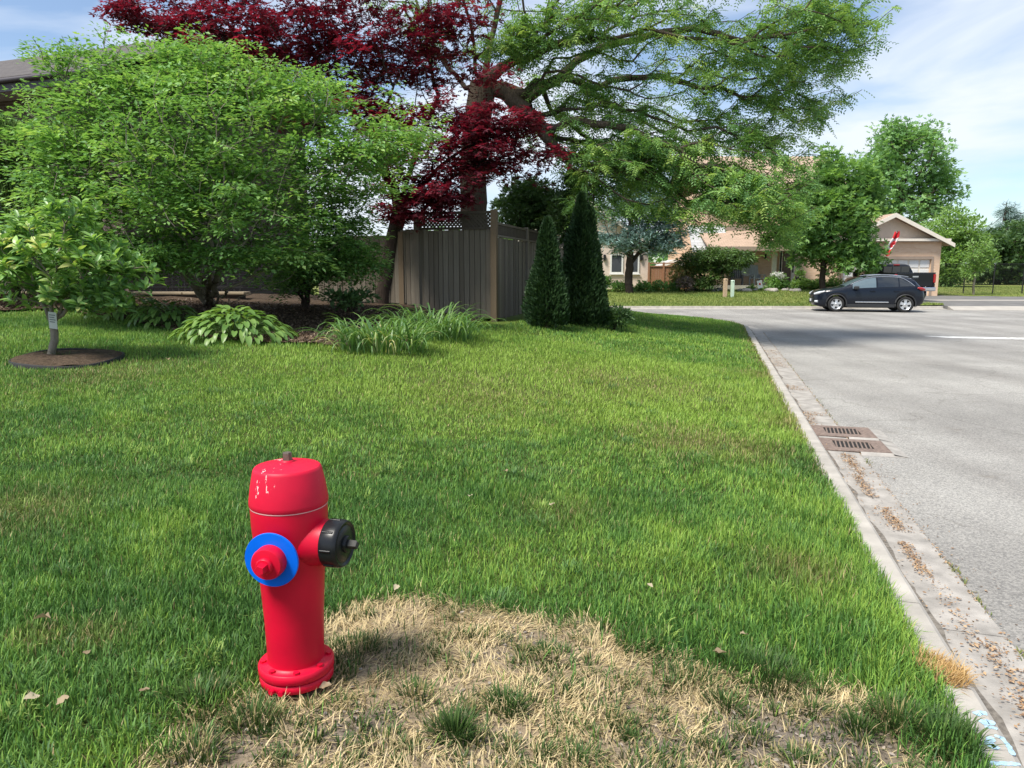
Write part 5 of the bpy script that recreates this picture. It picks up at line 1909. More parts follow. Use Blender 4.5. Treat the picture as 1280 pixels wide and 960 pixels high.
# reddish board fence between the houses
fy = 42.2
rf_ = thing("board_fence", "reddish brown board fence between the beige house and the brick house", "fence", Vector((px_x(833, fy), fy, ZF)))
zt_ = at(830, 329, fy).z
xs_ = px_x(809, fy)
xe_ = px_x(858, fy)
k = 0
while xs_ < xe_:
    piece("board", M['wood_red'], Vector((xs_ + 0.07, fy, 0.5)), Vector((xs_ + 0.07, fy, zt_ - 0.18 + rf.uniform(-.01, .01))), 0.13, 0.022, parent=rf_, side=(0, 1, 0))
    if k % 6 == 0:
        piece("post", M['wood_red'], Vector((xs_, fy - 0.03, 0.5)), Vector((xs_, fy - 0.03, zt_ + 0.05)), 0.1, 0.1, parent=rf_, side=(0, 1, 0))
    xs_ += 0.138
    k += 1
for z_ in (zt_ - 0.17, zt_):
    piece("rail", M['wood_red'], Vector((px_x(809, fy), fy - 0.035, z_)), Vector((xe_, fy - 0.035, z_)), 0.06, 0.04, parent=rf_, side=(0, 1, 0))
sh = thing("shed", "pale garden shed roof showing over the reddish board fence", "shed", Vector((px_x(838, 47), 47, ZF)))
sx0, sx1, sz = px_x(824, 47), px_x(856, 47), at(0, 333, 47).z
MB().box(sx0, sx1, 47, 49, 0.4, sz).build("wall", M['cream'], sh)
gable(sh, sx0, sx1, 47, 49, sz, sz + 0.35, 'roof_grey', 0.1, 0.06, 'white', 'cream')

# brick house with the porch
hy = 43.5
mh = thing("brick_house", "tan brick house with a shingled porch roof and a cream column", "house", Vector((14.0, hy, ZF)))
mx0, mx1 = px_x(872, hy), px_x(1042, hy)
ze2 = at(0, 238, hy).z
MB().box(mx0, mx1, hy, hy + 9, 0.2, ze2).build("wall", M['tan_brick'], mh)
r_ = MB().prism([(hy - 0.5, ze2 - 0.05), (hy + 4.5, ze2 + 2.4), (hy + 9.5, ze2 - 0.05), (hy + 9.5, ze2 + 0.08), (hy + 4.5, ze2 + 2.55), (hy - 0.5, ze2 + 0.08)], 'x', mx0 - 0.4, mx1 + 0.3).build("roof", M['roof_tan'], mh)
gable(mh, px_x(902, hy), px_x(958, hy), hy - 0.25, hy + 3, at(0, 246, hy).z, at(0, 222, hy).z, 'roof_tan', 0.3, 0.1, 'cream', 'siding', "dormer_roof")
MB().box(mx0 - 0.4, mx1 + 0.3, hy - 0.56, hy - 0.505, ze2 - 0.2, ze2 + 0.06).build("fascia", M['cream'], mh)
win(mh, px_x(909, hy), px_x(930, hy), at(0, 275, hy).z, at(0, 252, hy).z, hy, 'white', 'blind', 1)
win(mh, px_x(985, hy), px_x(1008, hy), at(0, 275, hy).z, at(0, 252, hy).z, hy, 'white', 'blind', 1)
# porch
pz = 0.80
py0 = 41.4
pe = at(0, 311, py0 - 0.4).z
pt = at(0, 290, hy - 0.0).z
px0, px1 = px_x(886, py0), px_x(992, py0)
MB().box(px0, px1 + 0.6, py0, hy - 0.004, 0.3, pz).build("porch_floor", M['walk'], mh)
MB().box(px_x(968, py0), px_x(990, py0), py0 - 0.7, py0 - 0.004, 0.3, pz - 0.17).build("porch_step", M['walk'], mh)
MB().prism([(py0 - 0.45, pe), (hy - 0.004, pt), (hy - 0.004, pt + 0.10), (py0 - 0.45, pe + 0.1)], 'x', px0 - 0.3, px1 + 0.5).build("porch_roof", M['roof_tan'], mh)
MB().box(px0 - 0.32, px1 + 0.52, py0 - 0.5, py0 - 0.452, pe - 0.1, pe + 0.12).build("porch_fascia", M['taupe'], mh)
MB().box(px0 - 0.3, px1 + 0.5, py0 - 0.44, hy - 0.004, pe - 0.08, pe - 0.03).build("porch_ceiling", M['cream'], mh)
MB().box(mx0, mx1, hy - 0.05, hy - 0.004, pt + 0.105, pt + 0.35).build("trim_band", M['taupe'], mh)
c_ = px_x(965, py0)
MB().cbox(c_ - 0.11, c_ + 0.11, py0 + 0.1, py0 + 0.32, pz, pe - 0.09, 0.02).build("column", M['cream'], mh)
MB().cbox(c_ - 0.15, c_ + 0.15, py0 + 0.06, py0 + 0.36, pz, pz + 0.18, 0.02).build("column_base", M['cream'], mh)
win(mh, px_x(909, hy), px_x(937, hy), at(0, 344, hy).z, at(0, 322, hy).z, hy, 'white', 'blind', 0)
d0, d1 = px_x(974, hy), px_x(983.5, hy)
dr_ = MB().cbox(d0, d1, hy - 0.07, hy - 0.004, pz, pz + 2.05, 0.01).build("door", M['doorbrown'], mh)
MB().lathe([(0.0, 0.07), (0.03, 0.06), (0.03, 0.0)], (d1 - 0.08, hy - 0.072, pz + 1.0), (0, -1, 0), 10).build("handle", M['nutmetal'], dr_)
for a_, b_ in ((969, 973), (984.5, 988.5)):
    sl_ = MB().cbox(px_x(a_, hy), px_x(b_, hy), hy - 0.06, hy - 0.004, pz, pz + 2.05, 0.01).build("sidelight", M['cream'], mh)
    MB().box(px_x(a_, hy) + 0.05, px_x(b_, hy) - 0.05, hy - 0.068, hy - 0.061, pz + 0.7, pz + 1.95).build("pane", M['glass'], sl_)
lp = at(957, 321, hy - 0.1)
MB().lathe([(0.02, 0.16), (0.08, 0.1), (0.06, -0.1), (0.0, -0.16)], lp, (0, 0, 1), 8).build("porch_lamp", M['iron'], mh)
# low wing with the pale roof, left of the porch
wx0, wx1 = px_x(862, 42.6), px_x(905, 42.6)
we, wt = at(0, 314, 42.6).z, at(0, 284, 43.2).z
MB().box(wx0 + 0.2, wx1, 42.6, hy - 0.004, 0.2, we).build("wing_wall", M['tan_brick'], mh)
MB().prism([(42.2, we - 0.05), (hy - 0.06, wt), (hy - 0.06, wt + 0.1), (42.2, we + 0.06)], 'x', wx0 - 0.1, wx1).build("wing_roof", M['roof_grey'], mh)

# garage
gy = 44.0
gx0, gx1 = px_x(1040, gy), px_x(1168, gy)
gt = thing("garage", "tan brick garage with a beige gable and wide white door behind the vehicles", "garage", Vector(((gx0 + gx1) / 2, gy, 0.14)))
ge, ga = at(0, 302, gy).z, at(0, 270, gy).z
dx0, dx1, dz = px_x(1049, gy), px_x(1157, gy), at(0, 324, gy).z
w = MB()
w.box(gx0 + 0.003, dx0, gy, gy + 6.2, 0.1, ge - 0.003)
w.box(dx1, gx1, gy, gy + 6.2, 0.1, ge - 0.003)
w.box(dx0 + 0.003, dx1 - 0.003, gy + 0.003, gy + 0.3, dz, ge - 0.006)
w.build("wall", M['tan_brick'], gt)
gable(gt, gx0, gx1, gy, gy + 6.5, ge, ga, 'roof_tan', 0.5, 0.1, 'cream', 'siding')
xm = (gx0 + gx1) / 2
MB().box(gx0 - 0.3, gx1 + 0.3, gy - 0.3, gy - 0.02, ge - 0.02, ge + 0.12).build("eave_return", M['taupe'], gt)
MB().box(gx0 - 0.34, gx1 + 0.34, gy - 0.36, gy - 0.302, ge + 0.02, ge + 0.16).build("eave_trim", M['cream'], gt)
w = MB()
w.box(dx0 - 0.12, dx1 + 0.12, gy - 0.05, gy - 0.003, dz - 0.003, dz + 0.16)
w.box(dx0 - 0.12, dx0 - 0.003, gy - 0.05, gy - 0.003, 0.15, dz - 0.006)
w.box(dx1 + 0.003, dx1 + 0.12, gy - 0.05, gy - 0.003, 0.15, dz - 0.006)
w.build("door_frame", M['taupe'], gt)
gd = MB().box(dx0, dx1, gy + 0.12, gy + 0.16, 0.14, dz).build("garage_door", M['cream'], gt)
nc, nr_ = 8, 4
for i in range(nc):
    for j in range(nr_):
        pw2, ph2 = (dx1 - dx0) / nc, (dz - 0.16) / nr_
        MB().cbox(dx0 + i * pw2 + 0.05, dx0 + (i + 1) * pw2 - 0.05, gy + 0.09, gy + 0.119, 0.16 + j * ph2 + 0.05, 0.16 + (j + 1) * ph2 - 0.05, 0.012).build("panel", M['white'], gd)

# flag on its staff
fp0, fp1 = at(1107, 312, gy - 0.08), at(1122, 289, gy - 0.9)
ft = thing("flag", "red and white maple leaf flag hanging from a staff on the garage", "flag", fp0)
MB().tube([fp0 + Vector((0, 0.1, 0)), fp1], 0.02, 8).build("staff", M['white'], ft)
MB().lathe([(0, 0.05), (0.035, 0.0), (0, -0.05)], fp1, (fp1 - fp0), 8).build("finial", M['nutmetal'], ft)
M['flag_red'] = plain("red_cloth", (0.6, 0.02, 0.03), 0.8, var=0.1)
M['flag_white'] = plain("white_cloth", (0.75, 0.74, 0.73), 0.8, var=0.05)
def flag_pt(u, v):
    """u along the length (hanging), v across"""
    top = fp1.lerp(fp0, 0.05)
    along = (at(1110, 319, gy - 0.6) - top)
    side = Vector((0.42, -0.10, 0.06))
    fold = 0.10 * math.sin(v * 9 + u * 2.0)
    return top + along * u + side * ((v - 0.5) * (0.55 + 0.5 * math.sin(u * 3.0))) + Vector((0.05 * math.sin(u * 6), -fold, 0.05 * math.cos(v * 7)))
for u0, u1, mt in ((0, 0.27, 'flag_red'), (0.27, 0.73, 'flag_white'), (0.73, 1.0, 'flag_red')):
    vs, fs, nu, nv = [], [], 6, 10
    for i in range(nu + 1):
        for j in range(nv + 1):
            vs.append(flag_pt(u0 + (u1 - u0) * i / nu, j / nv))
    for i in range(nu):
        for j in range(nv):
            a_ = i * (nv + 1) + j
            fs.append((a_, a_ + 1, a_ + nv + 2, a_ + nv + 1))
    MB().add(vs, fs, True).build("cloth", M[mt], ft)
mleaf = [(0, .5), (.1, .32), (.22, .38), (.18, .14), (.36, .24), (.46, .08), (.34, -.02), (.12, -.2), (.02, -.22), (.02, -.48), (-.02, -.48), (-.02, -.22), (-.12, -.2), (-.34, -.02), (-.46, .08), (-.36, .24), (-.18, .14), (-.22, .38), (-.1, .32)]
vs = [flag_pt(0.5 - 0.36 * a_, 0.5 + 0.7 * b_) + Vector((0, -0.012, 0)) for a_, b_ in [(p_[0], p_[1]) for p_ in mleaf]]
MB().add(vs, [tuple(range(len(vs)))]).build("maple_leaf_emblem", M['flag_red'], ft)

# ------------------------------------------------------------------ vehicles
M['navy'] = plain("dark_navy_car_paint", (0.005, 0.008, 0.015), 0.26, metal=0.0, var=0.05, spec=0.3, coat=0.25)
M['blackpaint_car'] = plain("black_car_paint", (0.008, 0.009, 0.012), 0.3, var=0.05, spec=0.3, coat=0.25)
M['carglass'] = plain("tinted_car_glass", (0.012, 0.016, 0.02), 0.03, var=0.05, spec=1.0)
M['clearglass'] = plain("clear_car_glass", (0.10, 0.14, 0.16), 0.03, var=0.05, spec=1.0)
M['chrome'] = plain("bright_metal_trim", (0.62, 0.63, 0.65), 0.22, metal=0.9, var=0.04)
M['alloy'] = plain("silver_alloy", (0.6, 0.61, 0.62), 0.3, metal=0.7, var=0.05)
M['tyre'] = plain("black_rubber", (0.018, 0.018, 0.018), 0.85, var=0.15)
M['cladding'] = plain("black_plastic_cladding", (0.02, 0.021, 0.023), 0.6, var=0.1)
M['headlight'] = plain("headlight_lens", (0.55, 0.58, 0.6), 0.1, var=0.05, spec=0.9)
M['taillight'] = plain("red_lamp_lens", (0.35, 0.01, 0.012), 0.15, var=0.05, spec=0.8)
M['plate'] = plain("white_plate", (0.65, 0.67, 0.7), 0.4, var=0.04)

def wheel(parent, c, r, w, out, Mx, spokes=5):
    """wheel with its axle along local y; out = +1 or -1 is the side that shows"""
    c = Vector(c)
    ax = Vector((0, out, 0))
    hub = MB()
    tr = MB().lathe([(r * 0.66, -w / 2), (r * 0.93, -w / 2), (r, -w / 2 + 0.03), (r, w / 2 - 0.03), (r * 0.93, w / 2), (r * 0.68, w / 2), (r * 0.66, w / 2 - 0.02)], c, ax, 28)
    wl_ = tr.build("wheel", M['tyre'], parent, Mx)
    MB().lathe([(0, w * 0.12), (r * 0.62, w * 0.12), (r * 0.665, w * 0.2), (r * 0.665, w * 0.47)], c, ax, 24).build("rim_barrel", M['cladding'], wl_, Mx)
    MB().lathe([(r * 0.60, w * 0.36), (r * 0.655, w * 0.45), (r * 0.675, w * 0.47), (r * 0.675, w * 0.40)], c, ax, 28).build("rim", M['alloy'], wl_, Mx)
    for k in range(spokes):
        a = 2 * math.pi * k / spokes + 0.3
        e = Vector((math.cos(a), 0, math.sin(a)))
        t_ = Vector((-math.sin(a), 0, math.cos(a)))
        vs = []
        for rr, hw, yy in ((0.08 * r, 0.13 * r, 0.40 * w), (0.38 * r, 0.16 * r, 0.37 * w), (0.63 * r, 0.21 * r, 0.38 * w)):
            for sg in (-1, 1):
                vs.append(c + e * rr + t_ * hw * sg + ax * yy)
                vs.append(c + e * rr + t_ * hw * sg + ax * (yy - 0.05))
        fs = [(0, 2, 6, 4), (4, 6, 10, 8), (0, 4, 5, 1), (4, 8, 9, 5), (2, 3, 7, 6), (6, 7, 11, 10), (8, 10, 11, 9)]
        MB().add(vs, fs).build("spoke", M['alloy'], wl_, Mx)
    MB().lathe([(0.0, 0.43 * w), (0.12 * r, 0.42 * w), (0.15 * r, 0.36 * w)], c, ax, 14).build("hub_cap", M['alloy'], wl_, Mx)

class Loft:
    """car body from plan and side curves; local x runs from nose to tail"""
    def __init__(self, top, belt, bottom, plan, roofw, wheels, rarch):
        self.c = [np.array(a, float) for a in (top, belt, bottom, plan, roofw)]
        self.wh, self.ra = wheels, rarch
    def val(self, i, x):
        return float(np.interp(x, self.c[i][:, 0], self.c[i][:, 1]))
    def sec(self, x):
        zt, zb_, z0, w, wr = [self.val(i, x) for i in range(5)]
        for xw, zw in self.wh:
            dx = abs(x - xw)
            if dx < self.ra:
                z0 = max(z0, zw + math.sqrt(self.ra ** 2 - dx ** 2))
        zt = max(zt, zb_ + 0.012)
        pts = [(w * k, z0 + (zb_ - z0) * f) for k, f in ((0.93, 0.0), (0.995, 0.18), (1.0, 0.5), (0.985, 0.82), (0.955, 1.0))]
        ze = zt - min(0.05, (zt - zb_) * 0.35)
        y4 = w * 0.955
        pts += [((y4 + wr) / 2 + 0.012, (zb_ + ze) / 2 + 0.006), (wr, ze), (wr * 0.8, zt - min(0.014, (zt - zb_) * 0.1)), (0.0, zt)]
        return pts
    def glass(self, x, f):
        s = self.sec(x)
        (y4, z4), (y5, z5), (y6, z6) = s[4], s[5], s[6]
        if f < 0.5:
            t_ = f / 0.5
            return y4 + (y5 - y4) * t_, z4 + (z5 - z4) * t_
        t_ = (f - 0.5) / 0.5
        return y5 + (y6 - y5) * t_, z5 + (z6 - z5) * t_
    def body(self, xs):
        mb = MB()
        S_ = []
        for x in xs:
            h = self.sec(x)
            full = [(x, -y, z) for y, z in h] + [(x, y, z) for y, z in reversed(h[:-1])]
            S_.append(full)
        k = len(S_[0])
        vs = [p for s in S_ for p in s]
        fs = []
        for i in range(len(xs) - 1):
            for j in range(k - 1):
                fs.append((i * k + j, i * k + j + 1, (i + 1) * k + j + 1, (i + 1) * k + j))
            fs.append((i * k + k - 1, i * k, (i + 1) * k, (i + 1) * k + k - 1))
        fs.append(tuple(range(k)))
        fs.append(tuple(range((len(xs) - 1) * k, len(xs) * k)))
        mb.add(vs, fs, True)
        return mb
    def side_pane(self, xa, xb, side, fa=0.07, fb=lambda x: 0.93, off=0.008, n=10):
        mb = MB()
        vs, fs = [], []
        for i in range(n + 1):
            x = xa + (xb - xa) * i / n
            top = fb(x)
            for j in range(5):
                f = fa + (top - fa) * j / 4
                y, z = self.glass(x, f)
                vs.append((x, side * (y + off), z))
        for i in range(n):
            for j in range(4):
                a_ = i * 5 + j
                fs.append((a_, a_ + 1, a_ + 6, a_ + 5))
        return mb.add(vs, fs, True)
    def top_pane(self, xa, xb, inset=0.93, off=0.008, n=8, lo=0.0):
        mb = MB()
        vs, fs = [], []
        for i in range(n + 1):
            x = xa + (xb - xa) * i / n
            s = self.sec(x)
            ys = [s[6], s[7], s[8]]
            row = []
            for k in (-1.0, -0.75, -0.4, 0.0, 0.4, 0.75, 1.0):
                y = abs(k) * s[6][0] * inset
                z = float(np.interp(y, [0, s[7][0], s[6][0]], [s[8][1], s[7][1], s[6][1]]))
                row.append((x - 0.004, math.copysign(y, k), z + off))
            vs += row
        for i in range(n):
            for j in range(6):
                a_ = i * 7 + j
                fs.append((a_, a_ + 1, a_ + 8, a_ + 7))
        return mb.add(vs, fs, True)

# ---- small dark SUV at the far kerb, nose to the left
suv_m = Matrix.Translation((14.15, 29.85, 0.002)) @ Matrix.Rotation(R(-13), 4, 'Z') @ Matrix.Scale(0.925, 4) @ Matrix.Translation((-2.18, 0, 0))
suv = thing("parked_suv", "dark navy small SUV with silver wheels parked at the far kerb", "car", Vector((14.1, 30.0, 0)))
lf = Loft(top=[(0, .70), (.04, .80), (.14, .87), (.35, .93), (.7, .99), (1.12, 1.06), (1.2, 1.09), (1.6, 1.30), (1.98, 1.465), (2.3, 1.525), (2.7, 1.545), (3.1, 1.53), (3.5, 1.485), (3.85, 1.42), (3.95, 1.385), (4.15, 1.14), (4.25, 1.02), (4.33, .86), (4.36, .74)],
          belt=[(0, .62), (.06, .74), (.2, .82), (.6, .90), (1.15, .955), (2.0, .985), (3.0, 1.02), (3.7, 1.065), (4.0, 1.06), (4.2, .98), (4.36, .70)],
          bottom=[(0, .36), (.06, .26), (.3, .2), (1.5, .2), (3.0, .2), (4.0, .24), (4.25, .34), (4.36, .46)],
          plan=[(0, .52), (.04, .63), (.12, .74), (.3, .84), (.7, .89), (1.2, .9), (3.3, .9), (3.8, .885), (4.1, .83), (4.28, .74), (4.36, .62)],
          roofw=[(0, .45), (.1, .6), (.3, .70), (.9, .77), (1.15, .78), (1.6, .70), (2.0, .62), (2.6, .60), (3.4, .58), (3.9, .56), (4.1, .6), (4.25, .62), (4.36, .55)],
          wheels=[(.88, .33), (3.58, .33)], rarch=.385)
xs_ = sorted(set(np.round(np.concatenate([np.linspace(0, 4.36, 60), np.linspace(.49, 1.27, 24), np.linspace(3.19, 3.97, 24), [0, .02, .04, .08, 4.33]]), 3)))
lf.body(xs_).build("body", M['navy'], suv, suv_m)
for sd in (-1, 1):
    lf.side_pane(1.50, 2.42, sd, fb=lambda x: 0.92).build("side_window", M['clearglass'], suv, suv_m)
    lf.side_pane(2.49, 3.28, sd).build("side_window", M['carglass'], suv, suv_m)
    lf.side_pane(3.33, 3.86, sd, fb=lambda x: 0.92 - 0.7 * max(0, (x - 3.33) / 0.53) ** 1.6).build("side_window", M['carglass'], suv, suv_m)
    tr = []
    for x in np.linspace(1.42, 3.9, 26):
        f = 0.98 if x < 3.4 else 0.98 - 0.85 * ((x - 3.4) / 0.5) ** 1.7
        y, z = lf.glass(x, f)
        tr.append((x, sd * (y + 0.008), z))
    MB().tube(tr, 0.014, 6).build("window_trim", M['chrome'], suv, suv_m)
    for xw in (.88, 3.58):
        arc = []
        for k in range(17):
            a = R(-12 + 204 * k / 16)
            x, z = xw + 0.405 * math.cos(a), 0.33 + 0.405 * math.sin(a)
            arc.append((x, sd * lf.val(3, x) * 1.0, z))
        MB().tube(arc, 0.034, 6).build("arch_cladding", M['cladding'], suv, suv_m)
        wheel(suv, (xw, sd * 0.79, 0.33), 0.33, 0.21, sd, suv_m)
    MB().cbox(1.3, 3.16, sd * 0.885 - 0.025, sd * 0.885 + 0.025, 0.20, 0.33, 0.015).build("sill_cladding", M['cladding'], suv, suv_m)
    MB().cbox(1.62, 2.92, sd * 0.905 - 0.012, sd * 0.905 + 0.012, 0.40, 0.445, 0.008).build("door_strip", M['chrome'], suv, suv_m)
    for xh in (2.28, 3.2):
        MB().cbox(xh - 0.1, xh + 0.1, sd * 0.905 - 0.014, sd * 0.905 + 0.014, 0.87, 0.905, 0.01).build("door_handle", M['navy'], suv, suv_m)
    mr = MB().cbox(1.52, 1.72, sd * 0.99 - 0.09, sd * 0.99 + 0.09, 0.955, 1.09, 0.04).build("mirror", M['cladding'], suv, suv_m)
    MB().tube([(0.03, sd * 0.60, .745), (.18, sd * 0.775, .80), (.42, sd * 0.835, .865)], [.045, .055, .02], 8).build("headlight", M['headlight'], suv, suv_m)
    MB().tube([(.06, sd * 0.66, .43), (.16, sd * 0.77, .43)], .05, 8).build("fog_light", M['headlight'], suv, suv_m)
    MB().tube([(4.31, sd * 0.66, .95), (4.17, sd * 0.80, .985), (4.02, sd * 0.845, 1.03)], [.06, .07, .03], 8).build("tail_light", M['taillight'], suv, suv_m)
    rr_ = [(x, sd * (lf.val(4, x) - 0.02), lf.val(0, x) + 0.025) for x in np.linspace(2.05, 3.7, 10)]
    MB().tube(rr_, 0.016, 6).build("roof_rail", M['chrome'], suv, suv_m)
lf.top_pane(1.24, 1.95).build("windscreen", M['clearglass'], suv, suv_m)
lf.top_pane(3.99, 4.2, 0.9).build("rear_window", M['carglass'], suv, suv_m)
MB().cbox(3.86, 4.1, -0.5, 0.5, 1.39, 1.42, 0.012).build("spoiler", M['navy'], suv, suv_m)
MB().cbox(-0.02, 0.04, -0.42, 0.42, 0.36, 0.54, 0.02).build("grille", M['cladding'], suv, suv_m)
MB().cbox(-0.035, -0.018, -0.16, 0.16, 0.42, 0.53, 0.004).build("licence_plate", M['plate'], suv, suv_m)
MB().box(0.5, 3.9, -0.7, 0.7, 0.18, 0.42).build("underbody", M['cladding'], suv, suv_m)

# ---- dark pickup on the driveway, tailgate to the street
tk = Matrix(((0, 1, 0, 19.35), (-1, 0, 0, 41.55), (0, 0, 1, 0.137), (0, 0, 0, 1)))
truck = thing("pickup_truck", "dark pickup truck standing on the driveway, tailgate towards the street", "pickup truck", Vector((19.35, 38.7, 0.14)))
lt = Loft(top=[(0, .95), (.06, 1.05), (.3, 1.12), (1.2, 1.19), (1.45, 1.22), (2.1, 1.70), (2.35, 1.80), (2.8, 1.84), (3.5, 1.83), (3.76, 1.80), (3.86, 1.72)],
          belt=[(0, .86), (.1, 1.0), (1.3, 1.12), (2.2, 1.18), (3.86, 1.22)], bottom=[(0, .55), (.1, .45), (3.86, .45)],
          plan=[(0, .82), (.1, .92), (.5, .98), (3.86, .98)], roofw=[(0, .7), (.3, .85), (1.4, .86), (2.1, .72), (2.6, .68), (3.86, .68)],
          wheels=[(.98, .40), (4.62, .40)], rarch=.46)
xs_ = sorted(set(np.round(np.concatenate([np.linspace(0, 3.86, 44), np.linspace(.52, 1.44, 20)]), 3)))
lt.body(xs_).build("cab", M['blackpaint_car'], truck, tk)
for sd in (-1, 1):
    lt.side_pane(1.75, 2.72, sd).build("side_window", M['carglass'], truck, tk)
    lt.side_pane(2.80, 3.62, sd).build("side_window", M['carglass'], truck, tk)
    for xw in (.98, 4.62):
        wheel(truck, (xw, sd * 0.86, 0.40), 0.40, 0.26, sd, tk, 6)
    MB().cbox(3.90, 5.70, sd * 0.93 - 0.05, sd * 0.93 + 0.05, 0.86, 1.34, 0.03).build("bed_side", M['blackpaint_car'], truck, tk)
    for xa, xb in ((3.90, 4.15), (5.09, 5.70)):
        MB().cbox(xa, xb, sd * 0.93 - 0.05, sd * 0.93 + 0.05, 0.52, 0.859, 0.03).build("bed_side", M['blackpaint_car'], truck, tk)
    MB().cbox(3.88, 5.70, sd * 0.93 - 0.06, sd * 0.93 + 0.06, 1.342, 1.385, 0.015).build("bed_rail", M['cladding'], truck, tk)
    MB().cbox(5.62, 5.735, sd * 0.93 - 0.055, sd * 0.93 + 0.055, 0.9, 1.30, 0.02).build("tail_light", M['taillight'], truck, tk)
    MB().cbox(1.72, 1.9, sd * 1.1 - 0.11, sd * 1.1 + 0.11, 1.15, 1.42, 0.04).build("mirror", M['cladding'], truck, tk)
MB().cbox(5.66, 5.715, -0.86, 0.86, 0.72, 1.36, 0.02).build("tailgate", M['blackpaint_car'], truck, tk)
MB().cbox(5.716, 5.73, -0.14, 0.14, 1.15, 1.22, 0.006).build("tailgate_handle", M['chrome'], truck, tk)
MB().cbox(5.7, 5.86, -0.95, 0.95, 0.5, 0.69, 0.04).build("bumper", M['chrome'], truck, tk)
MB().cbox(5.861, 5.875, -0.16, 0.16, 0.53, 0.66, 0.004).build("licence_plate", M['plate'], truck, tk)
MB().box(3.9, 5.65, -0.87, 0.87, 0.72, 0.80).build("bed_floor", M['cladding'], truck, tk)
MB().box(0.4, 5.5, -0.5, 0.5, 0.34, 0.6).build("chassis", M['cladding'], truck, tk)
rw = MB().cbox(3.845, 3.885, -0.68, 0.68, 1.27, 1.70, 0.02).build("rear_window", M['cladding'], truck, tk)
for a_, b_ in ((-0.64, -0.24), (-0.2, 0.2), (0.24, 0.64)):
    MB().box(3.886, 3.892, a_, b_, 1.30, 1.67).build("pane", M['carglass'], rw, tk)
MB().cbox(3.82, 3.90, -0.14, 0.14, 1.735, 1.785, 0.01).build("brake_light", M['taillight'], truck, tk)
lt.top_pane(1.5, 2.08).build("windscreen", M['carglass'], truck, tk)

# ------------------------------------------------------------------ trees and plants across the street
def fgz(x, y):
    return float(zfar(x, y))
def far_tree(name, label, px, py_base, Y, blobs, nl, rad, L, W, mat, bark, r_base, tip, ztop_px=None, tmpl=T_LOBED, spray="ball", cat="tree", zf=fgz, lead=None, group=None):
    p = at(px, py_base, Y)
    base = Vector((p.x, Y, zf(p.x, Y)))
    t = thing(name, label, cat, base, group)
    sk = Skel(base)
    lead = lead or [(px, py_base - 25)]
    f_ = sk.path([at(a, b, Y) for a, b in lead], 0, max(0.2, rad * 0.5), 0.02)
    low = sk.n - 1
    T = blob_pts(blobs, 0.42)
    T[:, 2] = np.maximum(T[:, 2], base.z + 0.2)
    sk.len[:max(1, low - 2)] += 5.0
    E, D = sk.grow(T, max(0.2, rad * 0.55), 0.5, 0.35, 0.0, 0.03)
    link("trunk", sk.mesh("trunk", tip, r_base, M[bark]), t)
    if spray == "ball":
        g_ = spray_ball(sk.p[E], D, nl, rad, L, W, tmpl)
    else:
        g_ = spray_flat(sk.p[E], D, nl, rad, L, W, tmpl, 0.5, 0.15, 0.4)
    crown_obj(t, g_, mat)
    return t
far_tree("maple_tree", "leafy green maple on a thin dark trunk in front of the garage", 1028, 362, 38.0,
         [(1042, 275, 38, 50, 44, 2.0, 160), (1000, 295, 38, 24, 32, 1.2, 50), (1080, 255, 38, 20, 38, 1.3, 40), (1036, 215, 38, 16, 24, 0.8, 26), (1055, 322, 38, 46, 18, 1.6, 50), (1068, 222, 38, 22, 26, 1.0, 26), (1082, 312, 38, 18, 18, 1, 20), (1020, 245, 38, 26, 26, 1, 36)],
         40, 0.55, 0.19, 0.19, M['l_tree'], 'bark_dark', 0.15, 0.012, lead=[(1028, 345), (1029, 325), (1034, 290), (1036, 250)])
far_tree("tall_tree", "tall rounded tree with blue green leaves rising behind the garage", 1118, 330, 78.0,
         [(1140, 200, 78, 44, 42, 4.5, 110), (1178, 225, 78, 16, 18, 2, 20), (1095, 205, 78, 18, 16, 2, 18), (1150, 165, 78, 16, 14, 2, 14), (1100, 240, 78, 30, 50, 3, 70), (1165, 245, 78, 28, 32, 3, 60), (1125, 262, 78, 46, 26, 4, 60), (1120, 175, 78, 30, 22, 2.5, 40)],
         24, 1.2, 0.38, 0.34, M['l_tree2'], 'bark', 0.5, 0.03, lead=[(1120, 290), (1122, 260), (1130, 220)])
far_tree("round_tree", "light green bushy tree at the right corner of the garage", 1188, 356, 58.0,
         [(1192, 295, 58, 30, 34, 2.2, 90), (1188, 330, 58, 28, 26, 2.2, 70), (1205, 318, 58, 24, 30, 2, 60), (1180, 345, 58, 14, 14, 1.4, 24)],
         44, 0.7, 0.26, 0.14, M['l_tree3'], 'bark', 0.2, 0.015, tmpl=T_DIAMOND)
far_tree("dark_tree", "dark green broad tree behind the black chain link fence", 1245, 360, 66.0,
         [(1245, 315, 66, 38, 26, 3, 110), (1275, 300, 66, 22, 22, 2.5, 60), (1222, 335, 66, 28, 16, 2.2, 50), (1270, 340, 66, 30, 14, 2.5, 50), (1300, 310, 66, 25, 30, 3, 70)],
         44, 0.8, 0.30, 0.2, M['l_dark'], 'bark_dark', 0.3, 0.02, tmpl=T_LOBED)
far_tree("pine_tree", "pale grey green pine with open layered branches at the right edge", 1258, 350, 92.0,
         [(1258, 258, 92, 10, 8, 1, 14), (1262, 270, 92, 22, 6, 2, 22), (1250, 282, 92, 28, 5, 2.4, 24), (1270, 292, 92, 30, 6, 2.6, 30), (1235, 286, 92, 20, 3, 1.5, 12), (1265, 305, 92, 34, 8, 2.6, 36), (1280, 275, 92, 16, 10, 2, 14)],
         60, 0.8, 0.5, 0.08, M['l_spruce'], 'bark_dark', 0.35, 0.03, tmpl=T_TRI, spray="flat", lead=[(1258, 320), (1258, 290), (1258, 252)])
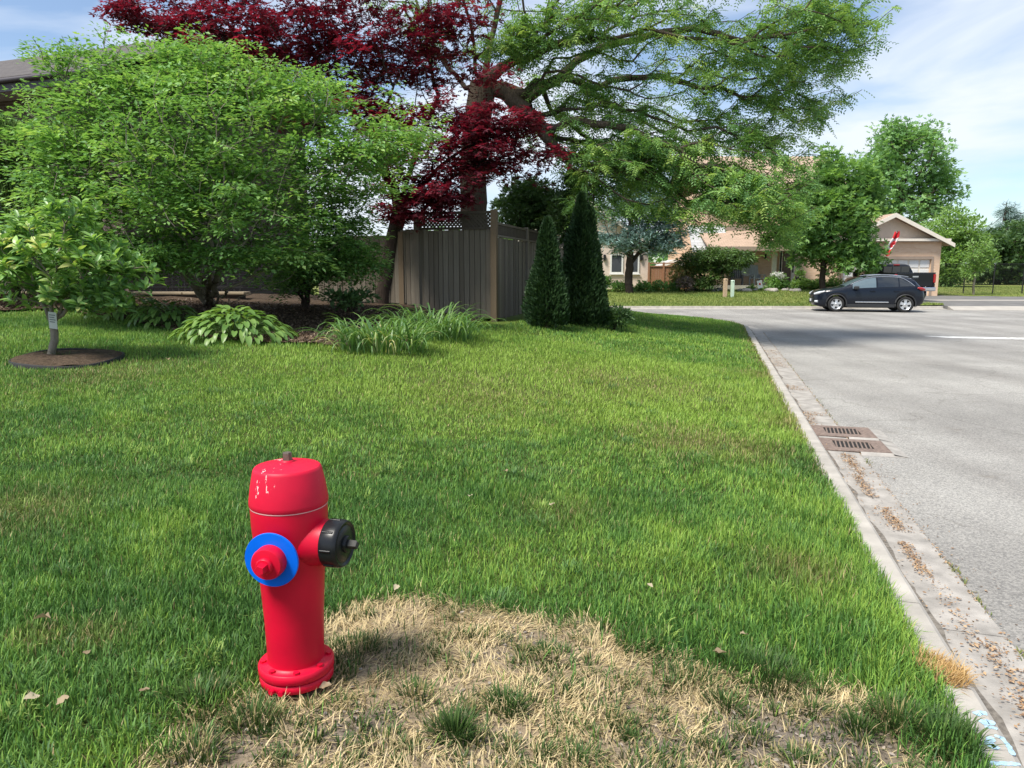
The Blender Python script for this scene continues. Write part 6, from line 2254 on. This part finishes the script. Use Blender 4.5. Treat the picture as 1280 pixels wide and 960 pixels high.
far_tree("sapling", "small light green sapling in front of the chain link fence", 1217, 364, 45.0,
         [(1222, 318, 45, 15, 18, 0.7, 34), (1213, 340, 45, 8, 9, 0.4, 14), (1236, 322, 45, 8, 14, 0.5, 14)], 26, 0.3, 0.16, 0.1, M['l_tree3'], 'bark_pale', 0.07, 0.008, tmpl=T_DIAMOND, lead=[(1218, 350), (1220, 325)])
far_tree("blue_spruce", "blue green spruce with a bare lower trunk in front of the beige house", 787, 358, 37.5,
         [(800, 255, 37.5, 52, 30, 1.8, 110), (770, 295, 37.5, 30, 20, 1.4, 50), (815, 298, 37.5, 40, 18, 1.6, 70), (840, 280, 37.5, 26, 26, 1.2, 40), (795, 225, 37.5, 30, 26, 1.2, 50), (790, 195, 37.5, 20, 24, 0.9, 26), (788, 165, 37.5, 10, 20, 0.6, 12)],
         58, 0.42, 0.22, 0.05, M['l_spruce'], 'bark_dark', 0.2, 0.012, tmpl=T_DIAMOND, spray="flat", lead=[(787, 330), (788, 300), (789, 240), (789, 170)])
far_tree("spreading_yew", "wide dark green yew in front of the porch", 888, 366, 38.5,
         [(897, 322, 38.5, 46, 16, 1.4, 130), (880, 345, 38.5, 26, 18, 1.1, 60), (930, 320, 38.5, 14, 9, 0.8, 24), (862, 326, 38.5, 16, 9, 0.8, 26)],
         46, 0.36, 0.20, 0.06, M['l_yew'], 'bark_dark', 0.12, 0.01, tmpl=T_DIAMOND, spray="flat", cat="shrub", lead=[(888, 352)])
M['l_gold'] = leaf_mat("yellow_green_leaf", [(0.16, 0.18, 0.04), (0.26, 0.26, 0.06), (0.34, 0.30, 0.1)], 0.35)
M['l_mauve'] = leaf_mat("grey_mauve_leaf", [(0.14, 0.11, 0.09), (0.22, 0.17, 0.15), (0.28, 0.2, 0.18)], 0.3)
M['l_white'] = leaf_mat("white_petal", [(0.6, 0.6, 0.55), (0.7, 0.7, 0.66), (0.78, 0.78, 0.75)], 0.3, tint=(1, 1, 1))
fb = lambda *a, **k: bush(*a, zf=fgz, **k)
fb("golden_shrub", "yellow green rounded shrub at the foot of the reddish board fence", "shrub", 856, 344, 38.6, 18, 14, 0.7, 60, 34, 0.24, 0.12, 0.07, M['l_gold'])
fb("mauve_shrub", "low grey mauve shrub in front of the yellow green one", "shrub", 858, 352, 37.8, 11, 8, 0.4, 30, 30, 0.16, 0.10, 0.06, M['l_mauve'])
for i, (px_, py_, lab) in enumerate([(757, 353, "leafy green plant left of the spruce trunk"), (776, 358, "low green plant just left of the spruce foot"), (800, 359, "low green plant right of the spruce foot"),
                                     (820, 359, "low green plant in front of the reddish fence"), (842, 360, "low green plant beside the mauve shrub")]):
    fb("border_plant", lab, "plant", px_, py_, 38.4 - (i % 2) * 0.4, 13, 6, 0.4, 34, 26, 0.16, 0.13, 0.06, M['l_tree'], group="border plants before the beige house")
hyd_t = fb("hydrangea", "white flowered bush beside the porch column", "shrub", 973, 354, 40.3, 13, 11, 0.6, 50, 32, 0.2, 0.13, 0.09, M['l_tree'])
E = blob_pts([(974, 344, 40.1, 9, 5, 0.4, 9)], 0.4)
crown_obj(hyd_t, spray_ball(E, np.tile([[0, 0, 1.0]], (len(E), 1)), 40, 0.13, 0.07, 0.06, M and T_DIAMOND), M['l_white'], "blossom")
for px_, lab in ((1000, "green plants below the hanging pot on the brick wall"), (1018, "green plants left of the maple trunk"), (1040, "green plants right of the maple trunk")):
    fb("foundation_plant", lab, "plant", px_, 357, 40.6, 13, 8, 0.5, 36, 28, 0.2, 0.14, 0.09, M['l_tree3'], group="plants along the brick house")
for px_, lab in ((955, "small green plant left of the white flowers"), (940, "low edging plant under the grey porch chair")):
    fb("edging_plant", lab, "plant", px_, 360, 39.4, 9, 4, 0.3, 20, 22, 0.13, 0.09, 0.05, M['l_tree'], group="edging plants of the porch bed")
# potted plant on a stand by the door
pp = at(1000, 346, 40.9)
pot = thing("potted_plant", "dark urn with flowering plant beside the front door", "potted plant", Vector((pp.x, 40.9, fgz(pp.x, 40.9))))
bz_ = fgz(pp.x, 40.9)
MB().lathe([(0.0, 0.0), (0.2, 0.0), (0.2, 0.04), (0.06, 0.1), (0.05, 0.32), (0.14, 0.42), (0.24, 0.62), (0.27, 0.72), (0.24, 0.72)], (pp.x, 40.9, bz_), (0, 0, 1), 18).build("urn", M['iron'], pot)
E = np.array([[pp.x + random.uniform(-.25, .25), 40.9 + random.uniform(-.2, .2), bz_ + 0.78 + random.uniform(0, .22)] for _ in range(16)])
crown_obj(pot, spray_ball(E, np.tile([[0, 0, 1.0]], (16, 1)), 26, 0.16, 0.1, 0.06, T_DIAMOND), M['l_tree'], "foliage")
crown_obj(pot, spray_ball(E[:7] + [0, -.1, .1], np.tile([[0, 0, 1.0]], (7, 1)), 10, 0.1, 0.06, 0.05, T_DIAMOND), M['l_mauve'], "blossom")

# porch chairs with slatted backs
def chair(px_, lab, mat, rz):
    p = at(px_, 350, 42.2)
    m_ = Matrix.Translation((p.x, 42.2, pz + 0.002)) @ Matrix.Rotation(R(rz), 4, 'Z')
    t = thing("porch_chair", lab, "chair", Vector((p.x, 42.2, pz)), "chairs on the porch")
    for sx_ in (-0.3, 0.3):
        for sy_ in (-0.28, 0.25):
            MB().box(sx_ - 0.03, sx_ + 0.03, sy_ - 0.03, sy_ + 0.03, 0, 0.55 if sy_ < 0 else 0.6).build("leg", M[mat], t, m_)
        MB().cbox(sx_ - 0.06, sx_ + 0.06, -0.36, 0.32, 0.552, 0.59, 0.01).build("armrest", M[mat], t, m_)
    MB().cbox(-0.28, 0.28, -0.3, 0.28, 0.36, 0.40, 0.01).build("seat", M[mat], t, m_)
    for k in range(5):
        x0 = -0.27 + k * 0.11
        MB().add([(x0, 0.26, 0.40), (x0 + 0.095, 0.26, 0.40), (x0 + 0.095, 0.46, 1.12), (x0, 0.46, 1.12), (x0, 0.285, 0.40), (x0 + 0.095, 0.285, 0.40), (x0 + 0.095, 0.485, 1.12), (x0, 0.485, 1.12)],
                 [(0, 1, 2, 3), (7, 6, 5, 4), (0, 4, 5, 1), (1, 5, 6, 2), (2, 6, 7, 3), (3, 7, 4, 0)]).build("back_slat", M[mat], t, m_)
chair(946, "pale grey slatted chair next to the porch column", 'grey_chair', 10)
chair(921, "dark slatted chair below the porch window", 'dark_chair', -12)

# posts on the far lawn, lawn sign, stones
def stake(px_, py0_, py1_, lab, mat, w):
    p = pix_ground(px_, py0_, zfar)
    z0 = fgz(p.x, p.y)
    z1 = at(px_, py1_, p.y).z
    t = thing("marker_post", lab, "post", Vector((p.x, p.y, z0)), "marker posts on the far lawn")
    MB().cbox(p.x - w / 2, p.x + w / 2, p.y - w / 2, p.y + w / 2, z0 - 0.05, z1, 0.012).build("shaft", M[mat], t)
    MB().lathe([(w * 0.75, 0.0), (w * 0.4, 0.03), (0, 0.035)], (p.x, p.y, z1), (0, 0, 1), 4, False).build("cap", M[mat], t)
M['pale_green'] = plain("pale_green_plastic", (0.5, 0.62, 0.5), 0.45, var=0.08)
M['pale_wood'] = plain("pale_post_wood", (0.45, 0.32, 0.21), 0.8, var=0.2, scale=20)
stake(906, 371.5, 349, "bare wooden post on the lawn across the street", 'pale_wood', 0.17)
stake(915, 371.5, 351, "pale green plastic post on the lawn across the street", 'pale_green', 0.15)
p = pix_ground(951, 364, zfar)
sg = thing("lawn_sign", "small white tilted sign with a red mark in the porch bed", "sign", Vector((p.x, p.y, fgz(p.x, p.y))))
sm_ = Matrix.Translation((p.x, p.y, fgz(p.x, p.y))) @ Matrix.Rotation(R(-12), 4, 'Y')
MB().tube([(0, 0, -0.05), (0, 0, 0.35)], 0.012, 6).build("stake", M['iron'], sg, sm_)
bd = MB().cbox(-0.13, 0.13, -0.03, -0.015, 0.16, 0.56, 0.004).build("panel", M['white'], sg, sm_)
MB().lathe([(0, 0.0), (0.055, 0.0), (0.055, -0.004)], (0, -0.034, 0.38), (0, -1, 0), 12).build("red_mark", M['flag_red'], bd, sm_)
M['stone'] = plain("garden_stone", (0.34, 0.31, 0.28), 0.85, var=0.25, scale=6, bump=0.5, bscale=20)
def stone_mesh(seed):
    bm = bmesh.new()
    bmesh.ops.create_icosphere(bm, subdivisions=2, radius=1.0)
    r2 = random.Random(seed)
    for v in bm.verts:
        v.co *= r2.uniform(0.85, 1.12)
        v.co.z = max(v.co.z, -0.35)
    me = bpy.data.meshes.new("stone")
    bm.to_mesh(me)
    bm.free()
    me.polygons.foreach_set("use_smooth", [True] * len(me.polygons))
    me.materials.append(M['stone'])
    return me
sms = [stone_mesh(i) for i in range(3)]
ORD = ('first', 'second', 'third', 'fourth', 'fifth', 'sixth', 'seventh', 'eighth', 'ninth', 'tenth', 'eleventh', 'twelfth')
for k, px_ in enumerate((866, 884, 892, 900, 925, 933, 944, 962, 968, 981, 990, 996)):
    p = pix_ground(px_, 363.5 + (k % 3) * 0.5, zfar)
    s_ = random.uniform(0.13, 0.24)
    o = link("garden_stone", sms[k % 3], None, Matrix.Translation((p.x, p.y, fgz(p.x, p.y) + 0.03)) @ Matrix.Rotation(k * 1.3, 4, 'Z') @ Matrix.Diagonal((s_ * 1.4, s_, s_ * 0.7, 1)))
    tag(o, "%s garden stone from the yew end of the row edging the porch bed" % ORD[k], "stone", "stones edging the porch bed")

# black chain link fence
cy = 47.0
cx0, cx1 = px_x(1169, cy), px_x(1169, cy) + 16.0
cz = at(0, 330.0, cy).z
cf = thing("chain_link_fence", "black chain link fence along the edge of the park", "fence", Vector(((cx0 + cx1) / 2, cy, fgz(cx0, cy))))
xx = px_x(1200, cy) - 1.85
k = 0
while xx < cx1:
    z0 = fgz(xx, cy)
    p_ = MB().tube([(xx, cy, z0 - 0.05), (xx, cy, cz + 0.02)], 0.035, 8).build("post", M['iron'], cf)
    MB().lathe([(0.05, -0.03), (0.05, 0.03), (0.02, 0.07), (0, 0.075)], (xx, cy, cz + 0.02), (0, 0, 1), 8).build("cap", M['chrome'], p_)
    xx += 1.85
    k += 1
MB().tube([(cx0, cy, cz), (cx1, cy, cz)], 0.022, 6).build("top_rail", M['iron'], cf)
mb = MB()
vs, fs = [], []
hh = cz - 0.2
step = 0.09
for sg_ in (1, -1):
    s_ = cx0 - hh
    while s_ < cx1 + hh:
        xa, xb = (s_, s_ + hh) if sg_ > 0 else (s_ + hh, s_)
        za, zb_ = 0.2, cz
        de = xb - xa
        lo, hi = 0.0, 1.0
        for bnd in (cx0, cx1):
            t_ = (bnd - xa) / de
            if (bnd == cx0) == (de > 0):
                lo = max(lo, t_)
            else:
                hi = min(hi, t_)
        if hi > lo:
            A_, B_ = (xa + de * lo, za + hh * lo), (xa + de * hi, za + hh * hi)
            o_ = len(vs)
            w_ = 0.004
            for (x_, z_) in (A_, B_):
                vs += [(x_ - w_, cy - 0.002, z_), (x_ + w_, cy - 0.002, z_), (x_, cy + 0.005, z_)]
            fs += [(o_, o_ + 1, o_ + 4, o_ + 3), (o_ + 1, o_ + 2, o_ + 5, o_ + 4), (o_ + 2, o_, o_ + 3, o_ + 5)]
        s_ += step
kind(MB().add(vs, fs).build("mesh_wire", M['iron'], cf), "stuff")
# a far wood closing the view behind the park and the houses
T = np.stack([rng.uniform(-20, 140, 420), rng.uniform(150, 170, 420), rng.uniform(0.5, 9, 420) * (0.7 + 0.6 * vnoise(np.linspace(0, 60, 420), np.zeros(420), 1, 5))], -1)
V, F, r_ = spray_ball(T, np.tile([[0, -1.0, 0.3]], (len(T), 1)), 26, 2.4, 1.1, 0.9, T_LOBED)
o = link("far_wood", mesh_np("far_wood", V, F, M['l_tree2'], rnd=r_))
kind(tag(o, "far line of green trees beyond the park", "trees"), "stuff")

# ------------------------------------------------------------------ small things on the ground
M['deadleaf'] = leaf_mat("dry_tan_leaf", [(0.28, 0.2, 0.11), (0.4, 0.3, 0.17), (0.5, 0.42, 0.27)], 0.25, src="obj", tint=(1, 1, 0.9))
def curled(seed):
    r2 = random.Random(seed)
    vs, fs = [], []
    n = 6
    for i in range(n + 1):
        u = i / n
        w = math.sin(math.pi * min(0.98, u * 0.95 + 0.03)) ** 0.8 * 0.38 * r2.uniform(0.75, 1.15)
        zc = 0.25 * math.sin(u * 3.0 + seed) * 0.4
        for sgn in (-1, 0, 1):
            vs.append((u - 0.5, sgn * w, zc + abs(sgn) * w * r2.uniform(0.2, 0.9)))
    for i in range(n):
        for j in range(2):
            a_ = i * 3 + j
            fs.append((a_, a_ + 1, a_ + 4, a_ + 3))
    return MB().add(vs, fs, True).mesh("fallen_leaf", M['deadleaf'], fix=False)
cur = [curled(i) for i in range(4)]
def fallen(px_, py_, size, lab, lift=0.05, group="fallen leaves on the lawn"):
    p = pix_ground(px_, py_)
    z_ = gz(p.x, p.y) + lift
    m_ = Matrix.Translation((p.x, p.y, z_)) @ Matrix.Rotation(random.uniform(0, 6), 4, 'Z') @ Matrix.Rotation(random.uniform(-.4, .4), 4, 'X') @ Matrix.Diagonal((size * 0.8, size * 0.8, size * 0.8, 1))
    tag(link("fallen_leaf", random.choice(cur), None, m_), lab, "leaf", group)
fallen(407, 870, 0.05, "pale dry leaf on the ground at the right foot of the hydrant", 0.035)
fallen(495, 748, 0.05, "pale dry leaf at the top edge of the dry patch", 0.05)
fallen(898, 830, 0.065, "broad tan dry leaf at the right end of the dry patch", 0.05)
fallen(55, 792, 0.07, "largest tan dry leaf in the green grass at far left", 0.06)
for px_, py_, sz_, lab_ in ((42, 890, .055, "curled dry leaf in the grass near the bottom left corner"), (80, 894, .05, "dry leaf just right of the curled one near the bottom left corner"),
                            (110, 832, .04, "pale chip of dry leaf below the largest leaf at far left"), (632, 598, .06, "dry leaf in the middle of the lawn, farthest of the three there"),
                            (690, 640, .055, "orange tan dry leaf in the middle of the lawn, right of the hydrant"), (588, 630, .05, "dry leaf in the middle of the lawn nearest the black hydrant cap"),
                            (930, 808, .045, "small dry leaf in the deep grass above the right end of the dry patch"), (182, 880, .04, "small dry leaf in the grass left of the hydrant foot"),
                            (210, 455, .08, "dry leaf on the lawn in front of the hostas"), (812, 745, .04, "tiny dry leaf in the grass between dry patch and kerb")):
    fallen(px_, py_, sz_, lab_, 0.05)

# brown litter and weeds along the gutter
def flakes(n, spots, L=0.017, W=0.009, zf=lambda d: 0.02):
    P = []
    for s0, s1, d0, d1, k in spots:
        k = int(k * 1.4)
        s = rng.uniform(s0, s1, k)
        dd_ = rng.normal((d0 + d1) / 2, (d1 - d0) / 2.4, k)
        for a_, b_ in zip(s, dd_):
            p, nn_ = kerb_at(KOFF + a_)
            b_ = min(-0.175, b_)
            z_ = np.interp(-b_, [0.17, 0.47, 0.48, 2], [0.028, 0.014, 0.003, 0.003])
            P.append((p.x + nn_.x * b_, p.y + nn_.y * b_, z_ + rng.uniform(0.001, 0.007)))
    P = np.array(P)
    k = len(P)
    d = np.stack([*rng.normal(size=(2, k)), rng.normal(0, 0.25, k)], -1)
    up = np.array([0, 0, 1.0]) + rng.normal(0, 0.25, (k, 3))
    s_ = rng.uniform(0.5, 1.4, k)
    return leaves(P, d, up, L * s_, W * s_, T_DIAMOND, rng.random(k))
M['litter'] = leaf_mat("brown_gutter_litter", [(0.18, 0.10, 0.05), (0.34, 0.19, 0.085), (0.52, 0.35, 0.18)], 0.15, tint=(1, 1, 0.9))
spots = [(0.5, 20.0, -0.48, -0.46, 650), (2.2, 3.2, -0.42, -0.3, 420), (3.2, 3.9, -0.36, -0.28, 90), (3.9, 4.4, -0.33, -0.28, 220), (4.6, 5.1, -0.38, -0.30, 260), (5.3, 5.9, -0.34, -0.28, 240),
         (5.9, 6.6, -0.38, -0.30, 330), (7.85, 8.5, -0.28, -0.2, 160), (8.4, 8.6, -0.4, -0.2, 90), (10.2, 10.6, -0.4, -0.18, 160), (12.6, 14.2, -0.4, -0.2, 380), (14.5, 15.6, -0.44, -0.22, 220), (0.5, 20, -0.22, -0.17, 260), (1.5, 6.5, -0.62, -0.44, 120)]
V, F, r_ = flakes(0, spots)
kind(tag(link("gutter_litter", mesh_np("gutter_litter", V, F, M['litter'], rnd=r_)), "brown seed and leaf litter lying in the concrete gutter", "litter"), "stuff")
# dark strip of uneven width along the foot of the kerb
vs, fs = [], []
for i, s_ in enumerate(np.arange(0.3, 22.0, 0.06)):
    p, nn_ = kerb_at(KOFF + s_)
    w_ = 0.012 + 0.07 * max(0.0, float(fbm(s_, 0.0, 3.5, 3, 4)) - 0.15)
    for b_, z_ in ((-0.173, 0.0165), (-0.173 - w_, 0.0185)):
        vs.append((p.x + nn_.x * b_, p.y + nn_.y * b_, z_))
    if i:
        fs.append((2 * i - 2, 2 * i - 1, 2 * i + 1, 2 * i))
M['gutter_strip'] = plain("dark_gutter_strip", (0.155, 0.14, 0.122), 0.95, var=0.45, scale=40, bump=0.4, spec=0.1)
kind(MB().add(vs, fs).build("gutter_strip", M['gutter_strip'], kerb), "stuff")
# weeds in the joint between gutter and asphalt
ps = []
for s0, n_, sp_ in ((4.05, 60, 0.12), (2.75, 40, 0.1), (3.0, 40, 0.15), (8.4, 40, 0.25), (9.4, 30, 0.2), (6.4, 30, 0.05), (11.0, 30, 0.4), (3.6, 30, 0.08), (13, 40, 0.6)):
    for k in range(n_):
        p, nn_ = kerb_at(KOFF + s0 + random.gauss(0, sp_))
        b_ = -0.478 + random.gauss(0, 0.012)
        ps.append((p.x + nn_.x * b_, p.y + nn_.y * b_, 0.002))
P = np.array(ps)
n = len(P)
V, F, C = blades(P, rng.uniform(0.015, 0.045, n), np.full(n, 0.006), rng.uniform(0, 6.28, n), rng.uniform(0.4, 1.4, n), mixc((0.10, 0.16, 0.03), (0.25, 0.24, 0.07), rng.random(n)), 2)
kind(tag(link("joint_weeds", mesh_np("joint_weeds", V, F, M['blade'], col=C)), "small weeds growing in the joint between gutter and asphalt", "weeds"), "stuff")
# gravel and chips on the bare soil
x, y = scatter(1.3, 4.0, 900)
k = (soil_mask(x, y) > 0.25) | ((dry_mask(x, y) > 0.6) & (rng.random(len(x)) < 0.12))
x, y = x[k], y[k]
n = len(x)
V, F, r_ = leaves(np.stack([x, y, terrain(x, y) + 0.004], -1), np.stack([*rng.normal(size=(2, n)), 0.2 * rng.normal(size=n)], -1), np.array([0, 0, 1.0]) + rng.normal(0, 0.4, (n, 3)), 0.016 * rng.uniform(0.4, 1.6, n), 0.012, T_OVAL, rng.random(n))
M['chips'] = leaf_mat("soil_crumbs", [(0.09, 0.075, 0.06), (0.2, 0.165, 0.13), (0.36, 0.3, 0.24)], 0.05, tint=(1, 1, 1))
kind(tag(link("soil_crumbs", mesh_np("soil_crumbs", V, F, M['chips'], rnd=r_)), "crumbs of soil and bark on the bare ground of the dry patch", "soil"), "stuff")
# bark chips on the mulch bed
x, y = rng.uniform(-9.5, 0.2, 40000), rng.uniform(8.6, 13.6, 40000)
k = in_poly(x, y, BED) > 0.02
x, y = x[k], y[k]
n = len(x)
V, F, r_ = leaves(np.stack([x, y, terrain(x, y) + 0.045], -1), np.stack([*rng.normal(size=(2, n)), 0.3 * rng.normal(size=n)], -1), np.array([0, 0, 1.0]) + rng.normal(0, 0.5, (n, 3)), 0.05 * rng.uniform(0.5, 1.5, n), 0.022, T_DIAMOND, rng.random(n))
M['barkchips'] = leaf_mat("bark_chips", [(0.06, 0.036, 0.022), (0.14, 0.085, 0.05), (0.3, 0.21, 0.13)], 0.05, tint=(1, 1, 1))
kind(tag(link("bark_chips", mesh_np("bark_chips", V, F, M['barkchips'], rnd=r_)), "brown bark chips covering the planting bed", "mulch"), "stuff")

# blue survey spray on the kerb top: two strokes above a hooked one, and a faint bar
M['bluespray'] = plain("blue_spray_paint", (0.33, 0.49, 0.62), 0.7, var=0.35, scale=60)
sp = thing("spray_mark", "blue spray painted survey mark on top of the kerb", "paint mark", Vector((*pix_ground(1250, 920)[:2], 0.127)))
def kpt(px_, py_):
    d = ray(px_, py_)
    k_ = (0.1275 - EYE) / d[2]
    return Vector((d[0] * k_, d[1] * k_, 0.1275))
def stroke(pts, w):
    P_ = [kpt(*p) for p in pts]
    dense = []
    for i in range(len(P_) - 1):
        for j in range(6):
            dense.append(P_[i].lerp(P_[i + 1], j / 6))
    dense.append(P_[-1])
    vs, fs = [], []
    for i, p in enumerate(dense):
        d = (dense[min(i + 1, len(dense) - 1)] - dense[max(i - 1, 0)]).normalized()
        sd = Vector((-d.y, d.x, 0)) * w * 0.5 * (0.75 + 0.5 * random.random()) * (0.6 if i in (0, len(dense) - 1) else 1)
        vs += [p - sd, p + sd]
    for i in range(len(dense) - 1):
        fs.append((2 * i, 2 * i + 1, 2 * i + 3, 2 * i + 2))
    MB().add(vs, fs).build("stroke", M['bluespray'], sp)
stroke([(1219, 893), (1226, 890.5), (1234, 892)], 0.024)
stroke([(1226, 903.5), (1235, 902), (1244, 905)], 0.027)
stroke([(1231, 908.5), (1240, 909), (1247, 911)], 0.015)
stroke([(1240, 921), (1236, 929), (1241, 934), (1246, 932)], 0.024)
stroke([(1243, 919), (1252, 922), (1260, 931), (1267, 944)], 0.015)
stroke([(1234, 953.5), (1250, 954), (1275, 955)], 0.018)
